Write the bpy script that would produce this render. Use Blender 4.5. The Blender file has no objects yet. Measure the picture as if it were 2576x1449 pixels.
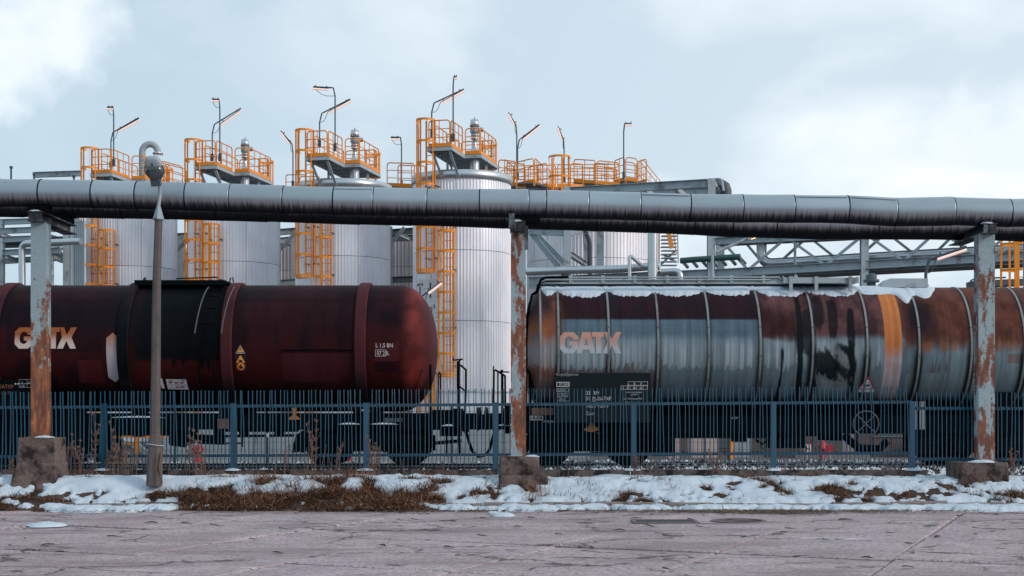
import bpy, bmesh, math, random
import numpy as np
from mathutils import Vector, Matrix

random.seed(7)
rng = np.random.default_rng(7)
S = bpy.context.scene
COL = S.collection
PI = math.pi
R = math.radians

# ------------------------------------------------------------------ camera, sky, sun, exposure
F, EYE, HY, CX = 3500.0, 1.7, 1030.0, 1288.0      # focal length in survey units, eye height, horizon, axis


def P(px, py, D):
    """survey reading at distance D -> place in the yard (metres)"""
    return Vector(((px - CX) * D / F, D, EYE + (HY - py) * D / F))


cam_d = bpy.data.cameras.new('camera')
cam = bpy.data.objects.new('camera', cam_d)
COL.objects.link(cam)
cam.location = (0, 0, EYE)
cam.rotation_euler = (R(90), 0, 0)
cam_d.sensor_width = 36
cam_d.lens = 36 * F / 2576
cam_d.shift_y = (HY - 724.5) / 2576
cam_d.clip_end = 3000
S.camera = cam

S.view_settings.view_transform = 'Standard'
S.view_settings.look = 'None'
S.view_settings.exposure = 0.6
S.view_settings.gamma = 1
S.view_settings.use_curve_mapping = False
S.render.engine = 'CYCLES'
S.cycles.max_bounces = 6
S.cycles.use_denoising = True

SUN_DIR = Vector((0.80, -0.42, 0.42)).normalized()
W = bpy.data.worlds.new('World')
S.world = W
W.use_nodes = True
wn = W.node_tree
wn.nodes.clear()


def N(nt, kind, ins=None, **props):
    n = nt.nodes.new(kind)
    for k, v in props.items():
        setattr(n, k, v)
    for k, v in (ins or {}).items():
        s = n.inputs[k]
        if isinstance(v, bpy.types.NodeSocket):
            nt.links.new(v, s)
        elif isinstance(v, bpy.types.Node):
            nt.links.new(v.outputs[0], s)
        else:
            if hasattr(s.default_value, '__len__') and hasattr(v, '__len__') and len(v) == 3 and len(s.default_value) == 4:
                v = (*v, 1)
            s.default_value = v
    return n


def math_n(nt, op, a, b=0.0, clamp=False):
    return N(nt, 'ShaderNodeMath', {0: a, 1: b}, operation=op, use_clamp=clamp).outputs[0]


def mixc(nt, f, a, b, blend='MIX'):
    n = nt.nodes.new('ShaderNodeMix')
    n.data_type = 'RGBA'
    n.blend_type = blend
    for i, v in ((0, f), (6, a), (7, b)):
        s = n.inputs[i]
        if isinstance(v, bpy.types.NodeSocket):
            nt.links.new(v, s)
        elif i == 0:
            s.default_value = v
        else:
            s.default_value = (*v, 1) if len(v) == 3 else v
    return n.outputs[2]


def ramp(nt, f, stops):
    n = nt.nodes.new('ShaderNodeValToRGB')
    nt.links.new(f, n.inputs[0])
    e = n.color_ramp.elements
    while len(e) < len(stops):
        e.new(0.5)
    for el, (p, c) in zip(e, stops):
        el.position = p
        el.color = (c, c, c, 1) if not hasattr(c, '__len__') else (*c, 1)
    return n.outputs[0]


SKYOFF = 9.5
# sky: Nishita dome seen through broken winter cloud, brighter towards the sun side
sky = N(wn, 'ShaderNodeTexSky', sky_type='NISHITA', sun_disc=False,
        sun_elevation=math.asin(SUN_DIR.z), sun_rotation=math.atan2(SUN_DIR.x, SUN_DIR.y))
bg_sky = N(wn, 'ShaderNodeBackground', {'Color': sky.outputs[0], 'Strength': 0.10})
tc = N(wn, 'ShaderNodeTexCoord')
mp = N(wn, 'ShaderNodeMapping', {'Vector': tc.outputs['Generated'], 'Scale': (3.0, 3.0, 5.5), 'Location': (0.0, 0.0, SKYOFF)})
nz = N(wn, 'ShaderNodeTexNoise', {'Vector': mp, 'Scale': 2.1, 'Detail': 7.0, 'Roughness': 0.47, 'Distortion': 0.25})
nz2 = N(wn, 'ShaderNodeTexNoise', {'Vector': mp, 'Scale': 0.8, 'Detail': 3.0})
dirn = N(wn, 'ShaderNodeVectorMath', {0: tc.outputs['Generated'], 1: (0.86, 0.42, 0.12)}, operation='DOT_PRODUCT')
glow = math_n(wn, 'MULTIPLY_ADD', dirn.outputs['Value'], 0.5)
wn.nodes[-1].inputs[2].default_value = 0.5
glow = math_n(wn, 'SUBTRACT', glow, 0.55, True)
glow = math_n(wn, 'MULTIPLY', glow, 2.1, True)
cl = ramp(wn, nz.outputs[0], [(0.44, 0.0), (0.70, 1.0)])
cl2 = math_n(wn, 'MULTIPLY', cl, math_n(wn, 'ADD', glow, 0.12), True)
# two heaped clouds the photograph shows: one high on the left, one low on the right
nzc = N(wn, 'ShaderNodeTexNoise', {'Vector': tc.outputs['Generated'], 'Scale': 14.0, 'Detail': 6.0, 'Roughness': 0.55})
for cdir, r0, r1, amt in (((-0.340, 0.903, 0.264), 0.9962, 0.9995, 0.7), ((0.285, 0.945, 0.150), 0.9955, 0.9990, 0.55), ((0.335, 0.928, 0.158), 0.9960, 0.9990, 0.5)):
    dd = N(wn, 'ShaderNodeVectorMath', {0: tc.outputs['Generated'], 1: cdir}, operation='DOT_PRODUCT').outputs['Value']
    dd = math_n(wn, 'ADD', dd, math_n(wn, 'MULTIPLY', math_n(wn, 'SUBTRACT', nzc.outputs[0], 0.5), 0.009))
    mr = N(wn, 'ShaderNodeMapRange', {'Value': dd, 'From Min': r0, 'From Max': r1, 'To Min': 0.0, 'To Max': amt}, interpolation_type='SMOOTHSTEP')
    cl2 = math_n(wn, 'MAXIMUM', cl2, mr.outputs[0])
base = mixc(wn, glow, (0.355, 0.455, 0.53), (0.53, 0.60, 0.65))
cloudc = mixc(wn, math_n(wn, 'MULTIPLY', cl2, 0.9), base, (0.79, 0.81, 0.825))
bg_cl = N(wn, 'ShaderNodeBackground', {'Color': cloudc, 'Strength': 1.0})
mixs = N(wn, 'ShaderNodeMixShader', {0: 0.93, 1: bg_sky, 2: bg_cl})
N(wn, 'ShaderNodeOutputWorld', {'Surface': mixs})

sun_d = bpy.data.lights.new('sun', 'SUN')
sun = bpy.data.objects.new('sun', sun_d)
COL.objects.link(sun)
sun_d.energy = 1.3
sun_d.angle = R(14)
sun_d.color = (1.0, 0.85, 0.76)
sun.rotation_euler = (-SUN_DIR).to_track_quat('-Z', 'Y').to_euler()

# ------------------------------------------------------------------ helpers


def lin(r, g, b):
    f = lambda c: (c / 255 / 12.92) if c <= 10 else ((c / 255 + 0.055) / 1.055) ** 2.4
    return (f(r), f(g), f(b))


def newmat(name):
    m = bpy.data.materials.new(name)
    m.use_nodes = True
    nt = m.node_tree
    b = nt.nodes['Principled BSDF']
    return m, nt, b


def coords(nt, kind='Object', rnd=False, scale=(1, 1, 1)):
    t = N(nt, 'ShaderNodeTexCoord')
    v = t.outputs[kind]
    if kind == 'Object' and rnd:
        oi = N(nt, 'ShaderNodeObjectInfo')
        k = N(nt, 'ShaderNodeVectorMath', {0: oi.outputs['Random'], 1: (37.0, 53.0, 91.0)}, operation='MULTIPLY')
        v = N(nt, 'ShaderNodeVectorMath', {0: v, 1: k}, operation='ADD').outputs[0]
    return N(nt, 'ShaderNodeMapping', {'Vector': v, 'Scale': scale}).outputs[0]


def paint(name, c, rough=0.55, metal=0.0, var=0.18, scale=3.0, dirt_shade=None, damt=0.5, dscale=2.0, dstretch=(1, 1, 1),
          bump=0.0, bscale=40.0, rnd=False, objvar=0.0, spec=0.4):
    m, nt, b = newmat(name)
    v = coords(nt, rnd=rnd)
    n = N(nt, 'ShaderNodeTexNoise', {'Vector': v, 'Scale': scale, 'Detail': 5.0, 'Roughness': 0.6})
    lo = tuple(x * (1 - var) for x in c)
    hi = tuple(min(1, x * (1 + var)) for x in c)
    col = mixc(nt, n.outputs[0], lo, hi)
    if dirt_shade:
        v2 = coords(nt, rnd=rnd, scale=dstretch)
        n2 = N(nt, 'ShaderNodeTexNoise', {'Vector': v2, 'Scale': dscale, 'Detail': 7.0, 'Roughness': 0.65})
        t = 0.72 - damt * 0.4
        col = mixc(nt, ramp(nt, n2.outputs[0], [(t - 0.05, 0.0), (t + 0.09, 1.0)]), col, dirt_shade)
    if objvar:
        oi = N(nt, 'ShaderNodeObjectInfo')
        k = math_n(nt, 'MULTIPLY_ADD', oi.outputs['Random'], objvar)
        nt.nodes[-1].inputs[2].default_value = 1 - objvar / 2
        h = N(nt, 'ShaderNodeHueSaturation', {'Color': col, 'Value': k})
        col = h.outputs[0]
    nt.links.new(col, b.inputs['Base Color'])
    b.inputs['Roughness'].default_value = rough
    b.inputs['Metallic'].default_value = metal
    b.inputs['Specular IOR Level'].default_value = spec
    if bump:
        n3 = N(nt, 'ShaderNodeTexNoise', {'Vector': v, 'Scale': bscale, 'Detail': 4.0})
        bp = N(nt, 'ShaderNodeBump', {'Strength': bump, 'Distance': 0.02, 'Height': n3.outputs[0]})
        nt.links.new(bp.outputs[0], b.inputs['Normal'])
    return m


class MB:
    def __init__(s):
        s.v, s.f, s.sm = [], [], []

    def add(s, vs, fs, sm=False):
        k = len(s.v)
        s.v += [tuple(v) for v in vs]
        s.f += [tuple(i + k for i in f) for f in fs]
        s.sm += [sm] * len(fs)
        return s

    def box(s, c, d, rz=0.0, M=None):
        x, y, z = d[0] / 2, d[1] / 2, d[2] / 2
        M = M or Matrix.Rotation(rz, 3, 'Z')
        c = Vector(c)
        vs = [c + M @ Vector((a * x, b * y, e * z)) for a in (-1, 1) for b in (-1, 1) for e in (-1, 1)]
        return s.add(vs, [(0, 1, 3, 2), (4, 6, 7, 5), (0, 4, 5, 1), (2, 3, 7, 6), (0, 2, 6, 4), (1, 5, 7, 3)])

    def bar(s, p, q, w, h, up=(0, 0, 1)):
        p, q = Vector(p), Vector(q)
        d = q - p
        L = d.length
        if L < 1e-6:
            return s
        d /= L
        up = Vector(up)
        if abs(d.dot(up)) > 0.98:
            up = Vector((0, 1, 0)) if abs(d.y) < 0.9 else Vector((1, 0, 0))
        a = d.cross(up).normalized()
        b = a.cross(d)
        M = Matrix((d, a, b)).transposed()
        return s.box((p + q) / 2, (L, w, h), M=M)

    def ibeam(s, p, q, w, h, t=0.02, up=(0, 0, 1)):
        p, q = Vector(p), Vector(q)
        d = (q - p).normalized()
        up = Vector(up)
        if abs(d.dot(up)) > 0.98:
            up = Vector((0, 1, 0))
        a = d.cross(up).normalized()
        b = a.cross(d)
        o = b * (h / 2 - t / 2)
        s.bar(p + o, q + o, w, t, up)
        s.bar(p - o, q - o, w, t, up)
        s.bar(p, q, t, h - 2 * t - 0.004, up)
        return s

    def tube(s, pts, r, n=6, cap=True, closed=False):
        pts = [Vector(p) for p in pts]
        m = len(pts)
        rings = []
        ref = None
        rr = r if hasattr(r, '__len__') else [r] * m
        for i in range(m):
            if closed:
                d = pts[(i + 1) % m] - pts[i - 1]
            else:
                d = pts[min(i + 1, m - 1)] - pts[max(i - 1, 0)]
            d.normalize()
            if ref is None:
                ref = Vector((0, 0, 1)) if abs(d.z) < 0.9 else Vector((1, 0, 0))
            a = d.cross(ref).normalized()
            b = a.cross(d).normalized()
            ref = b
            rings.append([pts[i] + (a * math.cos(t) + b * math.sin(t)) * rr[i] for t in [2 * PI * k / n for k in range(n)]])
        vs = [v for g in rings for v in g]
        fs = []
        for i in range(m if closed else m - 1):
            j = (i + 1) % m
            for k in range(n):
                l = (k + 1) % n
                fs.append((i * n + k, i * n + l, j * n + l, j * n + k))
        s.add(vs, fs, True)
        if cap and not closed:
            s.add(rings[0], [tuple(range(n))])
            s.add(rings[-1], [tuple(range(n))[::-1]])
        return s

    def lathe(s, prof, o, axis=(0, 0, 1), n=24, sm=True, a0=0.0, a1=2 * PI):
        ax = Vector(axis).normalized()
        ref = Vector((1, 0, 0)) if abs(ax.x) < 0.9 else Vector((0, 0, 1))
        a = ax.cross(ref).normalized()
        b = ax.cross(a)
        o = Vector(o)
        full = abs(a1 - a0 - 2 * PI) < 1e-4
        k = n if full else n + 1
        vs = []
        for r, h in prof:
            for i in range(k):
                t = a0 + (a1 - a0) * i / n
                vs.append(o + ax * h + (a * math.cos(t) + b * math.sin(t)) * r)
        fs = []
        for j in range(len(prof) - 1):
            for i in range(n):
                l = (i + 1) % k
                fs.append((j * k + i, j * k + l, (j + 1) * k + l, (j + 1) * k + i))
        return s.add(vs, fs, sm)

    def cyl(s, p, q, r, n=16, r2=None):
        p, q = Vector(p), Vector(q)
        L = (q - p).length
        r2 = r if r2 is None else r2
        s.lathe([(r, 0), (r2, L)], p, q - p, n)
        s.lathe([(0.0001, 0), (r, 0)], p, q - p, n, False)
        s.lathe([(r2, L), (0.0001, L)], p, q - p, n, False)
        return s

    def prism(s, poly, o, u, v, depth):
        """polygon (a, b) in plane o + a*u + b*v, given depth along u x v"""
        o, u, v = Vector(o), Vector(u), Vector(v)
        w = u.cross(v).normalized() * depth
        n = len(poly)
        a = [o + u * x + v * y for x, y in poly]
        vs = a + [p + w for p in a]
        fs = [tuple(range(n))[::-1], tuple(range(n, 2 * n))]
        fs += [(i, (i + 1) % n, n + (i + 1) % n, n + i) for i in range(n)]
        return s.add(vs, fs)

    def mesh(s, name, mat, off=(0, 0, 0)):
        me = bpy.data.meshes.new(name)
        ox, oy, oz = off
        me.from_pydata([(x - ox, y - oy, z - oz) for x, y, z in s.v], [], s.f)
        me.polygons.foreach_set('use_smooth', s.sm)
        if mat:
            me.materials.append(mat)
        me.update()
        return me

    def build(s, name, mat, parent=None):
        return put(s.mesh(name, mat, chain(parent)), name, parent)


class Each:
    """like MB, but every shape added becomes a part of its own"""
    def __init__(s, name, mat, parent):
        s.a = (name, mat, parent)

    def __getattr__(s, fn):
        def go(*a, **kw):
            k = MB()
            getattr(k, fn)(*a, **kw)
            k.build(*s.a)
            return s
        return go


def chain(o):
    v = Vector((0, 0, 0))
    while o:
        v += o.location
        o = o.parent
    return v


def put(me, name, parent=None, loc=(0, 0, 0), rot=(0, 0, 0), scale=(1, 1, 1)):
    o = bpy.data.objects.new(name, me)
    COL.objects.link(o)
    o.parent = parent
    o.location = loc
    o.rotation_euler = rot
    o.scale = scale
    return o


def at(me, name, parent, wloc, rot=(0, 0, 0), scale=(1, 1, 1)):
    return put(me, name, parent, Vector(wloc) - chain(parent), rot, scale)


def tag(o, label=None, cat=None, group=None, kind=None):
    for k, v in (('label', label), ('category', cat), ('group', group), ('kind', kind)):
        if v:
            o[k] = v
    return o


def thing(name, label, cat, loc, group=None):
    o = bpy.data.objects.new(name, None)
    COL.objects.link(o)
    o.location = loc
    o.empty_display_size = 0.3
    return tag(o, label, cat, group)


def dup(o, parent=None):
    c = o.copy()
    COL.objects.link(c)
    if parent:
        c.parent = parent
    for ch in list(o.children):
        dup(ch, c)
    return c


def vnoise(x, y, seed=0):
    xi, yi = np.floor(x), np.floor(y)
    xf, yf = x - xi, y - yi
    u, v = xf * xf * (3 - 2 * xf), yf * yf * (3 - 2 * yf)

    def h(a, b):
        t = np.sin(a * 127.1 + b * 311.7 + seed * 74.7) * 43758.5453
        return t - np.floor(t)
    return (h(xi, yi) * (1 - u) + h(xi + 1, yi) * u) * (1 - v) + (h(xi, yi + 1) * (1 - u) + h(xi + 1, yi + 1) * u) * v


def fbm(x, y, o=4, seed=0):
    x, y = np.asarray(x, float), np.asarray(y, float)
    t, a, n = 0, 0.5, 0
    for i in range(o):
        t = t + a * vnoise(x * 2 ** i, y * 2 ** i, seed + i * 3)
        n += a
        a *= 0.5
    return t / n


def sstep(a, b, x):
    t = np.clip((x - a) / (b - a), 0, 1)
    return t * t * (3 - 2 * t)


def text_geo(txt, h, sx=1.0):
    """flat lettering: vertices (u, v) from the origin and faces; h is the capital height"""
    cu = bpy.data.curves.new('txt', 'FONT')
    cu.body = txt
    cu.size = h / 0.72
    cu.resolution_u = 3
    ob = bpy.data.objects.new('txt', cu)
    COL.objects.link(ob)
    dg = bpy.context.evaluated_depsgraph_get()
    me = bpy.data.meshes.new_from_object(ob.evaluated_get(dg))
    vs = [(v.co.x * sx, v.co.y) for v in me.vertices]
    fs = [tuple(p.vertices) for p in me.polygons]
    bpy.data.objects.remove(ob)
    bpy.data.curves.remove(cu)
    bpy.data.meshes.remove(me)
    return vs, fs


def frame_geo(w, h, t, x=0, y=0):
    o = [(x, y), (x + w, y), (x + w, y + h), (x, y + h)]
    i = [(x + t, y + t), (x + w - t, y + t), (x + w - t, y + h - t), (x + t, y + h - t)]
    return o + i, [(k, (k + 1) % 4, 4 + (k + 1) % 4, 4 + k) for k in range(4)]


def rect_geo(x, y, w, h):
    return [(x, y), (x + w, y), (x + w, y + h), (x, y + h)], [(0, 1, 2, 3)]


def shift_geo(g, x, y):
    return [(a + x, b + y) for a, b in g[0]], g[1]


def join_geo(*gs):
    vs, fs = [], []
    for g in gs:
        k = len(vs)
        vs += g[0]
        fs += [tuple(i + k for i in f) for f in g[1]]
    return vs, fs


def cut_geo(g, step):
    """slice flat geometry into strips so it can follow a curved shell"""
    bm = bmesh.new()
    vv = [bm.verts.new((x, y, 0)) for x, y in g[0]]
    for f in g[1]:
        try:
            bm.faces.new([vv[i] for i in f])
        except ValueError:
            pass
    bmesh.ops.triangulate(bm, faces=bm.faces[:])
    ys = [y for _, y in g[0]]
    y = min(ys) + step
    while y < max(ys):
        bmesh.ops.bisect_plane(bm, geom=bm.verts[:] + bm.edges[:] + bm.faces[:], plane_co=(0, y, 0), plane_no=(0, 1, 0))
        y += step
    bm.verts.index_update()
    out = [(v.co.x, v.co.y) for v in bm.verts], [tuple(v.index for v in f.verts) for f in bm.faces]
    bm.free()
    return out


def wrap_h(g, x0, z0, yc, zc, r, name, mat, parent, step=0.06):
    """lay flat geometry on the near side of a lying cylinder (axis along x)"""
    g = cut_geo(g, step)
    t0 = math.asin(max(-1, min(1, (z0 - zc) / r)))
    vs = [(x0 + u, yc - r * math.cos(t0 + v / r), zc + r * math.sin(t0 + v / r)) for u, v in g[0]]
    m = MB()
    m.add(vs, g[1])
    return m.build(name, mat, parent)


def flat_geo(g, o, name, mat, parent, ux=(1, 0, 0), uy=(0, 0, 1), thick=0.0):
    o, ux, uy = Vector(o), Vector(ux), Vector(uy)
    m = MB()
    m.add([o + ux * a + uy * b for a, b in g[0]], g[1])
    return m.build(name, mat, parent)


# ------------------------------------------------------------------ materials
M = {}
M['orange'] = paint('orange_paint', (0.80, 0.262, 0.006), 0.42, var=0.10, scale=1.5, dirt_shade=(0.42, 0.13, 0.02), damt=0.2, dscale=3.0)
M['steel'] = paint('grey_blue_steel', (0.35, 0.415, 0.45), 0.5, var=0.15, scale=1.2, dirt_shade=(0.14, 0.15, 0.16), damt=0.3, dscale=1.5)
M['steel_dark'] = paint('dark_steel', (0.07, 0.085, 0.10), 0.55, var=0.25)
M['deck'] = paint('deck_grating', (0.10, 0.115, 0.125), 0.6, var=0.2)
M['lamp_steel'] = paint('lamp_pole_steel', (0.055, 0.075, 0.095), 0.45, metal=0.3)
M['black'] = paint('black_underframe', (0.003, 0.004, 0.0052), 0.8, var=0.5, scale=4, spec=0.03)
M['wheel'] = paint('wheel_steel', (0.006, 0.0065, 0.0075), 0.6, var=0.4, spec=0.15)
M['spill'] = paint('oil_black', (0.003, 0.0052, 0.0068), 0.7, var=0.3, spec=0.04)
M['white'] = paint('white_lettering', (0.60, 0.60, 0.60), 0.6, var=0.2, scale=6)
M['dimwhite'] = paint('faded_lettering', (0.36, 0.37, 0.38), 0.6, var=0.25, scale=8)
M['red'] = paint('red_paint', (0.45, 0.015, 0.02), 0.5)
M['redsign'] = paint('red_sign', (0.40, 0.02, 0.025), 0.5)
M['yellow'] = paint('yellow_sign', (0.75, 0.30, 0.05), 0.5)
M['signbg'] = paint('white_sign', (0.68, 0.68, 0.71), 0.55, var=0.15, scale=7, dirt_shade=(0.25, 0.20, 0.20), damt=0.3, dscale=9)
M['blacksign'] = paint('black_sign', (0.01, 0.011, 0.012), 0.5)
M['bluesign'] = paint('blue_sign', (0.06, 0.16, 0.24), 0.5)
M['fence'] = paint('fence_blue', (0.010, 0.080, 0.145), 0.24, var=0.15, scale=2.0, spec=0.8)
M['concrete'] = paint('old_concrete', (0.14, 0.105, 0.095), 0.9, var=0.55, scale=6.0, dirt_shade=(0.028, 0.022, 0.020), damt=0.5, dscale=3.2, bump=0.8, bscale=18, spec=0.2)
M['pole'] = paint('concrete_pole', (0.115, 0.098, 0.096), 0.9, var=0.3, scale=9.0, dirt_shade=(0.06, 0.05, 0.05), damt=0.35, dscale=5, dstretch=(1, 1, 0.2), bump=0.5, bscale=60, spec=0.2)
M['plinth'] = paint('plinth_concrete', (0.135, 0.11, 0.105), 0.9, var=0.45, scale=7, dirt_shade=(0.02, 0.02, 0.022), damt=0.55, dscale=3, bump=0.6, bscale=25, rnd=True, spec=0.2)
M['wall'] = paint('pale_wall', (0.30, 0.35, 0.375), 0.8, var=0.12, scale=1.0, dirt_shade=(0.24, 0.27, 0.28), damt=0.3, dscale=1.2)
M['kerb'] = paint('kerb_stone', (0.24, 0.20, 0.19), 0.9, var=0.35, scale=8, dirt_shade=(0.06, 0.05, 0.045), damt=0.4, dscale=5, bump=0.6, bscale=40, rnd=True, spec=0.2)
M['rail'] = paint('rail_steel', (0.05, 0.045, 0.045), 0.5, metal=0.5, var=0.3)
M['railtop'] = paint('polished_rail_head', (0.55, 0.50, 0.48), 0.35, metal=0.9)
M['sleeper'] = paint('sleeper', (0.10, 0.09, 0.085), 0.9, var=0.3)
M['leaf'] = paint('dead_leaf', (0.018, 0.018, 0.02), 0.8, var=0.4)
M['galv'] = paint('galvanised_pipe', (0.55, 0.59, 0.62), 0.33, metal=0.85, var=0.12, scale=2.0)
M['green'] = paint('green_pipe', (0.03, 0.09, 0.08), 0.4)
M['pale'] = paint('pale_cabinet', (0.46, 0.37, 0.355), 0.7, var=0.08)
M['brown'] = paint('brown_wall', (0.11, 0.075, 0.065), 0.85, var=0.3)
M['rustbox'] = paint('rusty_part', (0.18, 0.075, 0.05), 0.8, var=0.4, scale=9)
M['axle'] = paint('orange_axle_cap', (0.42, 0.16, 0.03), 0.6, var=0.2)

m, nt, b = newmat('lit_tube')
b.inputs['Base Color'].default_value = (0.9, 0.8, 0.75, 1)
b.inputs['Emission Color'].default_value = (1.0, 0.56, 0.42, 1)
b.inputs['Emission Strength'].default_value = 0.3
M['tube'] = m
m, nt, b = newmat('lit_street_lamp')
b.inputs['Emission Color'].default_value = (1.0, 0.42, 0.10, 1)
b.inputs['Emission Strength'].default_value = 3.0
M['lit'] = m


def metal_sheet(name, c, rough, metal, streak, tint):
    """corrugated sheet: each sheet weathered a little differently, faint vertical run marks"""
    m, nt, b = newmat(name)
    v = coords(nt, rnd=True, scale=(3.0, 3.0, 0.35))
    n = N(nt, 'ShaderNodeTexNoise', {'Vector': v, 'Scale': 2.0, 'Detail': 5.0, 'Roughness': 0.6})
    col = mixc(nt, n.outputs[0], tuple(x * (1 - streak) for x in c), tuple(min(1, x * (1 + streak)) for x in c))
    n2 = N(nt, 'ShaderNodeTexNoise', {'Vector': coords(nt, rnd=True), 'Scale': 0.7, 'Detail': 3.0})
    col = mixc(nt, ramp(nt, n2.outputs[0], [(0.42, 0.0), (0.62, 0.6)]), col, tint)
    oi = N(nt, 'ShaderNodeObjectInfo')
    k = math_n(nt, 'MULTIPLY_ADD', oi.outputs['Random'], 0.16)
    nt.nodes[-1].inputs[2].default_value = 0.92
    h = N(nt, 'ShaderNodeHueSaturation', {'Color': col, 'Value': k})
    nt.links.new(h.outputs[0], b.inputs['Base Color'])
    b.inputs['Metallic'].default_value = metal
    rr = math_n(nt, 'MULTIPLY_ADD', n2.outputs[0], 0.2)
    nt.nodes[-1].inputs[2].default_value = rough - 0.1
    nt.links.new(rr, b.inputs['Roughness'])
    return m


M['sheet'] = metal_sheet('tank_cladding', (0.86, 0.87, 0.92), 0.42, 0.22, 0.07, (0.79, 0.77, 0.84))
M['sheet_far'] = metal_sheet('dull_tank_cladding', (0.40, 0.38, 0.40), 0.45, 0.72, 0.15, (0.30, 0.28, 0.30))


def rusty(name, z0, z1, lo, hi, seed):
    """grey-blue paint flaking to rust; lo/hi: rust share at heights z0/z1 above the object's base"""
    m, nt, b = newmat(name)
    v = coords(nt)
    off = N(nt, 'ShaderNodeVectorMath', {0: v, 1: (seed, seed * 2.0, 0)}, operation='ADD').outputs[0]
    st = N(nt, 'ShaderNodeMapping', {'Vector': off, 'Scale': (4.0, 4.0, 1.25)}).outputs[0]
    n = N(nt, 'ShaderNodeTexNoise', {'Vector': st, 'Scale': 1.1, 'Detail': 8.0, 'Roughness': 0.62, 'Distortion': 0.3})
    fine = N(nt, 'ShaderNodeTexNoise', {'Vector': off, 'Scale': 30.0, 'Detail': 4.0})
    z = N(nt, 'ShaderNodeSeparateXYZ', {0: v}).outputs[2]
    mr = N(nt, 'ShaderNodeMapRange', {'Value': z, 'From Min': z0, 'From Max': z1, 'To Min': lo, 'To Max': hi})
    s = math_n(nt, 'ADD', n.outputs[0], mr.outputs[0])
    sp_ = N(nt, 'ShaderNodeTexNoise', {'Vector': off, 'Scale': 13.0, 'Detail': 6.0, 'Roughness': 0.75})
    s = math_n(nt, 'ADD', s, math_n(nt, 'MULTIPLY', math_n(nt, 'SUBTRACT', sp_.outputs[0], 0.5), 0.42))
    mask = ramp(nt, s, [(0.53, 0.0), (0.58, 1.0)])
    pa = mixc(nt, fine.outputs[0], (0.19, 0.27, 0.31), (0.35, 0.43, 0.46))
    ru = mixc(nt, ramp(nt, n.outputs[0], [(0.35, 0.0), (0.7, 1.0)]), (0.46, 0.155, 0.045), (0.07, 0.028, 0.028))
    n4 = N(nt, 'ShaderNodeTexNoise', {'Vector': st, 'Scale': 4.0, 'Detail': 5.0})
    ru = mixc(nt, math_n(nt, 'MULTIPLY', ramp(nt, n4.outputs[0], [(0.40, 0.0), (0.60, 1.0)]), 0.85), ru, (0.11, 0.045, 0.036))
    col = mixc(nt, mask, pa, ru)
    nt.links.new(col, b.inputs['Base Color'])
    b.inputs['Roughness'].default_value = 0.75
    bp = N(nt, 'ShaderNodeBump', {'Strength': 0.5, 'Distance': 0.01, 'Height': math_n(nt, 'ADD', mask, fine.outputs[0])})
    nt.links.new(bp.outputs[0], b.inputs['Normal'])
    return m


M['fence_bar'] = paint('fence_bar_blue', (0.011, 0.084, 0.142), 0.22, var=0.3, scale=1.3, spec=0.9)


def stained(name, rough=0.5, spec=0.4, grain=0.25):
    """paint, grime and painted shade laid down per vertex ('paint' attribute), fine grain on top"""
    m, nt, b = newmat(name)
    a = N(nt, 'ShaderNodeAttribute', attribute_name='paint')
    v = coords(nt)
    n = N(nt, 'ShaderNodeTexNoise', {'Vector': v, 'Scale': 14.0, 'Detail': 6.0, 'Roughness': 0.7})
    st = N(nt, 'ShaderNodeTexNoise', {'Vector': coords(nt, scale=(16, 6, 1.2)), 'Scale': 1.0, 'Detail': 4.0})
    k = math_n(nt, 'ADD', n.outputs[0], st.outputs[0])
    k = math_n(nt, 'MULTIPLY_ADD', k, grain)
    nt.nodes[-1].inputs[2].default_value = 1 - grain
    h = N(nt, 'ShaderNodeHueSaturation', {'Color': a.outputs[0], 'Value': k})
    nt.links.new(h.outputs[0], b.inputs['Base Color'])
    b.inputs['Roughness'].default_value = rough
    b.inputs['Specular IOR Level'].default_value = spec
    return m


M['wagon1'] = stained('maroon_wagon_paint', 0.6, 0.06)
M['wagon2'] = stained('grey_wagon_paint', 0.6, 0.08)
M['paintplate'] = stained('stained_plate', 0.55, 0.3)


def set_paint(o, cols):
    a = o.data.color_attributes.new('paint', 'FLOAT_COLOR', 'POINT')
    c = np.ones((len(cols), 4), np.float32)
    c[:, :3] = cols
    a.data.foreach_set('color', c.ravel())


# snow
m, nt, b = newmat('snow')
v = coords(nt)
n = N(nt, 'ShaderNodeTexNoise', {'Vector': v, 'Scale': 3.0, 'Detail': 6.0})
n2 = N(nt, 'ShaderNodeTexNoise', {'Vector': v, 'Scale': 28.0, 'Detail': 5.0, 'Roughness': 0.65})
col = mixc(nt, n.outputs[0], (0.47, 0.57, 0.66), (0.60, 0.69, 0.77))
sp = N(nt, 'ShaderNodeTexNoise', {'Vector': v, 'Scale': 34.0, 'Detail': 3.0, 'Roughness': 0.6})
sp2 = N(nt, 'ShaderNodeTexNoise', {'Vector': v, 'Scale': 2.2, 'Detail': 3.0})
col = mixc(nt, math_n(nt, 'MULTIPLY', ramp(nt, sp.outputs[0], [(0.62, 0.0), (0.68, 0.75)]), ramp(nt, sp2.outputs[0], [(0.42, 0.0), (0.62, 1.0)])), col, (0.17, 0.13, 0.12))
nt.links.new(col, b.inputs['Base Color'])
b.inputs['Roughness'].default_value = 0.65
b.inputs['Specular IOR Level'].default_value = 0.25
n3 = N(nt, 'ShaderNodeTexNoise', {'Vector': v, 'Scale': 85.0, 'Detail': 3.0, 'Roughness': 0.7})
bp = N(nt, 'ShaderNodeBump', {'Strength': 0.6, 'Distance': 0.03, 'Height': math_n(nt, 'ADD', n2.outputs[0], math_n(nt, 'MULTIPLY', n3.outputs[0], 0.35))})
nt.links.new(bp.outputs[0], b.inputs['Normal'])
M['snow'] = m

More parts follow.
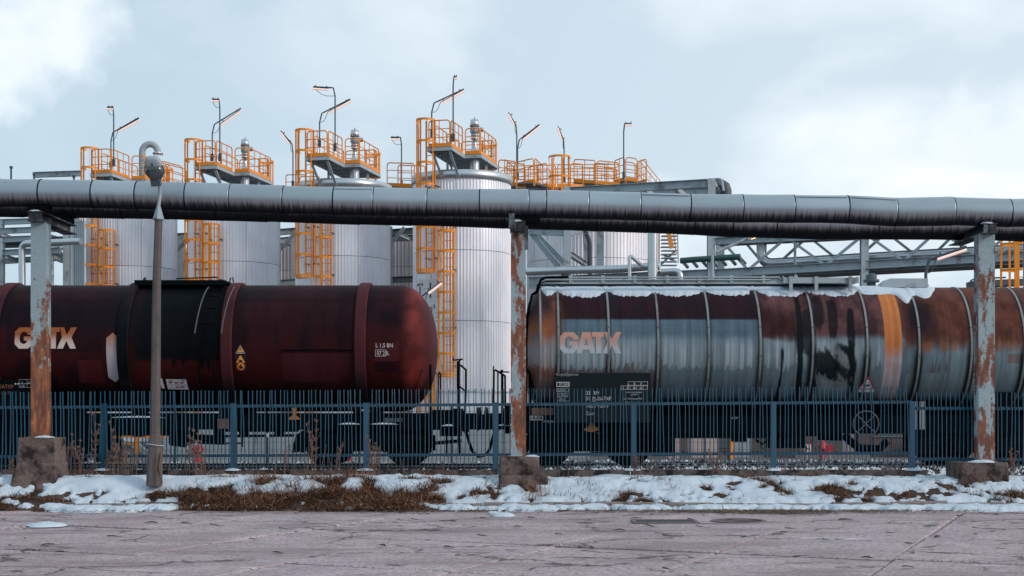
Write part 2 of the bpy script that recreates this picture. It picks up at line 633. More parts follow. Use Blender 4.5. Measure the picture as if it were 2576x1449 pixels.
# ballast stone: snow lies on the faces that look up, in drifts
def ballast_mat(name, lo):
    m, nt, b = newmat(name)
    g = N(nt, 'ShaderNodeNewGeometry')
    pos = N(nt, 'ShaderNodeMapping', {'Vector': g.outputs['Position'], 'Scale': (1, 1, 1)}).outputs[0]
    n = N(nt, 'ShaderNodeTexNoise', {'Vector': pos, 'Scale': 1.3, 'Detail': 5.0, 'Roughness': 0.65})
    n2 = N(nt, 'ShaderNodeTexNoise', {'Vector': pos, 'Scale': 9.0, 'Detail': 3.0})
    nz_ = N(nt, 'ShaderNodeSeparateXYZ', {0: g.outputs['Normal']}).outputs[2]
    s = math_n(nt, 'ADD', math_n(nt, 'MULTIPLY', nz_, 0.35), math_n(nt, 'ADD', n.outputs[0], math_n(nt, 'MULTIPLY', n2.outputs[0], 0.4)))
    mask = ramp(nt, s, [(lo, 0.0), (lo + 0.07, 1.0)])
    stone = mixc(nt, n2.outputs[0], (0.045, 0.036, 0.036), (0.17, 0.13, 0.125))
    nt.links.new(mixc(nt, mask, stone, (0.66, 0.74, 0.80)), b.inputs['Base Color'])
    b.inputs['Roughness'].default_value = 0.85
    return m


M['ballast'] = ballast_mat('snowy_ballast', 0.84)
M['bed'] = ballast_mat('track_bed', 1.10)

# pipe jacket: galvanised sheet, run marks, and shade painted dark along the underside

def jacket(name, more):
    m, nt, b = newmat(name)
    g = N(nt, 'ShaderNodeNewGeometry')
    v = coords(nt, rnd=True)
    n = N(nt, 'ShaderNodeTexNoise', {'Vector': v, 'Scale': 1.6, 'Detail': 4.0})
    pos = N(nt, 'ShaderNodeMapping', {'Vector': g.outputs['Position'], 'Scale': (22, 1.5, 1.5)}).outputs[0]
    n2 = N(nt, 'ShaderNodeTexNoise', {'Vector': pos, 'Scale': 1.0, 'Detail': 6.0, 'Roughness': 0.7})
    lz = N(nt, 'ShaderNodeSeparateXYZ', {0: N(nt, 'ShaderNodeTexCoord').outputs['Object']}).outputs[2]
    dirt_shade = math_n(nt, 'ADD', math_n(nt, 'MULTIPLY', lz, -2.7), math_n(nt, 'MULTIPLY_ADD', n2.outputs[0], 0.60))  # height term paints the underside's shade, noise adds the dirt streaks
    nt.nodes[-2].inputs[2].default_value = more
    shade_mask = ramp(nt, dirt_shade, [(0.66, 0.0), (0.84, 0.8), (0.98, 0.98)])
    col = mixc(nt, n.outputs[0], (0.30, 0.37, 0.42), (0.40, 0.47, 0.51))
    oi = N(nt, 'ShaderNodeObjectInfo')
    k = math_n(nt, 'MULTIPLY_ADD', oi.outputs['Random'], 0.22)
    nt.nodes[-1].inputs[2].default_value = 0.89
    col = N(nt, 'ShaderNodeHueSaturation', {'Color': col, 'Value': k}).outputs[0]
    warm_shade = ramp(nt, dirt_shade, [(0.44, 0.0), (0.68, 0.55)])  # warm grey onset of the painted shade
    col = mixc(nt, warm_shade, col, (0.24, 0.17, 0.18))
    col = mixc(nt, shade_mask, col, (0.005, 0.0065, 0.009))
    b.inputs['Specular IOR Level'].default_value = 0.12
    nt.links.new(col, b.inputs['Base Color'])
    nt.links.new(math_n(nt, 'SUBTRACT', 0.55, math_n(nt, 'MULTIPLY', shade_mask, 0.55)), b.inputs['Metallic'])
    b.inputs['Roughness'].default_value = 0.42
    return m


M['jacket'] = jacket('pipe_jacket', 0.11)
M['jacket_shaded'] = jacket('shaded_pipe_jacket', 0.29)  # rear pipe: same sheet with the shade painted in deeper

# concrete slabs of the yard
m, nt, b = newmat('yard_concrete')
g = N(nt, 'ShaderNodeNewGeometry')
pos = g.outputs['Position']
mpos = lambda sc, rz=0.0: N(nt, 'ShaderNodeMapping', {'Vector': pos, 'Scale': sc, 'Rotation': (0, 0, rz)}).outputs[0]
n = N(nt, 'ShaderNodeTexNoise', {'Vector': mpos((1, 1, 1)), 'Scale': 0.9, 'Detail': 7.0, 'Roughness': 0.62})
sp = N(nt, 'ShaderNodeTexVoronoi', {'Vector': mpos((1, 1, 1)), 'Scale': 34.0})
sp2 = N(nt, 'ShaderNodeTexNoise', {'Vector': mpos((1, 1, 1)), 'Scale': 70.0, 'Detail': 4.0, 'Roughness': 0.8})
col = mixc(nt, ramp(nt, n.outputs[0], [(0.3, 0.0), (0.7, 1.0)]), (0.35, 0.292, 0.313), (0.52, 0.44, 0.465))
spc = N(nt, 'ShaderNodeSeparateColor', {0: sp.outputs['Color']}).outputs[0]
col = mixc(nt, ramp(nt, spc, [(0.74, 0.0), (0.80, 0.75)]), col, (0.19, 0.16, 0.175))
col = mixc(nt, ramp(nt, spc, [(0.10, 0.5), (0.16, 0.0)]), col, (0.50, 0.41, 0.39))
col = mixc(nt, ramp(nt, sp2.outputs[0], [(0.35, 0.55), (0.5, 0.0)]), col, (0.16, 0.135, 0.15))
# damp and rusty-brown soiling
n5 = N(nt, 'ShaderNodeTexNoise', {'Vector': mpos((0.35, 1.0, 1)), 'Scale': 0.8, 'Detail': 6.0, 'Roughness': 0.7})
col = mixc(nt, ramp(nt, n5.outputs[0], [(0.48, 0.0), (0.66, 0.75)]), col, (0.20, 0.145, 0.15))
# frost and salt wisps
n6 = N(nt, 'ShaderNodeTexNoise', {'Vector': mpos((0.33, 1.5, 1), 0.25), 'Scale': 0.9, 'Detail': 7.0, 'Roughness': 0.6, 'Distortion': 0.6})
col = mixc(nt, ramp(nt, n6.outputs[0], [(0.655, 0.0), (0.70, 0.7)]), col, (0.74, 0.74, 0.77))
# hairline cracks
wob = N(nt, 'ShaderNodeTexNoise', {'Vector': mpos((1, 1, 1)), 'Scale': 1.3, 'Detail': 5.0})
wv = N(nt, 'ShaderNodeVectorMath', {0: mpos((0.45, 0.85, 1), 0.42), 1: wob.outputs['Color']}, operation='ADD').outputs[0]
cr = N(nt, 'ShaderNodeTexVoronoi', {'Vector': wv, 'Scale': 0.62}, feature='DISTANCE_TO_EDGE')
ck = ramp(nt, cr.outputs['Distance'], [(0.007, 0.85), (0.018, 0.0)])
ck = math_n(nt, 'MULTIPLY', ck, ramp(nt, n5.outputs[0], [(0.38, 0.0), (0.50, 1.0)]))
col = mixc(nt, ck, col, (0.05, 0.042, 0.045))
nt.links.new(col, b.inputs['Base Color'])
b.inputs['Roughness'].default_value = 0.85
b.inputs['Specular IOR Level'].default_value = 0.3
hh = math_n(nt, 'SUBTRACT', math_n(nt, 'ADD', sp2.outputs[0], math_n(nt, 'MULTIPLY', sp.outputs['Distance'], 0.6)), math_n(nt, 'MULTIPLY', ck, 1.5))
bp = N(nt, 'ShaderNodeBump', {'Strength': 0.6, 'Distance': 0.012, 'Height': hh})
nt.links.new(bp.outputs[0], b.inputs['Normal'])
M['slab'] = m
M['joint'] = paint('joint_fill', (0.018, 0.016, 0.018), 0.95, var=0.4, scale=8)
M['earth'] = paint('verge_soil', (0.060, 0.036, 0.026), 0.95, var=0.5, scale=5, bump=0.8, bscale=22)
M['gravelground'] = paint('yard_ground', (0.10, 0.09, 0.085), 0.95, var=0.4, scale=1.5)
m, nt, b = newmat('dry_grass')
a = N(nt, 'ShaderNodeAttribute', attribute_name='paint')
nt.links.new(a.outputs[0], b.inputs['Base Color'])
b.inputs['Roughness'].default_value = 0.8
M['grass'] = m
M['weed'] = paint('dry_weed', (0.19, 0.112, 0.088), 0.85, var=0.4, scale=6)
M['glass'] = None
m, nt, b = newmat('lamp_glass')
b.inputs['Base Color'].default_value = (0.045, 0.065, 0.072, 1)
b.inputs['Roughness'].default_value = 0.10
b.inputs['Coat Weight'].default_value = 0.6
M['glass'] = m
M['lampshell'] = paint('lamp_housing', (0.30, 0.36, 0.39), 0.5, var=0.15, scale=8)
# ------------------------------------------------------------------ the ground
m = MB()
m.add([(-900, -200, -0.12), (900, -200, -0.12), (900, 1500, -0.12), (-900, 1500, -0.12)], [(0, 1, 2, 3)])
tag(m.build('ground', M['gravelground']), kind='structure')

# yard of large concrete slabs laid askew to the railway
pave = MB()
pave.add([(-40, -6, -0.07), (40, -6, -0.07), (40, 24.0, -0.07), (-40, 24.0, -0.07)], [(0, 1, 2, 3)])
pave = tag(pave.build('yard_pavement', M['joint']), kind='structure')
SL, SW = 3.02, 2.05
k = MB()
a, c = SL / 2 - 0.022, SW / 2 - 0.014
e = 0.02
k.add([(-a, -c, -0.06), (a, -c, -0.06), (a, c, -0.06), (-a, c, -0.06),
       (-a, -c, -0.012), (a, -c, -0.012), (a, c, -0.012), (-a, c, -0.012),
       (-a + e, -c + e, 0), (a - e, -c + e, 0), (a - e, c - e, 0), (-a + e, c - e, 0)],
      [(0, 1, 5, 4), (1, 2, 6, 5), (2, 3, 7, 6), (3, 0, 4, 7), (4, 5, 9, 8), (5, 6, 10, 9), (6, 7, 11, 10), (7, 4, 8, 11), (8, 9, 10, 11)])
slab_me = k.mesh('concrete_slab', M['slab'])
th = R(-23.5)
ux, uy = Vector((math.cos(th), math.sin(th), 0)), Vector((-math.sin(th), math.cos(th), 0))
o0 = Vector((1.39, 14.2, 0))
for i in range(-13, 14):
    for j in range(-8, 12):
        p = o0 + uy * (i * SL + SL * 0.38) + ux * (j * SW + SW / 2)
        if not (-15.5 < p.x < 15.5 and 5.0 < p.y < 25.2):
            continue
        if p.y > 24.6:
            continue
        put(slab_me, 'concrete_slab', pave, (p.x, p.y, random.uniform(-0.022, 0.010)),
            (R(random.uniform(-0.25, 0.25)), R(random.uniform(-0.25, 0.25)), th + PI / 2 + R(random.uniform(-0.25, 0.25))))

# ------------------------------------------------------------------ verge with kerb, snow and dead grass
X0, X1, Y0, Y1 = -14.0, 14.0, 23.0, 26.45


def brown_zone(x):
    px = CX + x * F / 24.2
    return np.maximum(sstep(420, 520, px) * (1 - sstep(1010, 1150, px)), 1 - sstep(120, 210, px))


def ground_h(x, y):
    br = brown_zone(x)
    lip = 0.09 + 0.05 * br
    gut = lip * (0.12 + 0.88 * br) * sstep(23.42 - .1 * br, 23.98, y)
    rise = 0.70 + 0.25 * (fbm(x * 0.5, 0 * x + 2, 2, 17) - .5)
    z = np.where(y < 24.04, gut + 0.004, lip + 0.02 + (0.395 - lip) * sstep(24.0, 24.15 + rise, y) - 0.035 * sstep(25.2, 26.2, y))
    z = np.clip(z, 0, 0.47)
    amp = sstep(23.5, 24.3, y)
    z = z + amp * 0.09 * (fbm(x * 1.1, y * 1.6, 4, 5) - 0.45) + amp * br * 0.05 * (fbm(x * 5, y * 5, 3, 6) - 0.4)
    return z


def snow_mask(x, y):
    """how deep snow lies (m); below zero the ground is bare"""
    n = fbm(x * 0.9, y * 1.5, 4, 11) - 0.5
    n2 = fbm(x * 3.6, y * 4.2, 4, 23) - 0.5
    n3 = fbm(x * 9, y * 9, 3, 31) - 0.5
    brown = brown_zone(x)
    px = CX + x * F / 24.2
    front = 24.40 + 0.8 * n
    b = 0.36 + 0 * x
    b = np.where(y < front, b - brown * 0.34 * sstep(0.0, 0.25, front - y) - brown * .36 * sstep(24.4, 24.0, y), b)
    # the kerb line stays mostly bare, the gutter holds a ribbon of snow on the right
    kerbband = np.exp(-((y - 23.97 + .16 * n2 + .12 * n) / 0.10) ** 2)
    b = b - 0.48 * kerbband * (1 - 0.5 * brown) * (0.6 + 1.6 * n2 + 2.2 * n)
    gut = 23.42 + 0.42 * (fbm(x * 0.9, 0 * x, 4, 41) - 0.5) - 0.25 * sstep(190, 230, px) * (1 - sstep(420, 520, px))
    b = b - 1.6 * sstep(0.0, 0.16, gut - y)
    b = b - 0.22 * sstep(0.15, 0.0, y - gut)
    # tufts poking through the middle of the bank
    b = b - 0.22 * np.exp(-((y - 24.3 + .2 * n2) / 0.13) ** 2)
    b = b - 0.9 * sstep(25.95, 26.2, y + 0.12 * n2) * (1 - 0.35 * sstep(1250, 1350, px))
    d = b + n * 0.9 + n2 * (1.25 + .4 * brown) + n3 * 0.8 + brown * 1.5 * (fbm(x * 1.9, y * 3.3, 3, 63) - .5)
    return d


nx, ny = 700, 100
gx, gy = np.meshgrid(np.linspace(X0, X1, nx), np.linspace(Y0, Y1, ny))
gz = ground_h(gx, gy)
faces = [(j * nx + i, j * nx + i + 1, (j + 1) * nx + i + 1, (j + 1) * nx + i) for j in range(ny - 1) for i in range(nx - 1)]


def grid_obj(name, z, mat, keep=None):
    me = bpy.data.meshes.new(name)
    fs = faces
    if keep is not None:
        kf = keep[:-1, :-1] | keep[1:, :-1] | keep[:-1, 1:] | keep[1:, 1:]
        fs = [f for f, q in zip(faces, kf.ravel()) if q]
    me.from_pydata(np.stack([gx, gy, z], -1).reshape(-1, 3).tolist(), [], fs)
    me.polygons.foreach_set('use_smooth', [True] * len(me.polygons))
    me.materials.append(mat)
    return put(me, name)


vg = gz.copy()
vg[gy < 23.35] = -0.05
tag(grid_obj('verge', vg, M['earth']), kind='structure')
sm = snow_mask(gx, gy)
# a soft bank smooths over the kerb; thickness grows quickly from the torn edge
bank = np.where(gy < 24.2, np.minimum(np.maximum(gz, sstep(23.84, 24.1, gy) * 0.1), gz + .06), gz)
thick = np.where(sm > 0, 0.085 * (1 - np.exp(-np.maximum(sm, 0) * 3.6)), -0.05)
sz = np.where(sm > 0, bank + thick + 0.05 * (fbm(gx * 2.2, gy * 2.6, 4, 51) - 0.5) * (sm > 0.05), bank - 0.06)
tag(grid_obj('snow', sz, M['snow'], sm > -0.12), kind='stuff')

# kerb stones between yard and verge
kerb = tag(MB().box((0, 24.05, 0.02), (44, 0.10, 0.03)).build('kerb', M['joint']), kind='structure')
k = MB()
k.add([(-0.485, -0.06, -0.1), (0.485, -0.06, -0.1), (0.485, 0.06, -0.1), (-0.485, 0.06, -0.1),
       (-0.485, -0.06, 0.085), (0.485, -0.06, 0.085), (0.485, 0.06, 0.105), (-0.485, 0.06, 0.105),
       (-0.47, -0.045, 0.105), (0.47, -0.045, 0.105)],
      [(0, 1, 5, 4), (1, 2, 6, 9, 5), (2, 3, 7, 6), (3, 0, 4, 8, 7), (4, 5, 9, 8), (8, 9, 6, 7)])
kme = k.mesh('kerb_stone', M['kerb'])
for i in range(-14, 15):
    put(kme, 'kerb_stone', kerb, (i * 1.0 + random.uniform(-.01, .01), random.uniform(-.02, .02) + 23.97, random.uniform(-.025, .012)),
        (R(random.uniform(-3, 3)), R(random.uniform(-1.2, 1.2)), R(random.uniform(-1, 1))))

# dead grass
gv, gf, gc = [], [], []
nb = 0
tries = 0
while nb < 38000 and tries < 700000:
    tries += 4000
    bx = rng.uniform(X0 + 1, X1 - 1, 4000)
    by = rng.uniform(23.36, 26.2, 4000)
    sv = snow_mask(bx, by)
    clump = fbm(bx * 2.2, by * 2.8, 3, 77)
    brown = brown_zone(bx)
    rear = by > 25.85
    ok = ((sv < 0.0) & (clump > 0.40 + 0.2 * rng.random(4000) - 0.16 * brown) & ((by > 24.02) | (rng.random(4000) < 0.05 + 0.75 * brown))) | ((rng.random(4000) < 0.10) & (sv > 0) & (by > 24) & (fbm(bx * 1.3, by * 1.3, 3, 91) > .5))
    ok &= ~rear | (rng.random(4000) < 0.35)
    for i_, x, y, br in zip(np.nonzero(ok)[0], bx[ok], by[ok], brown[ok]):
        z = float(ground_h(np.array([x]), np.array([y]))[0])
        L = random.uniform(0.08, 0.22) * (1.3 if br > 0.5 else 1.0)
        ang = random.gauss(-PI / 2, 1.0)
        L *= 0.55 + 3.0 * max(0.0, float(clump[i_]) - 0.42) + (0.7 if random.random() < .06 else 0)
        lean = random.uniform(0.4, 1.35)
        dx, dy = math.cos(ang) * lean, math.sin(ang) * lean
        w = random.uniform(0.004, 0.009)
        k0 = len(gv)
        wx, wy = -math.sin(ang) * w, math.cos(ang) * w
        for t in (0, 0.4, 0.75, 1.0):
            h = L * (t * 0.85 - 0.75 * t * t * lean * 0.7)
            cx_, cy_ = x + dx * L * t * 1.1, y + dy * L * t * 1.1
            ww = 1 - t * 0.8
            gv += [(cx_ - wx * ww, cy_ - wy * ww, z + h), (cx_ + wx * ww, cy_ + wy * ww, z + h)]
        gf += [(k0 + 2 * q, k0 + 2 * q + 1, k0 + 2 * q + 3, k0 + 2 * q + 2) for q in range(3)]
        c = random.choice([(0.24, 0.11, 0.065), (0.34, 0.19, 0.115), (0.15, 0.07, 0.045), (0.45, 0.31, 0.20), (0.07, 0.04, 0.03)])
        f = random.uniform(0.6, 1.3) * (0.8 + 1.3 * max(0, float(clump[i_]) - .3))
        gc += [tuple(q * f for q in c)] * 8
        nb += 1
me = bpy.data.meshes.new('dry_grass')
me.from_pydata(gv, [], gf)
me.materials.append(M['grass'])
o = put(me, 'dry_grass')
set_paint(o, np.array(gc, np.float32))
tag(o, kind='stuff')

# brown grass scraps and litter on the yard near the kerb
gv, gf, gc = [], [], []
for _ in range(2600):
    px = random.choice([random.gauss(1960, 70), random.gauss(2120, 110), random.gauss(1800, 60), random.uniform(100, 2500), random.uniform(100, 2500), random.gauss(1700, 120)])
    x = (px - CX) * 23 / F
    y = 23.35 - abs(random.gauss(0, 0.35))
    a_ = random.uniform(0, PI)
    L = random.uniform(0.02, 0.07)
    w = random.uniform(0.004, 0.012)
    ca, sa = math.cos(a_), math.sin(a_)
    k0 = len(gv)
    z = random.uniform(0.006, 0.02)
    gv += [(x - ca * L - sa * w, y - sa * L + ca * w, z), (x + ca * L - sa * w, y + sa * L + ca * w, z + 0.012), (x + ca * L + sa * w, y + sa * L - ca * w, z + 0.01), (x - ca * L + sa * w, y - sa * L - ca * w, z)]
    gf.append((k0, k0 + 1, k0 + 2, k0 + 3))
    c = random.choice([(0.14, 0.075, 0.04), (0.09, 0.05, 0.03), (0.17, 0.12, 0.06), (0.05, 0.035, 0.028)])
    gc += [c] * 4
me = bpy.data.meshes.new('grass_litter')
me.from_pydata(gv, [], gf)
me.materials.append(M['grass'])
o = put(me, 'grass_litter')
set_paint(o, np.array(gc, np.float32))
tag(o, kind='stuff')

# ------------------------------------------------------------------ railway bed behind the fence
bx_, by_ = np.meshgrid(np.linspace(-20, 20, 161), np.linspace(26.45, 45, 94))


def bed_h(x, y):
    s = sstep(-1.5, 1.5, x)
    near = 0.30 + 0.06 * s
    z = near + 0 * y
    z = np.where(y < 30.2, near - 0.05 + (0.12 * s - 0.05) * sstep(27.5, 30.0, y), z)
    z = z - 0.22 * sstep(34.2, 36.0, y) + 0.05 * (fbm(x * 0.8, y * 0.8, 3, 9) - 0.5)
    return z


bz_ = bed_h(bx_, by_)
me = bpy.data.meshes.new('track_bed')
nx2, ny2 = 161, 94
me.from_pydata(np.stack([bx_, by_, bz_], -1).reshape(-1, 3).tolist(), [],
               [(j * nx2 + i, j * nx2 + i + 1, (j + 1) * nx2 + i + 1, (j + 1) * nx2 + i) for j in range(ny2 - 1) for i in range(nx2 - 1)])
me.materials.append(M['bed'])
tag(put(me, 'track_bed'), kind='structure')
# stones
ico = [(0, 0, 1), (0.9, 0, 0), (0.2, 0.95, 0.1), (-0.85, 0.3, 0), (-0.3, -0.9, -0.1), (0.1, 0.1, -1)]
icf = [(0, 1, 2), (0, 2, 3), (0, 3, 4), (0, 4, 1), (5, 2, 1), (5, 3, 2), (5, 4, 3), (5, 1, 4)]
ico = np.array(ico)
ns = 15000
sx = rng.uniform(-13.5, 13.5, ns)
sy = np.where(rng.random(ns) < 0.75, rng.uniform(26.6, 34.5, ns), rng.uniform(34.5, 41.5, ns))
szz = bed_h(sx, sy)
sc = rng.uniform(0.025, 0.07, (ns, 1, 1)) * rng.uniform(0.6, 1.3, (ns, 1, 3))
sc = np.where((sx < -0.5)[:, None, None], sc * 0.9, sc)
ang = rng.uniform(0, 2 * PI, ns)
jit = rng.uniform(-0.25, 0.25, (ns, 6, 3))
pv = (ico[None] + jit) * sc
cx_ = pv[..., 0] * np.cos(ang)[:, None] - pv[..., 1] * np.sin(ang)[:, None]
cy_ = pv[..., 0] * np.sin(ang)[:, None] + pv[..., 1] * np.cos(ang)[:, None]
sv = np.stack([cx_ + sx[:, None], cy_ + sy[:, None], pv[..., 2] + (szz + rng.uniform(0, 0.05, ns))[:, None]], -1).reshape(-1, 3)
sf = (np.arange(ns)[:, None, None] * 6 + np.array(icf)[None]).reshape(-1, 3)
me = bpy.data.meshes.new('ballast')
me.from_pydata(sv.tolist(), [], sf.tolist())
me.materials.append(M['ballast'])
tag(put(me, 'ballast'), kind='stuff')

RZ = 0.43            # rail head height
track = tag(MB().box((0, 32, 0.22), (44, 2.5, 0.06)).build('railway_track', M['sleeper']), kind='structure')
for yy in (31.25, 32.75):
    r_ = MB()
    r_.box((0, yy, RZ - 0.16), (44, 0.13, 0.02)).box((0, yy, RZ - 0.09), (44, 0.02, 0.118)).box((0, yy, RZ - 0.018), (44, 0.07, 0.028))
    ro = r_.build('rail', M['rail'], track)
    MB().box((0, yy, RZ), (44, 0.06, 0.006)).build('rail_head', M['railtop'], ro)
sl = MB().box((0, 0, 0), (0.26, 2.5, 0.14)).mesh('sleeper', M['sleeper'])
for i in range(-22, 23):
    put(sl, 'sleeper', track, (i * 0.62, 32, 0.225))

# pale containment wall round the tank yard
wall = thing('containment_wall', 'pale grey concrete containment wall seen under the wagons', 'wall', (-4.2, 42, 0))
MB().box((-4.2, 42.0, 0.73), (13.0, 0.25, 1.45)).build('wall_panel', M['wall'], wall)
MB().box((-4.2, 42.0, 1.475), (13.04, 0.32, 0.04)).build('coping', M['steel'], wall)
for i in range(6):
    MB().box((-10.2 + i * 2.5, 41.862, 0.73), (0.05, 0.02, 1.42)).build('joint_cover', M['steel'], wall)
# ------------------------------------------------------------------ plinth and fence
FD = 26.3


def fence_y(px):
    return 26.75 - 0.9 * (px - 262) / 2032.0


plinth = thing('fence_plinth', 'low mossy concrete plinth running under the blue fence', 'wall', (0, FD + 0.05, 0.2))
pl_x = [(-420, -124), (-120, 210), (212, 585), (588, 920), (923, 1250), (1340, 1585), (1588, 1942), (1946, 2330)]
for a_, b_ in pl_x:
    xa, xb = [(q - CX) * fence_y(q) / F for q in (a_, b_)]
    ya, yb = fence_y(a_), fence_y(b_)
    zt = EYE - 152 * (ya + yb) / 2 / F
    k = MB()
    k.bar((xa + 0.004, ya, zt - 0.30), (xb - 0.004, yb, zt - 0.30), 0.22, 0.60)
    k.build('plinth_block', M['plinth'], plinth)
xa, xb = [(q - CX) * 25.9 / F for q in (2330, 3100)]
MB().bar((xa, 25.9, 0.22), (xb, 25.8, 0.22), 0.22, 0.52).build('plinth_block', M['plinth'], plinth)


def slope(x):
    return 0.055 * x / 9.7 - 0.008 if x < 7.5 else 0.03


def make_fence(root, x_lo, x_hi, posts, ztop, zbot, zr1, zr2, pitch):
    """square-section pickets kinked at each rail, flat rails, box posts"""
    pk = MB()
    prof = [(0.0, 0.0), (zr2 - zbot - 0.05, 0.0), (zr2 - zbot + 0.05, 0.022), (zr1 - zbot - 0.06, 0.022), (zr1 - zbot + 0.05, -0.004), (ztop - zbot, -0.004)]
    w, d = 0.0062, 0.016
    vs = []
    for z, s in prof:
        vs += [(s * 0.5 - w, -d, z), (s * 0.5 + w, -d, z), (s * 0.5 + w, d, z), (s * 0.5 - w, d, z)]
    fs = []
    for i in range(len(prof) - 1):
        for q in range(4):
            r_ = (q + 1) % 4
            fs.append((i * 4 + q, i * 4 + r_, (i + 1) * 4 + r_, (i + 1) * 4 + q))
    t = (len(prof) - 1) * 4
    fs.append((t, t + 1, t + 2, t + 3))
    pk.add(vs, fs)
    pme = pk.mesh('picket', M['fence_bar'])
    a, b = Vector(x_lo), Vector(x_hi)
    d_ = b - a
    n = int(d_.length / pitch)
    yaw = math.atan2(d_.y, d_.x)
    pposts = [p.x for p in posts]
    for i in range(n + 1):
        q = a + d_ * (i / n)
        if any(abs(q.x - px_) < 0.045 for px_ in pposts):
            continue
        at(pme, 'picket', root, (q.x + random.uniform(-.004, .004), q.y - 0.055, slope(q.x) + zbot + random.uniform(-.006, .006)), (R(random.gauss(0, .5)), R(random.gauss(0, .45) + (random.choice((-1.6, 1.6)) if random.random() < .07 else 0)), yaw))
    for zr in (zr1, zr2):
        MB().bar((a.x, a.y, zr + slope(a.x)), (b.x, b.y, zr + slope(b.x)), 0.05, 0.055).build('rail', M['fence'], root)
    for p in posts:
        k = MB()
        k.box((p.x, p.y, p.z / 2 + 0.225), (0.105, 0.10, p.z - 0.45 + 0.02), yaw)
        k.box((p.x, p.y, p.z + 0.012), (0.115, 0.11, 0.012), yaw)
        po = k.build('fence_post', M['fence'], root)
        MB().box((p.x, p.y, 0.58), (0.22, 0.16, 0.012), yaw).build('base_plate', M['fence'], po)


def fp(px):
    y = fence_y(px)
    return Vector(((px - CX) * y / F, y, 0))


post_px = [-394, -66, 262, 588, 922, 1247, 1594, 1945, 2294]
posts = []
for p in post_px:
    v = fp(p)
    v.z = EYE + (HY - 1014) * v.y / F + slope(v.x) * .5
    posts.append(v)
root = thing('steel_fence', 'long blue steel picket fence in front of the tank wagons', 'fence', (fp(1247).x, fp(1247).y, 0.55))
make_fence(root, fp(-400), fp(2294), posts, EYE + (HY - 977) * FD / F, EYE - 146 * FD / F, EYE + (HY - 1016.5) * FD / F, EYE - 112.5 * FD / F, 0.0765)
root = thing('steel_fence', 'lower blue fence section behind the right-hand rusty column', 'fence', (fp(2450).x, fp(2450).y, 0.5))
e2 = fp(2690)
e2.z = EYE + (HY - 1030) * e2.y / F
make_fence(root, fp(2303), fp(3080), [e2], EYE + (HY - 992) * 25.75 / F, EYE - 152 * 25.75 / F, EYE + (HY - 1032) * 25.75 / F, EYE - 130 * 25.75 / F, 0.0765)

# ------------------------------------------------------------------ little snow heaps left on ledges


def snow_heap(name, label, c, d, seed=1, group=None):
    n1, n2 = 22, 8
    vs, fs = [], []
    for j in range(n2 + 1):
        for i in range(n1):
            t = 2 * PI * i / n1
            r_ = j / n2
            w = 0.8 + 0.4 * float(vnoise(np.array([2.2 * math.cos(t) + 5]), np.array([2.2 * math.sin(t) + 5]), seed)[0])
            h = (1 - r_ ** 2.2) * (0.75 + 0.5 * float(vnoise(np.array([i * .5 + .1]), np.array([j * .7 + .1]), seed + 2)[0]))
            vs.append((math.cos(t) * r_ * w * d[0] / 2 + c[0], math.sin(t) * r_ * w * d[1] / 2 + c[1], c[2] + h * d[2] - (0.01 if j == n2 else 0)))
    for j in range(n2):
        for i in range(n1):
            l = (i + 1) % n1
            fs.append((j * n1 + i, (j + 1) * n1 + i, (j + 1) * n1 + l, j * n1 + l))
    k = MB()
    k.add([(x - c[0], y - c[1], z - c[2]) for x, y, z in vs], fs, True)
    o = put(k.mesh(name, M['snow']), name, None, c)
    return tag(o, label, 'snow', group)


snow_heap('snow_patch', 'flat patch of old snow lying alone on the concrete at far left', P(118, 1321, 20.4)[:2] + (0.002,), (0.55, 0.5, 0.05), 3)
snow_heap('snow_patch', 'small broken lump of snow on the concrete below the middle footing', P(1268, 1297, 22.3)[:2] + (0.002,), (0.34, 0.4, 0.05), 4)
snow_heap('snow_patch', 'thin scrap of snow on the concrete left of the broken lump', P(1240, 1290, 22.8)[:2] + (0.002,), (0.25, 0.25, 0.03), 9)
for p, lb in ((262, 'post between left column and lamp pole'), (588, 'post right of the concrete lamp pole'), (922, 'post in front of the maroon wagon end'),
              (1594, 'post in front of the black data board'), (1945, 'post in front of the stained grey shell'), (2294, 'post left of the right-hand rusty column')):
    v = fp(p)
    snow_heap('snow_heap', 'snow heap at foot of fence ' + lb.replace('fence post', 'post'), (v.x, v.y - 0.08, EYE - 152 * v.y / F), (0.32, 0.18, 0.035), p)

# ------------------------------------------------------------------ dry weeds along the plinth


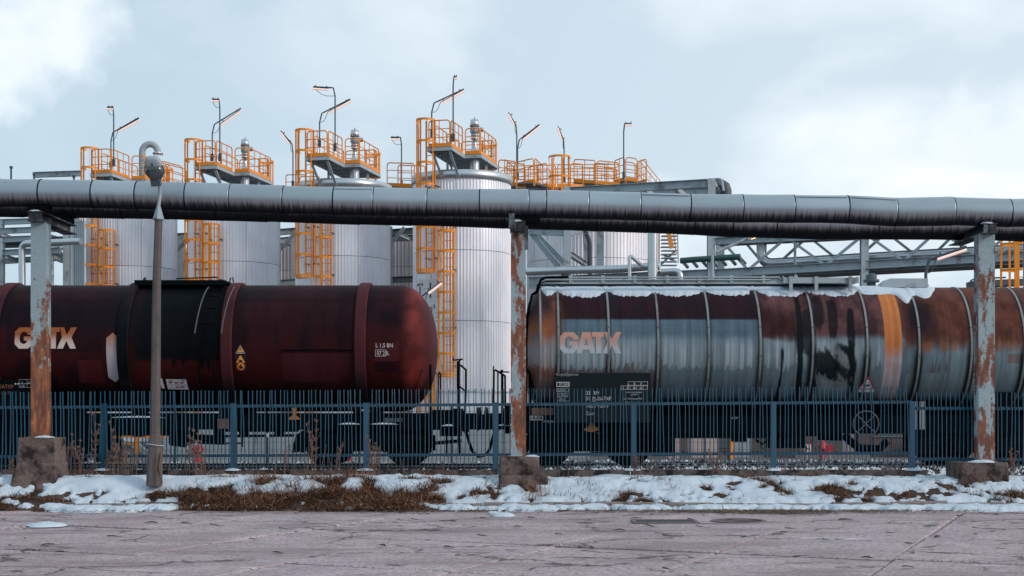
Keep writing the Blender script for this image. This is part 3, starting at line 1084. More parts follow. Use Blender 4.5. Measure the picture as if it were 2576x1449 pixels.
def weed(x, y, z, h, seed, kind):
    r_ = random.Random(seed)
    k = MB()
    for _ in range(r_.randint(2, 4) if kind != 'twig' else 1):
        a, ln = r_.uniform(0, 2 * PI), r_.uniform(0.02, 0.25)
        hh = h * r_.uniform(0.7, 1.0)
        ox, oy = r_.uniform(-.06, .06), r_.uniform(-.04, .04)
        pts = [Vector((ox + math.cos(a) * ln * t * t * hh + r_.uniform(-.006, .006), oy + math.sin(a) * ln * t * t * hh * .5, hh * t)) for t in [q / 6 for q in range(7)]]
        k.tube(pts, [0.0068 * (1 - t * 0.09) for t in range(7)], 4, False)
        for q in range(2, 7):
            base = pts[q]
            for _b in range({'plume': 5, 'bush': 5, 'twig': 1}[kind] if q > 2 else 2):
                a2 = r_.uniform(0, 2 * PI)
                L = hh * r_.uniform(0.05, 0.16) * (1.25 if kind == 'bush' else (1.0 if q < 5 else 0.6))
                tip = base + Vector((math.cos(a2) * L * 0.6, math.sin(a2) * L * 0.4, L * r_.uniform(0.5, 1.0)))
                k.tube([base, (base + tip) / 2 + Vector((0, 0, -.006)), tip], [0.004, 0.0033, 0.002], 3, False)
                if kind != 'twig':
                    for _s in range(5 if kind == 'plume' else 3):
                        c = base.lerp(tip, r_.uniform(0.4, 1.0)) + Vector((r_.uniform(-.012, .012), r_.uniform(-.012, .012), r_.uniform(-.01, .015)))
                        s_ = r_.uniform(0.004, 0.009)
                        k.add([c + Vector((s_, 0, 0)), c + Vector((-s_ * .6, s_, 0)), c + Vector((-s_ * .6, -s_, s_)), c + Vector((0, 0, s_ * 2.2))],
                              [(0, 1, 3), (1, 2, 3), (2, 0, 3), (0, 2, 1)])
    return put(k.mesh('dry_weed', M['weed']), 'dry_weed', None, (x, y, z))


spots = [(148, 0.75, 'plume'), (168, .6, 'bush'), (185, .9, 'plume'), (208, .55, 'bush'), (236, 1.25, 'plume'), (292, 1.05, 'plume'), (305, .7, 'bush'), (325, .6, 'bush'),
         (340, .5, 'bush'), (272, .5, 'bush'), (428, .55, 'twig'), (470, 1.0, 'plume'), (492, 1.05, 'plume'), (448, .6, 'twig'), (520, .6, 'twig'), (505, .5, 'bush'), (700, .55, 'twig'),
         (715, .6, 'bush'), (742, .7, 'twig'), (766, .6, 'twig'), (789, 1.1, 'plume'), (802, .75, 'twig'), (828, .6, 'twig'), (848, .7, 'bush'), (868, .6, 'twig'), (776, .5, 'twig'),
         (935, .75, 'plume'), (952, .6, 'bush'), (980, .5, 'twig'), (1010, .5, 'twig'), (905, .5, 'twig'), (1082, .35, 'twig'), (1110, .3, 'bush'), (1425, .42, 'twig'), (1450, .4, 'twig'), (1470, .35, 'twig'),
         (1600, .45, 'bush'), (1614, .5, 'twig'), (1700, .4, 'twig'), (1640, .35, 'twig'), (1790, .5, 'twig'), (1802, .55, 'bush'), (1820, .45, 'twig'), (1850, .4, 'twig'),
         (2005, .5, 'twig'), (2025, .45, 'twig'), (2230, .35, 'twig'), (2545, .6, 'plume'), (2562, .5, 'twig'), (60, .5, 'twig'), (25, .45, 'bush')]
LM = [(-200, 'the left edge'), (100, 'the left footing'), (262, 'first clear fence post'), (388, 'the lamp pole'), (588, 'second clear fence post'), (922, 'fence post by the maroon wagon end'),
      (1305, 'the middle footing'), (1594, 'fence post before the data board'), (1945, 'the next fence post'), (2294, 'last tall fence post'), (2480, 'the right footing'), (2800, 'the right edge')]
KD = {'plume': 'plumed dry weed', 'bush': 'bushy dead weed', 'twig': 'bare brown stalk'}
NTH = ['', 'second ', 'third ', 'fourth ', 'fifth ', 'sixth ', 'seventh ', 'eighth ', 'ninth ']
cnt = {}
for i, (p, h, kd) in sorted(enumerate(spots), key=lambda q: q[1][0]):
    y = fence_y(p) - random.uniform(0.25, 0.55)
    x = (p - CX) * y / F
    z = float(ground_h(np.array([x]), np.array([min(y, 26.2)]))[0]) + 0.0
    gi = max(q for q in range(len(LM) - 1) if LM[q][0] <= p)
    k_ = cnt[(gi, kd)] = cnt.get((gi, kd), 0) + 1
    lab = '%s%s rightwards from %s' % (NTH[k_ - 1] or 'first ', KD[kd], LM[gi][1])
    tag(weed(x, y, z, h, 100 + i, kd), lab, 'weed', {'plume': 'plumed weeds by the fence', 'bush': 'bushy weeds by the fence', 'twig': 'bare stalks by the fence'}[kd])

# ------------------------------------------------------------------ dark leaves, drain covers on the yard
lf = []
for s_ in range(4):
    r_ = random.Random(s_)
    k = MB()
    n = 9
    top = []
    for i in range(n):
        t = i / (n - 1)
        w = 0.022 * math.sin(PI * min(0.98, t + 0.04)) + 0.003
        x = (t - 0.5) * 0.16
        h = 0.012 + 0.016 * math.sin(PI * t + s_) * r_.uniform(.6, 1.2)
        k.v += [(x, -w, h * 0.6), (x, 0, h * 0.35 + .002), (x, w + r_.uniform(-.004, .004), h)]
    for i in range(n - 1):
        k.f += [(3 * i, 3 * i + 3, 3 * i + 4, 3 * i + 1), (3 * i + 1, 3 * i + 4, 3 * i + 5, 3 * i + 2)]
        k.sm += [True, True]
    lf.append(k.mesh('dead_leaf', M['leaf']))
leafpx = [(380, 1317), (470, 1318), (720, 1332), (1005, 1330), (1135, 1313), (1220, 1306), (755, 1340), (915, 1347), (62, 1356), (290, 1351), (640, 1357), (1450, 1308), (1600, 1305),
          (1740, 1309), (1770, 1327), (2060, 1305), (2120, 1310), (2420, 1300), (2460, 1330), (2240, 1340), (2340, 1325), (2290, 1370), (476, 1415), (1000, 1422), (960, 1375), (1130, 1378),
          (1680, 1433), (1880, 1388), (2180, 1406), (2290, 1428), (2480, 1432), (2520, 1380), (1560, 1336), (1410, 1345), (1050, 1308), (860, 1333), (1300, 1326), (2080, 1360), (1990, 1330),
          (1870, 1350), (2360, 1352), (1500, 1330), (545, 1322), (205, 1330), (120, 1372), (1340, 1305), (1640, 1325), (1215, 1347), (150, 1392), (700, 1392)]
for i, (p, q) in enumerate(leafpx):
    D = F * EYE / (q - HY)
    o = put(lf[i % 4], 'dead_leaf', None, ((p - CX) * D / F, D, 0.004), (0, 0, random.gauss(0, 0.5)), (random.uniform(.8, 1.5), random.uniform(.8, 1.5), random.uniform(.6, 1.1)))
    tag(o, 'small curled dark leaf lying on the concrete yard', 'leaf', 'dark leaves scattered on the concrete')


def disc_pts(px, py):
    D = F * EYE / (py - HY)
    return ((px - CX) * D / F, D, 0.008)


M['cover'] = paint('cast_iron_cover', (0.17, 0.135, 0.135), 0.7, var=0.3, scale=6)
c = disc_pts(1673, 1313)
gr = thing('drain_grate', 'dark slotted drain grate set in the concrete, left of the round cover', 'drain grate', c)
k = MB()
for sgn in (-1, 1):
    k.box((c[0], c[1] + sgn * 0.25, c[2]), (0.98, 0.05, 0.022)).box((c[0] + sgn * 0.47, c[1], c[2]), (0.05, 0.5, 0.020))
k.build('frame', M['cover'], gr)
bar = MB().box((0, 0, 0), (0.03, 0.44, 0.016)).mesh('bar', M['steel_dark'])
for i in range(13):
    at(bar, 'bar', gr, (c[0] - 0.42 + i * 0.07, c[1], c[2]), (0, 0, R(14)))
c = disc_pts(1858, 1311)
mc = thing('manhole_cover', 'round iron manhole cover in the concrete, right of the drain grate', 'manhole cover', c)
MB().lathe([(0.42, -0.02), (0.42, 0.006), (0.36, 0.006), (0.36, -0.004)], c, n=32, sm=False).build('ring', M['cover'], mc)
MB().lathe([(0.35, -0.02), (0.35, 0.004), (0.0001, 0.004)], c, n=32, sm=False).build('lid', M['plinth'], mc)
# ------------------------------------------------------------------ storage tanks
TR = 2.083


def panel_mesh(radius, ang, h, ribs, mat, depth=0.028, name='cladding_panel'):
    """one corrugated sheet bent to the shell, local x = 0 direction at angle 0 (towards -Y)"""
    prof = []
    for i in range(ribs):
        for f_, d_ in ((0.05, 0), (0.60, 0), (0.72, depth), (0.88, depth)):
            prof.append(((i + f_) / ribs, d_))
    prof.append((0.996, 0))
    k = MB()
    n = len(prof)
    for z in (0.010, h - 0.010):
        for t, d_ in prof:
            a = (t - 0.5) * ang
            r_ = radius + d_
            k.v.append((math.sin(a) * r_, -math.cos(a) * r_, z))
    k.f = [(i, i + 1, n + i + 1, n + i) for i in range(n - 1)]
    k.sm = [False] * len(k.f)
    return k.mesh(name, mat)


def make_shell(root, radius, zs, npan, ribs, mat, back=0.45, tw=0.0):
    """inner drum plus the sheets of its cladding that can be seen"""
    MB().lathe([(radius - 0.05, zs[0]), (radius - 0.05, zs[-1])], (0, 0, 0), n=48).build('shell', M['steel_dark'], root)
    ang = 2 * PI / npan
    hs = {}
    for z0, z1 in zip(zs[:-1], zs[1:]):
        h = round(z1 - z0, 3)
        if h not in hs:
            hs[h] = panel_mesh(radius, ang, h, ribs, mat)
        for i in range(npan):
            a = i * ang + tw
            if -math.cos(a) > back:
                continue
            put(hs[h], 'cladding_panel', root, (0, 0, z0), (0, 0, a))


LAD = {}


def ladder(root, x, y, az, z0, z1, hr=0.36, first=None, rungw=0.42, name='caged_ladder', foot=True):
    """caged ladder at (x, y); az: outward direction as an angle from -Y"""
    ox, oy = math.sin(az), -math.cos(az)
    tx, ty = math.cos(az), math.sin(az)
    k = MB()
    for s in (-1, 1):
        c = (x + tx * s * rungw / 2, y + ty * s * rungw / 2)
        k.bar((c[0], c[1], z0), (c[0], c[1], z1), 0.075, 0.03, (ox, oy, 0))
    part = k.build(name, M['orange'], root)
    if 'rung' not in LAD:
        LAD['rung'] = MB().tube([(-0.2, 0, 0), (0.2, 0, 0)], 0.017, 6).mesh('rung', M['orange'])
        h = MB()
        rI, rO = 0.345, 0.36
        n = 14
        pr = []
        for i in range(n + 1):
            t = -0.12 * PI + (1.24 * PI) * i / n
            pr.append((math.cos(t), -math.sin(t) * 1.05))
        for i in range(n):
            a, b_ = pr[i], pr[i + 1]
            h.bar((a[0] * rO, a[1] * rO - 0.34, 0), (b_[0] * rO, b_[1] * rO - 0.34, 0), 0.014, 0.095)
        LAD['hoop'] = h.mesh('hoop', M['orange'])
    first = z0 + 0.2
    nr = int((z1 - z0) / 0.36)
    for i in range(nr):
        put(LAD['rung'], 'rung', part, (x, y, z0 + 0.2 + i * 0.36), (0, 0, az))
    nh = max(2, int(round((z1 - z0) / 0.87)) + 1)
    for i in range(nh):
        put(LAD['hoop'], 'hoop', part, (x, y, z0 + 0.05 + (z1 - z0 - 0.12) * i / (nh - 1)), (0, 0, az), (hr / 0.36, hr / 0.36, 1))
    key = ('strap', round(z1 - z0, 2))
    if key not in LAD:
        LAD[key] = MB().box((0, 0, (z1 - z0) / 2), (0.07, 0.012, z1 - z0 - 0.06)).mesh('strap', M['orange'])
    for t in (0.0, 0.25, 0.5, 0.75, 1.0):
        a = PI * t
        lx, ly = math.cos(a) * (hr - .012), -0.34 * hr / 0.36 - math.sin(a) * 1.05 * (hr - .012)
        wx = x + tx * lx - ox * ly
        wy = y + ty * lx - oy * ly
        put(LAD[key], 'strap', part, (wx, wy, z0), (0, 0, az + a - PI / 2))
    if foot:
        n = 10
        pts = [(x + tx * hr * math.cos(PI * i / n) + ox * (0.34 + hr * math.sin(PI * i / n)), y + ty * hr * math.cos(PI * i / n) + oy * (0.34 + hr * math.sin(PI * i / n)), z0 - 0.02) for i in range(n + 1)]
        q = MB()
        q.add(pts + [(a, b_, c - 0.05) for a, b_, c in pts], [tuple(range(n + 1)), tuple(range(n + 1, 2 * n + 2))[::-1]] + [(i, i + 1, n + 2 + i, n + 1 + i) for i in range(n)])
        q.build('cage_floor', M['orange'], part)
    return part


def railing(root, p, q, h=1.1, step=0.55, low=True, toe=0.16, gate=False):
    """guard rail panel: bent tube frame, two knee rails, posts, toe board"""
    p, q = Vector(p), Vector(q)
    d = (q - p)
    L = d.length
    d.normalize()
    k = MB()
    up = Vector((0, 0, 1))
    rc = 0.14
    top = []
    for c, s0 in ((p, 1), (q, -1)):
        arc = []
        for i in range(5):
            t = PI / 2 * i / 4
            arc.append(c + d * s0 * (rc - rc * math.cos(t)) + up * (h - rc + rc * math.sin(t)))
        top.append(arc)
    k.tube([p - up * 0.16] + top[0] + top[1][::-1] + [q - up * 0.16], 0.027, 6)
    for f_ in (0.36, 0.68):
        k.tube([p + up * h * f_, q + up * h * f_], 0.019, 5)
    n = max(1, int(round(L / step)))
    for i in range(1, n):
        c = p + d * L * i / n
        k.tube([c - up * 0.16, c + up * (h - 0.01)], 0.02, 5)
    o = k.build('railing', M['orange'], root)
    if toe:
        s = d.cross(up) * 0.02
        MB().bar(p + up * toe * 0.45 + s, q + up * toe * 0.45 + s, 0.008, toe).build('toe_board', M['orange'], o)
    return o


AL = R(-14)
U, V = Vector((math.cos(AL), math.sin(AL), 0)), Vector((-math.sin(AL), math.cos(AL), 0))
ZT, ZD = 11.36, 12.55       # underside of the collar, deck level


def uv(u, v, z=ZD):
    return U * u + V * v + Vector((0, 0, z))


def make_tank(root, vent=True):
    make_shell(root, TR, [0.2, 2.45, 5.40, 8.35, ZT], 12, 8, M['sheet'], tw=R(9))
    MB().lathe([(TR + .06, ZT - 0.02), (TR + .10, ZT), (TR + .10, ZT + 0.32), (TR + .06, ZT + 0.335)], (0, 0, 0), n=64).build('collar', M['galv'], root)
    MB().lathe([(TR + .07, ZT + 0.33), (0.5, ZT + 0.55), (0.0001, ZT + 0.56)], (0, 0, 0), n=48).build('roof', M['galv'], root)
    MB().lathe([(TR + .06, 2.40), (TR + .06, 2.47)], (0, 0, 0), n=48).build('base_band', M['galv'], root)
    # deck: a front arm and the main platform over the roof
    dk = root
    for (u0, u1, v0, v1), nm in (((-.72, .32, -2.68, -.76), 'deck_arm'), ((-.72, 1.05, -.755, 2.1), 'deck')):
        k = MB()
        k.prism([(u0, v0), (u1, v0), (u1, v1), (u0, v1)], (0, 0, ZD - 0.03), U, V, 0.03)
        do = k.build(nm, M['deck'], root)
        k = MB()
        for a, b_ in (((u0, v0), (u1, v0)), ((u1, v0), (u1, v1)), ((u1, v1), (u0, v1)), ((u0, v1), (u0, v0))):
            k.bar(uv(*a, ZD - 0.10), uv(*b_, ZD - 0.10), 0.05, 0.14)
        n = int((v1 - v0) / 0.5)
        for i in range(1, n):
            v = v0 + (v1 - v0) * i / n
            k.bar(uv(u0 + .03, v, ZD - 0.09), uv(u1 - .03, v, ZD - 0.09), 0.05, 0.08)
        k.build('edge_channel', M['steel'], do)
    railing(root, uv(-.68, -2.62), uv(.22, -2.62), step=0.45)
    railing(root, uv(.26, -2.58), uv(.26, -.84), step=0.6)
    railing(root, uv(.36, -.72), uv(.98, -.72), step=1.0)
    railing(root, uv(1.01, -.66), uv(1.01, 1.98), step=0.6)
    railing(root, uv(.9, 2.05), uv(-.6, 2.05), step=0.6)
    railing(root, uv(-.68, -1.7), uv(-.68, .0), step=0.6)
    railing(root, uv(-.68, .06), uv(-.68, 2.0), step=0.6)
    # struts from the arm down to the shell
    for i, u in enumerate((-.55, .2)):
        a = uv(u, -2.6, ZD - 0.16)
        b_ = Vector((a.x * 0.80 + (0.55 if i else 0.35) * 0.5, -math.sqrt(max(0.1, (TR + .12) ** 2 - (a.x * 0.80 + 0.2) ** 2)), ZT + 0.0))
        MB().ibeam(a, b_, 0.10, 0.10, 0.015, up=(1, 0, 0)).build('strut', M['steel'], root)
    # deck supports and tank nozzles
    for u, v in ((-.5, -.5), (.9, 1.9), (-.5, 1.9), (.85, .9)):
        MB().bar(uv(u, v, ZT + .3), uv(u, v, ZD - .16), 0.1, 0.1).build('support_leg', M['steel'], root)
    MB().cyl(uv(.62, -.2, ZT + .4), uv(.62, -.2, ZD + .12), 0.2, 16).build('nozzle', M['galv'], root)
    k = MB()
    k.tube([uv(-.3, -.5, ZT + .6), uv(-.2, -.9, ZT + .62), uv(-.1, -1.6, ZD - .5), uv(-.1, -1.9, ZD - .25), uv(.2, -2.2, ZD - .2)], 0.04, 8)
    k.build('cable_duct', M['steel_dark'], root)
    # ladders: right flight, left flight up to the deck, lower flight
    def on(az, r_):
        return (math.sin(az) * r_, -math.cos(az) * r_)
    a1 = R(-31.5)
    x, y = on(a1, TR + .30)
    ladder(root, x, y, a1, 7.4, 13.75, hr=.37)
    a2 = R(-12)
    x, y = on(a2, TR + .30)
    ladder(root, x, y, a2, 3.1, 9.95)
    a3 = R(-32)
    x, y = on(a3, TR + .30)
    ladder(root, x, y, a3, 0.3, 4.15, foot=False)
    for (az, zz) in ((a1, (8, 9.6, 11)), (a2, (3.5, 5.1, 7.5, 9.3)), (a3, (1.0, 3.2))):
        for z in zz:
            for s in (-.24, .24):
                c = on(az, TR)
                d_ = on(az, TR + .32)
                t = Vector((math.cos(az) * s, math.sin(az) * s, z))
                MB().bar(Vector((*c, 0)) + t, Vector((*d_, 0)) + t, 0.05, 0.06).build('ladder_bracket', M['steel_dark'], root)
    c = uv(.55, 2.2)
    ladder(root, c.x, c.y, R(166), ZD - 0.1, ZD + 1.1, foot=False)


def vent_valve(root):
    c = uv(.62, -.2, 0)
    k = MB()
    z = ZD + .10
    k.lathe([(.21, z), (.21, z + .07), (.17, z + .10), (.10, z + .45), (.09, z + .62), (.16, z + .63), (.16, z + .70), (.10, z + .71), (.10, z + .76), (.17, z + .77), (.17, z + .83), (.12, z + .84)], c, n=20)
    o = k.build('vent_valve', M['galv'], root)
    k = MB()
    k.lathe([(.12, z + .84), (.19, z + .92), (.2, z + 1.08), (.13, z + 1.16)], c, n=20)
    k.cyl(c + Vector((.1, -.03, z + 1.02)), c + Vector((.36, -.09, z + 1.03)), .1, 12)
    k.build('valve_body', M['steel'], o)
    MB().lathe([(.18, z + 1.16), (.21, z + 1.17), (.17, z + 1.46), (.0001, z + 1.47)], c, n=20).build('valve_cap', M['galv'], o)
    MB().cyl(c + Vector((0, 0, z + 1.47)), c + Vector((0, 0, z + 1.58)), .02, 6).build('spindle', M['steel_dark'], o)
    return o


def gooseneck(root):
    c = uv(.62, -.2, 0)
    z = ZD + .1
    rr = 0.37
    pts = [c + Vector((0, 0, z + .02)), c + Vector((0, 0, z + 1.25))]
    pts += [c + Vector((rr * (1 - math.cos(t)), 0.0, z + 1.25 + rr * math.sin(t) * 1.1)) for t in [PI * i / 12 for i in range(1, 13)]]
    o = MB().tube(pts, 0.155, 18).build('vent_pipe', M['lampshell'], root)
    e = pts[-1]
    MB().lathe([(0.16, .06), (0.25, .06), (0.25, 0), (.05, 0)], e - Vector((0, 0, .05)), n=20, sm=False).build('flange', M['galv'], o)
    k = MB()
    for i in range(10):
        t = 2 * PI * i / 10
        k.cyl(e + Vector((math.cos(t) * .21, math.sin(t) * .21, -.12)), e + Vector((math.cos(t) * .21, math.sin(t) * .21, -.04)), .013, 6)
    k.build('bolt', M['steel_dark'], o)


tank_at = []
for px, D in ((1162, 60.0), (863, 62.2), (589, 64.4), (332, 66.4)):
    tank_at.append(Vector(((px - CX) * D / F, D, 0)))
tank0 = thing('storage_tank', 'tallest silver storage tank marked T 11, with bare platform struts above', 'tank', (0, 0, 0), 'silver storage tanks in a row')
make_tank(tank0)
tanks = [tank0]
for lb in ('silver storage tank directly left of the tank marked T 11', 'silver storage tank between the gooseneck-vent tank and the third tank',
           'silver storage tank with curved gooseneck vent pipe, leftmost'):
    t = dup(tank0)
    t['label'] = lb
    tanks.append(t)
tanks[1]['label'] = 'silver storage tank immediately left of the tank marked T 11'
tanks[2]['label'] = 'silver storage tank just right of the one with a gooseneck vent'
for t in tanks[:3]:
    if t is tank0:
        vv = vent_valve(t)
    else:
        dup(vv, t)
gooseneck(tanks[3])
for t, p in zip(tanks, tank_at):
    t.location = p
for t, a_ in zip(tanks, (.3, 1.3, 2.2, 3.2)):
    t.rotation_euler.z = R(a_)
# name board bent round the marked tank
c = tank_at[0]


def wrap_v(g, a0, z0, r_, name, mat, parent):
    vs = []
    for u, v in g[0]:
        a = a0 + u / r_
        vs.append(c + Vector((math.sin(a) * r_, -math.cos(a) * r_, z0 + v)))
    k = MB()
    k.add(vs, g[1])
    return k.build(name, mat, parent)


seg = ([], [])
bw = 1.36
gs = [rect_geo(i * bw / 12, 0, bw / 12, 1.62) for i in range(12)]
a0 = R(-62)
board = wrap_v(join_geo(*gs), a0, 5.55, TR + .05, 'name_board', M['signbg'], tank0)
wrap_v(cut_geo(join_geo(shift_geo(text_geo('T 11', 0.66, 0.86), 0.06, 0.83)), 0.2), a0, 5.55, TR + .058, 'lettering', M['blacksign'], board)
wrap_v(shift_geo(text_geo('100m³', 0.34, 0.95), 0.06, 0.22), a0, 5.55, TR + .058, 'lettering', M['blacksign'], board)

# ------------------------------------------------------------------ larger tanks behind


def big_tank(px, D, rad, ztop, lb, back=0.2, deck=False, mat='sheet_far'):
    t = thing('storage_tank', lb, 'tank', (0, 0, 0), 'larger tanks behind the row')
    n = int(round(2 * PI * rad / 1.1))
    make_shell(t, rad, [0.2, 3.2, 6.2, 9.2, ztop], n, 6, M[mat], back=0.15)
    MB().lathe([(rad + .07, ztop - .02), (rad + .11, ztop), (rad + .11, ztop + .3), (rad + .05, ztop + .31)], (0, 0, 0), n=64).build('collar', M['steel'], t)
    MB().lathe([(rad + .06, ztop + .3), (0.0001, ztop + .62)], (0, 0, 0), n=48).build('roof', M['steel'], t)
    t.location = ((px - CX) * D / F, D, 0)
    return t


big_tank(1492, 72, 3.42, 12.2, 'wide silver tank on the right behind the middle column', mat='sheet')
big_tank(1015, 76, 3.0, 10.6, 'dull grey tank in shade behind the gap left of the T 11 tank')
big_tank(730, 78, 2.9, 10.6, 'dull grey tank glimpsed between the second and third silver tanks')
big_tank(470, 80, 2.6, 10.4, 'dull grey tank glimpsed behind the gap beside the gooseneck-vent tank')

# ------------------------------------------------------------------ orange catwalks between the tanks


def walk(name, label, pts, h=1.1, width=0.8, side=1, back=True, step=0.9):
    """railed walkway following deck points"""
    t = thing(name, label, 'walkway', pts[0])
    pts = [Vector(p) for p in pts]
    k = MB()
    for a, b_ in zip(pts[:-1], pts[1:]):
        d = (b_ - a).normalized()
        s = Vector((-d.y, d.x, 0)) * width
        k.add([a, b_, b_ + s, a + s, a - Vector((0, 0, .08)), b_ - Vector((0, 0, .08)), b_ + s - Vector((0, 0, .08)), a + s - Vector((0, 0, .08))],
              [(0, 1, 2, 3), (4, 7, 6, 5), (0, 4, 5, 1), (3, 2, 6, 7), (0, 3, 7, 4), (1, 5, 6, 2)])
    k.build('deck', M['deck'], t)
    for a, b_ in zip(pts[:-1], pts[1:]):
        d = (b_ - a).normalized()
        s = Vector((-d.y, d.x, 0)) * width
        g = d * 0.05
        railing(t, a + g, b_ - g, h, step)
        if back:
            railing(t, a + g + s, b_ - g + s, h, step)
    return t


walk('catwalk', 'orange railed catwalk between the third tank and the T 11 tank', [P(972, 468, 65.5), P(1045, 471, 64.5)], step=1.0)
walk('catwalk', 'orange railed catwalk left of the T 11 tank\'s neighbour, above the pipe', [P(718, 496, 68.5), P(770, 497, 67)], step=1.2)
walk('catwalk', 'orange railed catwalk joining the T 11 tank to the right-hand platforms', [P(1252, 462, 63.5), P(1302, 468, 63.0)], step=1.2)
walk('catwalk', 'short orange catwalk just right of the gooseneck-vent tank', [P(402, 462, 66), P(462, 478, 66)], step=1.2)
walk('roof_platform', 'orange railed platform right of the T 11 tank, beside the cage', [P(1292, 470, 64), P(1345, 458, 63.5), P(1366, 476, 66)], width=1.4, step=0.6)
walk('roof_platform', 'orange railed roof platform with long bulging rail on the wide tank', [P(1442, 458, 67), P(1500, 462, 66), P(1560, 468, 66)], width=1.5, step=0.55)
walk('roof_platform', 'orange railed landing under the single lamp at the right end of the platforms', [P(1545, 462, 67), P(1572, 453, 66), P(1606, 458, 66)], width=1.2, step=0.6)
walk('catwalk', 'long orange catwalk running behind the right-hand roof platforms of the wide tank', [P(1268, 474, 69), P(1400, 470, 69.5), P(1560, 468, 70)], step=0.7, width=1.2)
t = thing('access_ladder', 'orange caged access ladder standing up between the right-hand roof platforms', 'ladder', (0, 0, 0))
ladder(t, 0, 0, R(10), -0.6, 1.35, hr=0.5, rungw=0.5)
t.location = P(1402, 470, 64.5)
l0 = chain(t)
railing(t, l0 + Vector((.62, 0, 0)), l0 + Vector((1.2, .3, 0)), 1.1)
# stair from the landing down to the right
st = thing('roof_stair', 'orange handrailed stair descending to the right from the roof landing', 'stair', P(1606, 458, 66))
a, b_ = P(1610, 456, 66), P(1665, 520, 66)
k = MB()
for off in (0, 0.9):
    o_ = Vector((0, off, 0))
    k.tube([a + o_, a + o_ + Vector((0, 0, 1.0)), a + o_ + Vector((.12, 0, 1.05)), b_ + o_ + Vector((.1, 0, 1.0)), b_ + o_ + Vector((.1, 0, 0))], 0.022, 6)
    k.tube([a + o_ + Vector((0, 0, .5)), b_ + o_ + Vector((0, 0, .5))], 0.015, 5)
    for f_ in (.25, .5, .75):
        q = a.lerp(b_, f_) + o_
        k.tube([q, q + Vector((0, 0, 1.02))], 0.015, 5)
k.build('handrail', M['orange'], st)
k = MB()
k.bar(a - Vector((0, 0, .1)), b_ - Vector((0, 0, .1)), 0.04, 0.2).bar(a + Vector((0, .9, -.1)), b_ + Vector((0, .9, -.1)), 0.04, 0.2)
k.build('stringer', M['orange'], st)
tr = MB().box((0, .45, 0), (.24, .84, .03)).mesh('tread', M['deck'])
for i in range(6):
    at(tr, 'tread', st, a.lerp(b_, (i + .5) / 6))
# lower flight at the edge of the wide tank
st = thing('tank_stair', 'orange and grey stair flight climbing the right edge of the wide tank', 'stair', P(1665, 650, 63))
tr2 = MB().box((0, 0, 0), (.70, .5, .035)).mesh('tread', M['steel'])
for i in range(10):
    q = P(1668, 585 + i * 9.2, 63)
    at(tr2, 'tread', st, q + Vector((0.25 + (i % 2) * .02, 0, 0)))
k = MB()
k.bar(P(1658, 560, 63), P(1658, 690, 63), .06, .06).bar(P(1676, 560, 62.8), P(1690, 625, 62.8), .08, .2).bar(P(1690, 560, 62.8), P(1702, 640, 62.8), .05, .05)
k.build('rail', M['orange'], st)
k = MB()
k.bar(P(1660, 668, 63), P(1702, 628, 63), .1, .1).bar(P(1668, 640, 63), P(1702, 660, 63), .1, .1).bar(P(1704, 560, 63), P(1706, 662, 63), .05, .05)
k.build('brace', M['steel'], st)

# ------------------------------------------------------------------ lamps on the tanks


def tube_lamp(label, D, post, arm, fx, group='tube lamps above the tanks', small=False, rad=0.03, lit='tube', D2=None):
    """post: points bottom to bend; arm: bend to tip; fx: ends of the hanging luminaire"""
    base = P(*post[0], D)
    t = thing('tube_lamp', label, 'lamp', base, group)
    pts = [P(*q, D) for q in post]
    tip = [P(*q, D) for q in arm]
    b_ = pts[-1]
    k = MB()
    a1 = b_ + (tip[0] - b_) * 0.25
    k.tube(pts[:-1] + [b_ - (b_ - pts[-2]).normalized() * min(.35, (b_ - pts[-2]).length * .4), b_ + (tip[0] - b_).normalized() * .02 + (tip[0] - b_) * .06, b_ + (tip[0] - b_) * .16] + tip, rad, 8)
    po = k.build('pole', M['lamp_steel'], t)
    MB().bar(pts[0] + Vector((0, 0, .0)), pts[0] + Vector((0, 0, .32)), .12, .12).build('clamp', M['lamp_steel'], po)
    f0, f1 = P(*fx[0], D), P(*fx[1], D)
    d = (f1 - f0).normalized()
    s = Vector((-d.z, 0, d.x))
    if s.z < 0:
        s = -s
    k = MB()
    k.bar(f0 + s * .05, f1 + s * .05, .08, .03, up=s)
    fxo = k.build('luminaire', M['lamp_steel'], t)
    MB().cyl(f0, f1, .048, 10).build('tube', M[lit], fxo)
    for q in (.15, .85):
        c_ = f0.lerp(f1, q)
        MB().bar(c_ + s * .06, c_ + s * .16, .04, .04).build('hanger', M['lamp_steel'], fxo)
    mid = (pts[-1] - Vector((0, 0, .35)))
    sag = (mid + f0) / 2 - Vector((0, 0, .12)) + (f0 - mid) * .1
    MB().tube([mid, mid.lerp(sag, .6) - Vector((0, 0, .04)), sag, f0 + s * .05], .012, 4, False).build('cable', M['lamp_steel'], fxo)
    return t


tube_lamp('slanting tube lamp above the gooseneck-vent tank', 65.2, [(279, 423), (279, 336)], [(349, 296)], [(298, 331), (352, 301)])
tube_lamp('upright post with small level tube lamp on the gooseneck-vent tank', 63.6, [(286, 418), (286, 269)], [(271, 268.5)], [(269, 274.5), (285, 275)])
tube_lamp('slanting tube lamp on the tank right of the gooseneck vent', 63.2, [(534, 405), (534, 316)], [(606, 272)], [(557, 314), (607, 279)])
tube_lamp('upright post with small level tube lamp right of the gooseneck tank', 61.8, [(553, 405), (553, 250)], [(534, 249)], [(533, 254), (551, 254.5)])
tube_lamp('slanting tube lamp crossing a taller post, left of the T 11 tank', 61, [(804, 370), (804, 288)], [(881, 249)], [(826, 285), (883, 254)])
tube_lamp('tall post whose level tube lamp points left, left of the T 11 tank', 59.6, [(843, 380), (843, 221)], [(788, 218)], [(787, 223), (827, 226)])
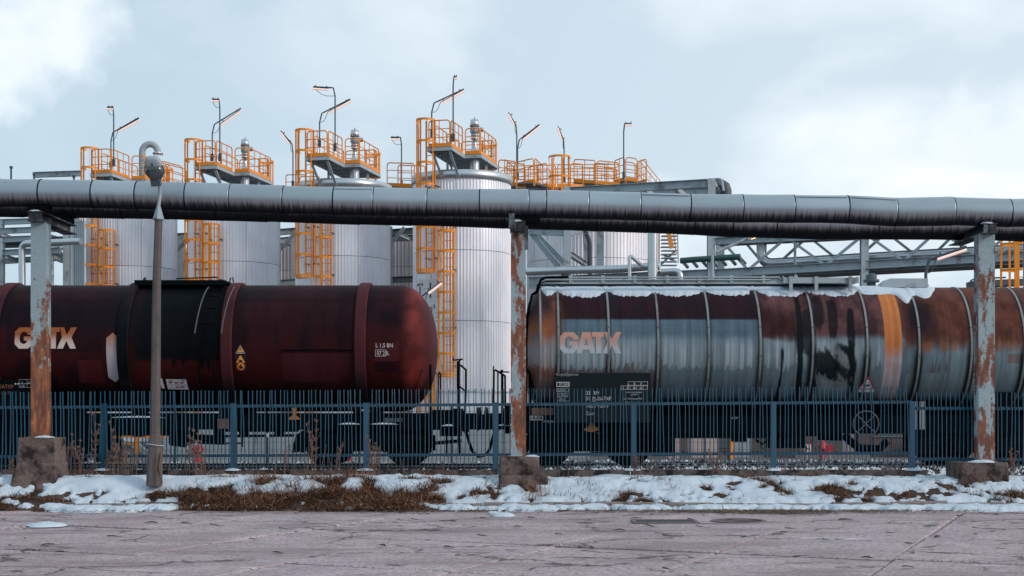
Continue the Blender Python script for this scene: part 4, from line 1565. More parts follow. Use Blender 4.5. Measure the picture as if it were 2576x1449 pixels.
tube_lamp('highest slanting tube lamp, above the tank marked T 11', 58.8, [(1086, 345), (1086, 262)], [(1167, 224)], [(1109, 261), (1169, 228)])
tube_lamp('tallest lamp post of all, with a tiny lamp on top, on tank T 11', 57.4, [(1140, 356), (1140, 193)], [(1148, 193.5)], [(1142, 198), (1149, 198)])
tube_lamp('tube lamp leaning left between the second and third tanks', 66, [(737, 472), (737, 365)], [(706, 329)], [(728, 362), (706, 333)])
tube_lamp('short-armed level lamp on a post left of the T 11 platform', 66, [(1010, 472), (1010, 345)], [(983, 345)], [(983, 350), (1003, 350.5)])
tube_lamp('steep tube lamp leaning left from the twin post right of T 11', 64, [(1300, 450), (1300, 318)], [(1279, 283)], [(1293, 314), (1279, 287)])
tube_lamp('tube lamp slanting right from the twin post right of T 11', 64, [(1302, 452), (1302, 355)], [(1357, 313)], [(1316, 351), (1359, 317)])
tube_lamp('steep tube lamp above the orange access cage', 66, [(1419, 458), (1419, 356)], [(1404, 318)], [(1414, 355), (1403, 322)])
tube_lamp('lone post with small level lamp at the right end of the roof platforms', 65, [(1569, 450), (1569, 311)], [(1587, 310.5)], [(1572, 315), (1590, 314.5)])
tube_lamp('lit tube lamp slanting over the maroon wagon end before the T 11 board', 46, [(1052, 800), (1052, 752)], [(1112, 708)], [(1078, 738), (1112, 712)])
tube_lamp('lit tube lamp slanting right in front of the lattice pipe bridge', 39, [(2329, 745), (2329, 657)], [(2431, 621)], [(2358, 652), (2431, 628)], rad=.045)
t = thing('street_lamp', 'glowing orange street lamp on a bent grey pole under the pipeline', 'lamp', P(1792, 740, 45))
MB().tube([P(1792, 740, 45), P(1792, 645, 45), P(1793, 640, 45), P(1798, 636, 45), P(1885, 598, 45)], .05, 8).build('pole', M['steel'], t)
k = MB()
k.bar(P(1880, 600.5, 45), P(1905, 592, 45), .2, .10)
hd = k.build('lamp_head', M['steel'], t)
MB().bar(P(1890, 598.5, 45), P(1904, 594, 45), .17, .08).build('bulb', M['lit'], hd)
for px, y0, y1, lb in ((28, 470, 420, 'thin steel mast at the far left, taller one, above the pipeline'), (86, 470, 438, 'short thin steel mast near the left-hand column, above the pipeline'),
                       (186, 470, 443, 'stub of steel mast left of the gooseneck tank, above the pipeline')):
    k = MB().cyl(P(px, y0, 63), P(px, y1, 63), .045, 8)
    k.box(P(px, y1 + 1, 63), (.12, .1, .1))
    ob = thing('steel_mast', lb, 'mast', P(px, y0, 63))
    k.build('mast', M['lamp_steel'], ob)
# ------------------------------------------------------------------ pipeline on rusty columns
PD, PR = 25.0, 0.253
top_px = [(-560, 446), (-420, 447), (-280, 448), (-140, 449), (0, 450), (105, 451), (237, 453), (346, 456), (471, 458.5), (581, 462.5), (714, 467), (841, 470), (941, 471.5), (1075, 474.5), (1207, 476), (1330, 477), (1374, 478),
          (1480, 481), (1610, 484), (1735, 488), (1866, 489), (1995, 490), (2130, 491.5), (2250, 498.5), (2395, 496), (2536, 500.5), (2640, 499), (2760, 501), (2890, 503), (3020, 504), (3150, 506)]


def pipe_section(a, b, r, lap, name, parent, mat, n=36):
    a, b = Vector(a), Vector(b)
    c = (a + b) / 2
    d = (b - a)
    L = d.length
    k = MB()
    # each sheet wraps round the pipe with a rolled bead at its right end, slightly out of true
    h = -L / 2
    dr = random.uniform(-.006, .004)
    prof = [(r - .012, h), (r - .001 + dr, h + .004), (r + dr, h + .02), (r + dr + random.uniform(-.004, .004), 0), (r + lap + dr, -h - .02), (r + lap + dr, -h - .006), (r - .012, -h - .004)]
    k.lathe(prof, (0, 0, 0), (1, 0, 0), n)
    k.bar((h + .02, -math.sin(.75) * (r + .001), math.cos(.75) * (r + .001)), (-h - .03, -math.sin(.75) * (r + .001), math.cos(.75) * (r + .001)), .003, .03, (0, -math.sin(.75), math.cos(.75))) if random.random() < .25 else None
    rot = d.to_track_quat('X', 'Z').to_euler()
    o = at(k.mesh(name, mat), name, parent, c, rot)
    k = MB()
    k.lathe([(r - .02, -h - .012), (r + .0035, -h - .009), (r + .0035, -h + .006), (r - .02, -h + .009)], (0, 0, 0), (1, 0, 0), n)  # dark ring put in as the shadow line of the joint
    put(k.mesh('joint_shadow', M['spill']), 'joint_shadow', o)
    return o


pipe = thing('insulated_pipe', 'front insulated pipeline in dented sheet jacket crossing the whole view', 'pipe', P(1288, 512, PD), 'insulated pipelines')
pts = [P(x, y, PD) - Vector((0, 0, PR)) for x, y in top_px]
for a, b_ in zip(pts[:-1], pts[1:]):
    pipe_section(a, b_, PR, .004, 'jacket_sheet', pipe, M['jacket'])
pipe2 = thing('insulated_pipe', 'rear insulated pipeline lying behind and lower, its streaked underside showing', 'pipe', P(1288, 540, 26.4), 'insulated pipelines')
bot = [(-520, 537), (-400, 539), (-270, 541), (-150, 543), (60, 546), (190, 548.5), (310, 550.5), (422, 552), (547, 555), (672, 558), (790, 561.5), (905, 565), (1035, 568), (1160, 571), (1270, 575), (1378, 578), (1500, 582), (1627, 586), (1745, 591),
       (1840, 597), (1950, 599), (2080, 602.5), (2203, 602.5), (2335, 602.5), (2448, 604), (2570, 608), (2700, 612), (2830, 614), (2960, 616), (3090, 618)]
pts = [P(x, y, 26.4) + Vector((0, 0, PR)) for x, y in bot]
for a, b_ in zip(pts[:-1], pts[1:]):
    pipe_section(a, b_, PR, .004, 'jacket_sheet', pipe2, M['jacket_shaded'])

MR = [rusty('rusty_column_a', 0.0, 4.0, 0.30, -0.19, 3.1), rusty('rusty_column_b', 0.0, 4.2, 0.115, 0.045, 7.7), rusty('rusty_column_c', 0.0, 4.4, 0.085, -0.01, 12.4)]
M['bracket'] = paint('bracket_steel', (0.16, 0.20, 0.225), 0.6, var=0.3, dirt_shade=(0.02, 0.02, 0.025), damt=0.75, dscale=3)
info = [
    (98, 39, 1101, 560, MR[0], 'left rusty steel column carrying the pipeline, rust thickest on its lower half'),
    (1304, 38, 1149, 585, MR[1], 'middle rusty steel column carrying the pipeline between the two wagons'),
    (2481, 41, 1163, 590, MR[2], 'right rusty steel column carrying the pipeline, paint flaking on one side')]
for i, (px, w, yb, yt, mt, lb) in enumerate(info):
    c0 = P(px, yb, PD)
    t = thing('pipe_support', lb, 'column', c0, 'columns under the pipeline')
    hw = w * PD / F / 2
    zt = P(px, yt, PD).z
    zb = c0.z + .015
    k = MB()
    # H-section: broad front and rear flanges with a web between
    y0 = PD - 0.02
    k.box((c0.x, y0, (zb + zt) / 2), (2 * hw, .016, zt - zb))
    k.box((c0.x, y0 + .24, (zb + zt) / 2), (2 * hw, .016, zt - zb))
    k.box((c0.x + hw * .80, y0 + .12, (zb + zt) / 2), (.014, .222, zt - zb))
    k.box((c0.x - hw * .80, y0 + .12, (zb + zt) / 2), (.014, .222, zt - zb))
    k.build('column', mt, t)
    MB().box((c0.x, PD + .1, zb - .006), (2 * hw + .10, .36, .018)).build('base_plate', mt, t)
    # cap beam reaching back under the second pipe
    yb1 = 26.75
    zc = zt + .09
    k = MB()
    k.ibeam((c0.x, PD - .22, zc), (c0.x, yb1, zc), .26, .18, .02)
    cb = k.build('cap_beam', M['bracket'], t)
    MB().box((c0.x, PD - .2, zc), (.23, .012, .14)).build('end_plate', M['bracket'], cb)
    # saddles
    ztop = zc + .09
    px1 = np.interp(px, [q[0] for q in top_px], [q[1] for q in top_px])
    zpipe = P(px, px1, PD).z - 2 * PR
    k = MB()
    k.box((c0.x + (.02 if i != 1 else .20), PD, (ztop + zpipe + .06) / 2), (.36, .26, max(.05, zpipe + .06 - ztop)))
    k.build('saddle', M['black'], t)
    zp2 = P(px, np.interp(px, [q[0] for q in bot], [q[1] for q in bot]), 26.4).z
    MB().box((c0.x, 26.4, (ztop + zp2 + .05) / 2), (.3, .3, max(.04, zp2 + .05 - ztop))).build('saddle', M['black'], t)
    if i == 1:
        k = MB()
        k.box((c0.x - .12, PD - .24, zt + .17), (.10, .05, .28)).box((c0.x + .14, PD - .2, zt - .12), (.07, .06, .42))
        k.build('bracket', M['bracket'], t)
        k = MB()
        k.lathe([(PR + .014, -.16), (PR + .014, .16)], P(1352, 513, PD), (1, 0, 0), 20, True, PI * 1.12, PI * 1.62)
        k.build('patch_plate', M['bracket'], t)
    o = MB().box((0, 0, 0), (.22, .12, .035)).mesh('snow', M['snow'])
    snow_heap('snow_heap', 'thin snow on the cap beam of the %s column' % ('left', 'middle', 'right')[i], (c0.x - .02, PD - .13, zc + .09), (.26, .18, .03), 30 + i, 'snow on the cap beams')


def rough_block(secs, name, mat, parent, seed, amp=.018):
    """weathered cast block: stacked sections (z, x0, x1, y0, y1), worn edges"""
    n = 9
    r_ = np.random.default_rng(seed)
    k = MB()
    rings = []
    zs = []
    for (a, b_) in zip(secs[:-1], secs[1:]):
        m_ = max(2, int(abs(b_[0] - a[0]) / .05))
        for q in range(m_):
            zs.append([x + (y - x) * q / m_ for x, y in zip(a, b_)])
    zs.append(list(secs[-1]))
    for s in zs:
        z, x0, x1, y0, y1 = s
        ring = []
        e = .03
        side = [(x0 + e, y0), (x1 - e, y0), (x1, y0 + e), (x1, y1 - e), (x1 - e, y1), (x0 + e, y1), (x0, y1 - e), (x0, y0 + e)]
        for p, q in zip(side, side[1:] + side[:1]):
            seg = 10 if math.dist(p, q) > .2 else 2
            for u in range(seg):
                f_ = u / seg
                x, y = p[0] + (q[0] - p[0]) * f_, p[1] + (q[1] - p[1]) * f_
                d = (fbm(np.array([x * 4 + y * 4]), np.array([z * 4 + seed]), 4, seed)[0] - .5) * 2 * amp
                cx_, cy_ = (x0 + x1) / 2, (y0 + y1) / 2
                L = math.hypot(x - cx_, y - cy_)
                ring.append((x + (x - cx_) / L * d, y + (y - cy_) / L * d, z))
        rings.append(ring)
    m_ = len(rings[0])
    k.v = [v for r__ in rings for v in r__]
    for i in range(len(rings) - 1):
        for j in range(m_):
            l = (j + 1) % m_
            k.f.append((i * m_ + j, i * m_ + l, (i + 1) * m_ + l, (i + 1) * m_ + j))
    k.f.append(tuple(range((len(rings) - 1) * m_, len(rings) * m_)))
    k.sm = [False] * len(k.f)
    return k.build(name, mat, parent)


# footings (front face y = 24.62)
fy, fb = 24.62, 25.42


def fx(px, D=24.62):
    return (px - CX) * D / F


def fz(py, D=24.62):
    return EYE + (HY - py) * D / F


t = thing('concrete_footing', 'tall block footing under the left column, spreading into a rough skirt', 'footing', (fx(85), 25, .3), 'footings of the pipeline columns')
rough_block([(fz(1166), fx(42), fx(142), fy, fb - .25), (fz(1101), fx(44), fx(141), fy, fb - .25)], 'block', M['concrete'], t, 3)
rough_block([(.2, fx(28), fx(148), fy - .22, fb - .1), (.42, fx(34), fx(146), fy - .12, fb - .15), (fz(1164), fx(43), fx(142), fy - .015, fb - .22)], 'skirt', M['concrete'], t, 5, .05)
t = thing('concrete_footing', 'cracked low block footing under the middle column with a broken step', 'footing', (fx(1305), 25, .3), 'footings of the pipeline columns')
rough_block([(.3, fx(1256), fx(1358), fy, fb), (fz(1158), fx(1257), fx(1357), fy, fb), (fz(1149), fx(1259), fx(1352), fy + .02, fb)], 'block', M['concrete'], t, 8, .03)
rough_block([(.25, fx(1252, 24.4), fx(1380, 24.4), fy - .12, fb), (.50, fx(1257), fx(1377), fy - .1, fb), (.54, fx(1259), fx(1366), fy - .05, fb)], 'step', M['concrete'], t, 9, .05)
t = thing('concrete_footing', 'stained wide block footing under the right column, rust run marks on it', 'footing', (fx(2480), 25, .3), 'footings of the pipeline columns')
rough_block([(.15, fx(2408), fx(2542), fy - .05, fb), (fz(1205), fx(2412), fx(2538), fy - .02, fb), (fz(1164), fx(2418), fx(2536), fy, fb)], 'block', M['concrete'], t, 12, .02)
snow_heap('snow_heap', 'cap of snow on top of the left concrete footing beside its column', (fx(103), 24.80, fz(1101.5)), (.40, .22, .035), 41, 'snow on the footings')
snow_heap('snow_heap', 'ragged snow on top of the middle concrete footing', (fx(1338), 24.85, fz(1149.5)), (.28, .4, .03), 42, 'snow on the footings')
snow_heap('snow_heap', 'thin snow on top of the right concrete footing', (fx(2482), 24.8, fz(1163.5)), (.5, .3, .045), 43, 'snow on the footings')

# ------------------------------------------------------------------ concrete lamp pole
LD = 24.4
t = thing('street_lamp', 'leaning concrete lamp pole with grey bowl lamp head before the pipeline', 'lamp', P(388, 1222, LD))
k = MB()
secs = [(1222, 388, 18.5), (1150, 389.5, 17.5), (1118, 390, 16), (1090, 390.5, 11.5), (720, 394, 9.8), (550, 399, 8.6)]
vs = []
for y, x, hw in secs:
    c = P(x, y, LD)
    h = hw * LD / F
    e = h * .42
    vs += [c + Vector((a * h, b_ * h, 0)) for a, b_ in ((-1, -.45), (-.5, -1), (.45, -1), (1, -.45), (1, .5), (.5, 1), (-.5, 1), (-1, .5))]
for i in range(len(secs) - 1):
    for j in range(8):
        l = (j + 1) % 8
        k.f.append((i * 8 + j, i * 8 + l, i * 8 + 8 + l, i * 8 + 8 + j))
k.f.append(tuple(range(len(vs) - 8, len(vs))))
k.v = vs
k.sm = [False] * len(k.f)
pole = k.build('pole', M['pole'], t)
pc = P(390, 1119, LD)
k = MB()
rb = .145
k.tube([pc + Vector((rb * math.cos(a) * 1.0, rb * .9 * math.sin(a), -.02 * math.cos(a))) for a in [2 * PI * i / 16 for i in range(16)]], .011, 5, closed=True)
k.build('strap_band', M['lampshell'], pole)
pts = [P(405, 1120, LD), P(408, 1150, LD) + Vector((0, -.1, 0)), P(404, 1178, LD) + Vector((0, -.12, 0)), P(408, 1215, LD)]
MB().tube(pts, .012, 5).build('loose_wire', M['rustbox'], pole)
c0, c1 = P(399, 553, LD), P(399.5, 515, LD)
k = MB()
k.lathe([(.10, 0), (.10, .02), (.028, (c1 - c0).length), (.0001, (c1 - c0).length)], c0, (0, 0, 1), 6, False)
k.build('pole_cap', rusty('rusty_cap', 0, .4, .0, -.05, 4.0), t)
ap = [P(399.5, 516, LD), P(402.5, 490, LD), P(401.5, 470, LD), P(397, 458, LD - .1), P(393, 448, LD - .2)]
MB().tube(ap, [.03, .03, .028, .028, .028], 10).build('bracket_arm', M['lampshell'], t)
# head: shallow shell with a bulging clear bowl, tilted down towards the yard
hc0 = P(388, 426, LD - .3)
ax_u = Vector((1, 0, .03)).normalized()
ax_l = Vector((-.05, -.42, .90)).normalized()      # long axis, towards the viewer and up
ax_n = ax_u.cross(ax_l).normalized()
if ax_n.y > 0:
    ax_n = -ax_n


def dome(o, hx, hl, dep, n=28, m_=9, sq=2.6, top=0.0, bot=0.0, tip=1.0):
    """half-shell on plane (ax_u, ax_l), bulging along ax_n; top / bot narrow its upper / lower end"""
    k = MB()
    for j in range(m_ + 1):
        t_ = PI / 2 * j / m_
        rr, hh = math.cos(t_) ** tip, math.sin(t_)
        for i in range(n):
            a = 2 * PI * i / n
            ca, sa = math.cos(a), math.sin(a)
            s_ = (abs(ca) ** sq + abs(sa) ** sq) ** (-1 / sq)
            y = sa * s_ * rr
            x = ca * s_ * rr * (1 - (top * y if y > 0 else -bot * y))
            k.v.append(o + ax_u * (x * hx) + ax_l * (y * hl) + ax_n * (hh * dep))
    for j in range(m_):
        for i in range(n):
            l = (i + 1) % n
            k.f.append((j * n + i, j * n + l, (j + 1) * n + l, (j + 1) * n + i))
    k.sm = [True] * len(k.f)
    return k


shell = dome(hc0, .172, .235, -.13, sq=3.2, top=.30, bot=.42).build('housing', M['lampshell'], t)
dome(hc0 + ax_l * .135, .150, .105, .085, sq=4.5, top=.25, tip=.45).build('front_cover', M['lampshell'], shell)
bowl = dome(hc0 - ax_l * .045 + ax_n * .008, .164, .150, .105, sq=2.3, bot=.28, tip=.8)
bowl.build('bowl', M['glass'], shell)
k = MB()
k.tube([hc0 - ax_l * .045 + ax_n * .012 + ax_u * (.170 * math.cos(a) * (1 + .28 * min(0, math.sin(a)))) + ax_l * (.155 * math.sin(a)) for a in [2 * PI * i / 28 for i in range(28)]], .008, 5, closed=True)
k.build('gasket', M['lamp_steel'], shell)
MB().cyl(hc0 + ax_l * .085 + ax_n * .088, hc0 + ax_l * .135 + ax_n * .092, .011, 8).build('latch', M['lamp_steel'], shell)
k = MB()
k.bar(hc0 - ax_l * .285 + ax_n * .02, hc0 - ax_l * .15 + ax_n * .02, .165, .10, up=ax_n)
k.build('gear_box', M['steel_dark'], shell)
# ------------------------------------------------------------------ steel pipe racks


def ry(x, off=0.0):
    return 51.0 - 0.42 * (x - 7.3) + off


def Q(x, z, off=0.0):
    return Vector((x, ry(x, off), z))


def RP(px, py, off=0.0):
    """survey reading on the rack's own vertical plane"""
    t = (px - CX) / F
    D = (51.0 + 0.42 * 7.3 + off) / (1 + 0.42 * t)
    return P(px, py, D)


def seg_parts(root, name, mat, segs, w, h, ib=True):
    for a, b_ in segs:
        k = MB()
        (k.ibeam if ib else k.bar)(a, b_, w, h)
        k.build(name, mat, root)


rk = thing('pipe_rack', 'tall grey steel frame in front of the wide tank, its roof beam sloping up right', 'pipe rack', RP(1790, 740) * 1.0, 'steel pipe racks')
rk.location.z = 0.2
seg_parts(rk, 'column', M['steel'], [(RP(1789, 1080), RP(1789, 450)), (RP(1427, 1080), RP(1427, 470)), (RP(1812, 1080, 3), RP(1812, 470, 3)), (RP(1510, 1080, 3.5), RP(1510, 480, 3.5))], .28, .28)
seg_parts(rk, 'beam', M['steel'], [(RP(1418, 482), RP(1780, 461)), (RP(1800, 460), RP(1808, 480, 3)), (RP(1430, 490, 3.5), RP(1806, 482, 3.5)),
                                   (RP(1330, 708), RP(1780, 688)), (RP(1330, 580), RP(1418, 584)), (RP(1330, 716, 3), RP(1806, 704, 3)), (RP(1436, 584), RP(1510, 570, 3.5))], .22, .30)
seg_parts(rk, 'brace', M['steel'], [(RP(1332, 580), RP(1420, 690)), (RP(1352, 590, 2), RP(1430, 672, 2)), (RP(1436, 640), RP(1478, 668, 2)), (RP(1470, 575, 2), RP(1478, 668, 2))], .16, .2)
k = MB()
for x in (1620, 1700):
    k.bar(RP(x, 475), RP(x + 22, 492, 3), .15, .18)
k.build('cross_beam', M['steel'], rk)
k = MB()
for i in range(2):
    for j in range(2):
        c = RP(1774 + i * 4.2, 458 + j * 5.5) + Vector((0, -.17, 0))
        k.cyl(c, c + Vector((0, -.03, 0)), .022, 8)
k.build('bolt', M['lamp_steel'], rk)

br = thing('lattice_bridge', 'grey lattice pipe bridge with crossed diagonals running to the right', 'pipe rack', RP(2100, 680), 'steel pipe racks')
br.location.z = 0.2
for off, mt in ((0.0, M['steel']), (3.0, M['steel'])):
    seg_parts(br, 'bottom_chord', mt, [(RP(1800, 688 if not off else 694, off), RP(2640, 640 if not off else 648, off))], .25, .30)
    seg_parts(br, 'top_chord', mt, [(RP(1800, 607, off), RP(2640, 566, off))], .25, .26)
    pk = [1815, 1882, 1979, 2077, 2176, 2274, 2360, 2462, 2570, 2660]
    for i in range(len(pk) - 1):
        def yl(x):
            return (684 - (x - 1800) * 48 / 840) if not off else 690 - (x - 1800) * 46 / 840

        def yu(x):
            return 606 - (x - 1800) * 41 / 840
        a, b_ = pk[i] + off * 18, pk[i + 1] + off * 18
        fa, fb = ((yu, yl) if i % 2 == 0 else (yl, yu))
        k = MB().bar(RP(a, fa(a), off), RP(b_, fb(b_), off), .08, .095)
        k.build('diagonal', mt, br)
    seg_parts(br, 'column', mt, [(RP(2174, 1080, off), RP(2174, 588, off))], .26, .26)
for i in range(11):
    x = 1840 + i * 80
    MB().bar(RP(x, 690 - (x - 1800) * .057), RP(x, 694 - (x - 1800) * .057, 3), .12, .14).build('cross_beam', M['steel'], br)
for i in range(4):
    x = 1890 + i * 190
    MB().bar(RP(x, 603 - (x - 1800) * .049), RP(x + 30, 605 - (x - 1800) * .049, 3), .16, .18).build('cross_beam', M['steel'], br)
k = MB()
for o_ in (1.0, 1.6, 2.2):
    k.bar(RP(1810, 616, o_), RP(2640, 576, o_), .5, .08)
k.build('cable_tray', M['deck'], br)
k = MB()
k.prism([(0, 0), (1, 0), (1, 1), (0, 1)], RP(1810, 702, .3), RP(2640, 660, .3) - RP(1810, 702, .3), Vector((0, 1.1, 0)), -.04)
k.build('floor_plate', M['deck'], br)


def proc_pipe(label, pts, r, mat='galv', group='bare process pipes', rings=True):
    t = thing('process_pipe', label, 'pipe', pts[0], group)
    # round the elbows
    q = [Vector(pts[0])]
    for i in range(1, len(pts) - 1):
        a, b_, c = Vector(pts[i - 1]), Vector(pts[i]), Vector(pts[i + 1])
        ra = min(r * 2.2, (a - b_).length * .4, (c - b_).length * .4)
        p0, p1 = b_ + (a - b_).normalized() * ra, b_ + (c - b_).normalized() * ra
        for s in range(7):
            f_ = s / 6
            q.append((p0 * (1 - f_) + b_ * f_) * (1 - f_) + (b_ * (1 - f_) + p1 * f_) * f_)
    q.append(Vector(pts[-1]))
    MB().tube(q, r, 16).build('run', M[mat], t)
    if rings:
        for a, b_ in zip(pts[:-1], pts[1:]):
            a, b_ = Vector(a), Vector(b_)
            n = int((b_ - a).length / 2.0)
            for i in range(1, n + 1):
                c = a.lerp(b_, i / (n + 1))
                d = (b_ - a).normalized() * .03
                MB().cyl(c - d, c + d, r + .008, 16).build('joint_band', M[mat], t)
    return t


proc_pipe('long shiny pipe resting on the lattice bridge', [RP(1902, 560, 1), RP(1916, 560, 1), RP(1916, 664, 1), RP(2660, 622, 1)], .19)
proc_pipe('second pipe beside the long shiny one on the lattice bridge', [RP(1960, 668, 2), RP(2660, 632, 2)], .16)
proc_pipe('shiny horizontal pipe crossing in front of the wide tank', [RP(1326, 684, -.3), RP(1418, 680, -.3), RP(1560, 677, -.3), RP(1660, 668, -.3)], .15)
proc_pipe('shiny short pipe ending right of the upright pipe', [RP(1664, 684, -.3), RP(1712, 681, -.3), RP(1712, 735, -.3)], .12)
proc_pipe('thick upright shiny pipe at the right edge of the wide tank', [RP(1642, 570, -.6), RP(1642, 735, -.6)], .19)
t_ = proc_pipe('thin upright pipe with a bend, left of the thick upright one', [RP(1614, 668, -.6), RP(1584, 641, -.8), RP(1584, 735, -.8)], .07)
proc_pipe('thin grey drain pipe in front of the wide tank', [RP(1465, 565, 1.5), RP(1483, 605, 1.5), RP(1484, 690, 1.5)], .09, 'steel_dark', rings=False)
proc_pipe('pair of upright grey conduits under the lattice bridge', [RP(2000, 600, .8), RP(2000, 740, .8)], .05, 'steel', rings=False)
proc_pipe('bent handrail tube at the top corner of the tall grey frame', [RP(1798, 450.5), RP(1815, 450.5), RP(1820, 480)], .05, 'steel', rings=False)
t = thing('vent_elbow', 'dark ribbed vent elbow behind the corner of the tall grey frame', 'pipe', RP(1826, 478, 2.5))
pts = [RP(1806, 466, 2.5), RP(1815, 465, 2.5), RP(1823, 470, 2.5), RP(1826, 480, 2.5), RP(1826, 500, 2.5)]
MB().tube(pts, .22, 14).build('bend', M['steel_dark'], t)
gp = thing('green_header', 'dark green header pipe with slanting stubs on the steel rack', 'pipe', RP(1800, 650, -.2))
MB().tube([RP(1712, 656, -.2), RP(1745, 653, -.2), RP(1862, 646, -.2)], .11, 12).build('header', M['green'], gp)
st_ = None
for i in range(7):
    x = 1716 + i * 24
    MB().cyl(RP(x, 656 - i * 1.5, -.2), RP(x + 14, 672 - i * 1.5, .3), .07, 8).build('stub', M['galv'], gp)

# left rack beside the gooseneck tank
lk = thing('pipe_rack', 'grey steel pipe rack at the far left behind the left column', 'pipe rack', RP(120, 700), 'steel pipe racks')
lk.location.z = .2
seg_parts(lk, 'column', M['steel'], [(RP(167, 1080), RP(167, 555)), (RP(183, 1080, 2), RP(183, 555, 2)), (RP(3, 1080, 2), RP(3, 555, 2)), (RP(4, 1080, -1), RP(4, 600, -1))], .24, .24)
seg_parts(lk, 'beam', M['steel'], [(RP(-40, 583), RP(160, 575)), (RP(-40, 604, -1), RP(80, 600, -1)), (RP(-40, 638, -1), RP(152, 629, -1)), (RP(-40, 619, 2), RP(160, 612, 2)),
                                   (RP(-40, 660, 2), RP(160, 648, 2)), (RP(-40, 560, 2), RP(200, 552, 2)), (RP(84, 440, 4), RP(206, 436, 4)), (RP(120, 640, 1), RP(160, 655, 2))], .2, .26)
seg_parts(lk, 'cross_beam', M['steel'], [(RP(-4, 587), RP(50, 608, 2)), (RP(116, 592), RP(150, 602, 2)), (RP(0, 642, -1), RP(48, 656, 2))], .16, .18)
seg_parts(lk, 'brace', M['steel'], [(RP(146, 624), RP(166, 668)), (RP(146, 624), RP(172, 628))], .12, .14)
k = MB()
k.prism([(0, 0), (1, 0), (1, 1), (0, 1)], RP(-60, 604, .2), RP(165, 594, .2) - RP(-60, 604, .2), Vector((0, 2.6, 0)), -.05)
k.build('floor_plate', M['deck'], lk)
proc_pipe('shiny pipe turning down from the left rack beside the left column', [RP(204, 607, -1.4), RP(55, 613, -1.4), RP(56, 740, -1.4)], .15)
proc_pipe('slim upright pipe with a bent top right of the left column', [RP(160, 640, 1), RP(131, 634, 1), RP(131, 740, 1)], .085, 'steel', rings=False)
proc_pipe('low bent pipe end just above the maroon wagon', [RP(170, 728, 0), RP(136, 719, 0), RP(135, 745, 0)], .07, 'steel', rings=False)
for i in range(7):
    proc_pipe(['leftmost', 'second', 'third', 'fourth', 'fifth', 'sixth', 'rightmost'][i] + ' upright conduit of the bundle left of the gooseneck tank', [RP(181 + i * 5.2, 745, -.4), RP(181 + i * 5.2, 553, -.4)], .045 if i else .08, 'steel', 'conduit bundle left of the tanks', rings=False)
# steel between tanks
gk = thing('tank_bracket', 'grey braced steel frame in the gap left of the T 11 tank', 'frame', P(1010, 700, 68), 'braced frames between the tanks')
seg_parts(gk, 'brace', M['steel'], [(P(984, 610, 64), P(1018, 572, 64)), (P(1004, 590, 66), P(1030, 602, 68))], .14, .16)
seg_parts(gk, 'beam', M['steel_dark'], [(P(975, 585, 68), P(1045, 580, 68)), (P(975, 600, 70), P(1045, 598, 70)), (P(970, 705, 68), P(1045, 702, 68))], .2, .3)
seg_parts(gk, 'column', M['steel'], [(P(983, 740, 63), P(983, 570, 63))], .14, .14)
gk = thing('tank_bracket', 'grey braced steel frame in the gap right of the second tank', 'frame', P(730, 700, 70), 'braced frames between the tanks')
seg_parts(gk, 'brace', M['steel'], [(P(705, 628, 67), P(744, 584, 67))], .15, .17)
seg_parts(gk, 'beam', M['steel'], [(P(702, 584, 68), P(752, 580, 68)), (P(702, 606, 70), P(752, 600, 70)), (P(702, 712, 69), P(752, 708, 69))], .2, .3)
seg_parts(gk, 'column', M['steel'], [(P(755, 740, 68), P(755, 566, 68)), (P(738, 740, 70), P(738, 590, 70))], .2, .2)
gk = thing('tank_bracket', 'grey braced steel frame in the gap right of the gooseneck tank', 'frame', P(455, 700, 72), 'braced frames between the tanks')
seg_parts(gk, 'brace', M['steel'], [(P(442, 632, 69), P(472, 604, 69))], .15, .17)
seg_parts(gk, 'beam', M['steel'], [(P(440, 596, 70), P(475, 594, 70)), (P(440, 705, 72), P(475, 702, 72))], .2, .35)
seg_parts(gk, 'column', M['steel'], [(P(454, 740, 70), P(454, 596, 70))], .35, .3)

# orange caged ladder at the far right
t = thing('access_ladder', 'orange caged ladder at the far right edge behind the right column', 'ladder', P(2545, 740, 45))
D_ = 45
k = MB()
k.bar(P(2558, 740, D_), P(2558, 560, D_), .15, .06, (0, 1, 0)).bar(P(2590, 740, D_), P(2590, 560, D_), .10, .06, (0, 1, 0))
k.build('stringer', M['orange'], t)
rg = MB().tube([(-.2, 0, 0), (.2, 0, 0)], .017, 6).mesh('rung', M['orange'])
for i in range(8):
    at(rg, 'rung', t, P(2574, 565 + i * 22, D_))
for y in (617, 682, 575):
    k = MB()
    c = P(2556, y, D_)
    n = 12
    ps = [c + Vector((-.58 * math.sin(PI * i / n), -.28 + .28 * math.cos(PI * i / n), 0)) for i in range(n + 1)]
    for a, b_ in zip(ps[:-1], ps[1:]):
        k.bar(a, b_, .012, .07)
    k.build('hoop', M['orange'], t)
for i, f_ in enumerate((.12, .5, .88)):
    c = P(2556, 650, D_)
    q = c + Vector((-.58 * math.sin(PI * f_), -.28 + .28 * math.cos(PI * f_), 0))
    MB().box(q, (.07, .012, 2.3)).build('strap', M['orange'], t)
pp = thing('platform', 'dark grey platform edge and rail at the far right behind the right column', 'platform', P(2560, 735, 47))
k = MB()
k.bar(P(2440, 716, 47), P(2640, 708, 47), .8, .2)
k.build('deck', M['steel_dark'], pp)
k = MB()
k.tube([P(2440, 716, 47), P(2442, 706, 47), P(2452, 701, 47), P(2530, 698, 47)], .03, 6)
k.build('rail', M['lamp_steel'], pp)
pr = thing('pipe_rack', 'grey rack post and pipes peeping in at the right edge', 'pipe rack', P(2570, 740, 43), 'steel pipe racks')
seg_parts(pr, 'column', M['steel'], [(P(2590, 1080, 43), P(2590, 560, 43))], .3, .3)
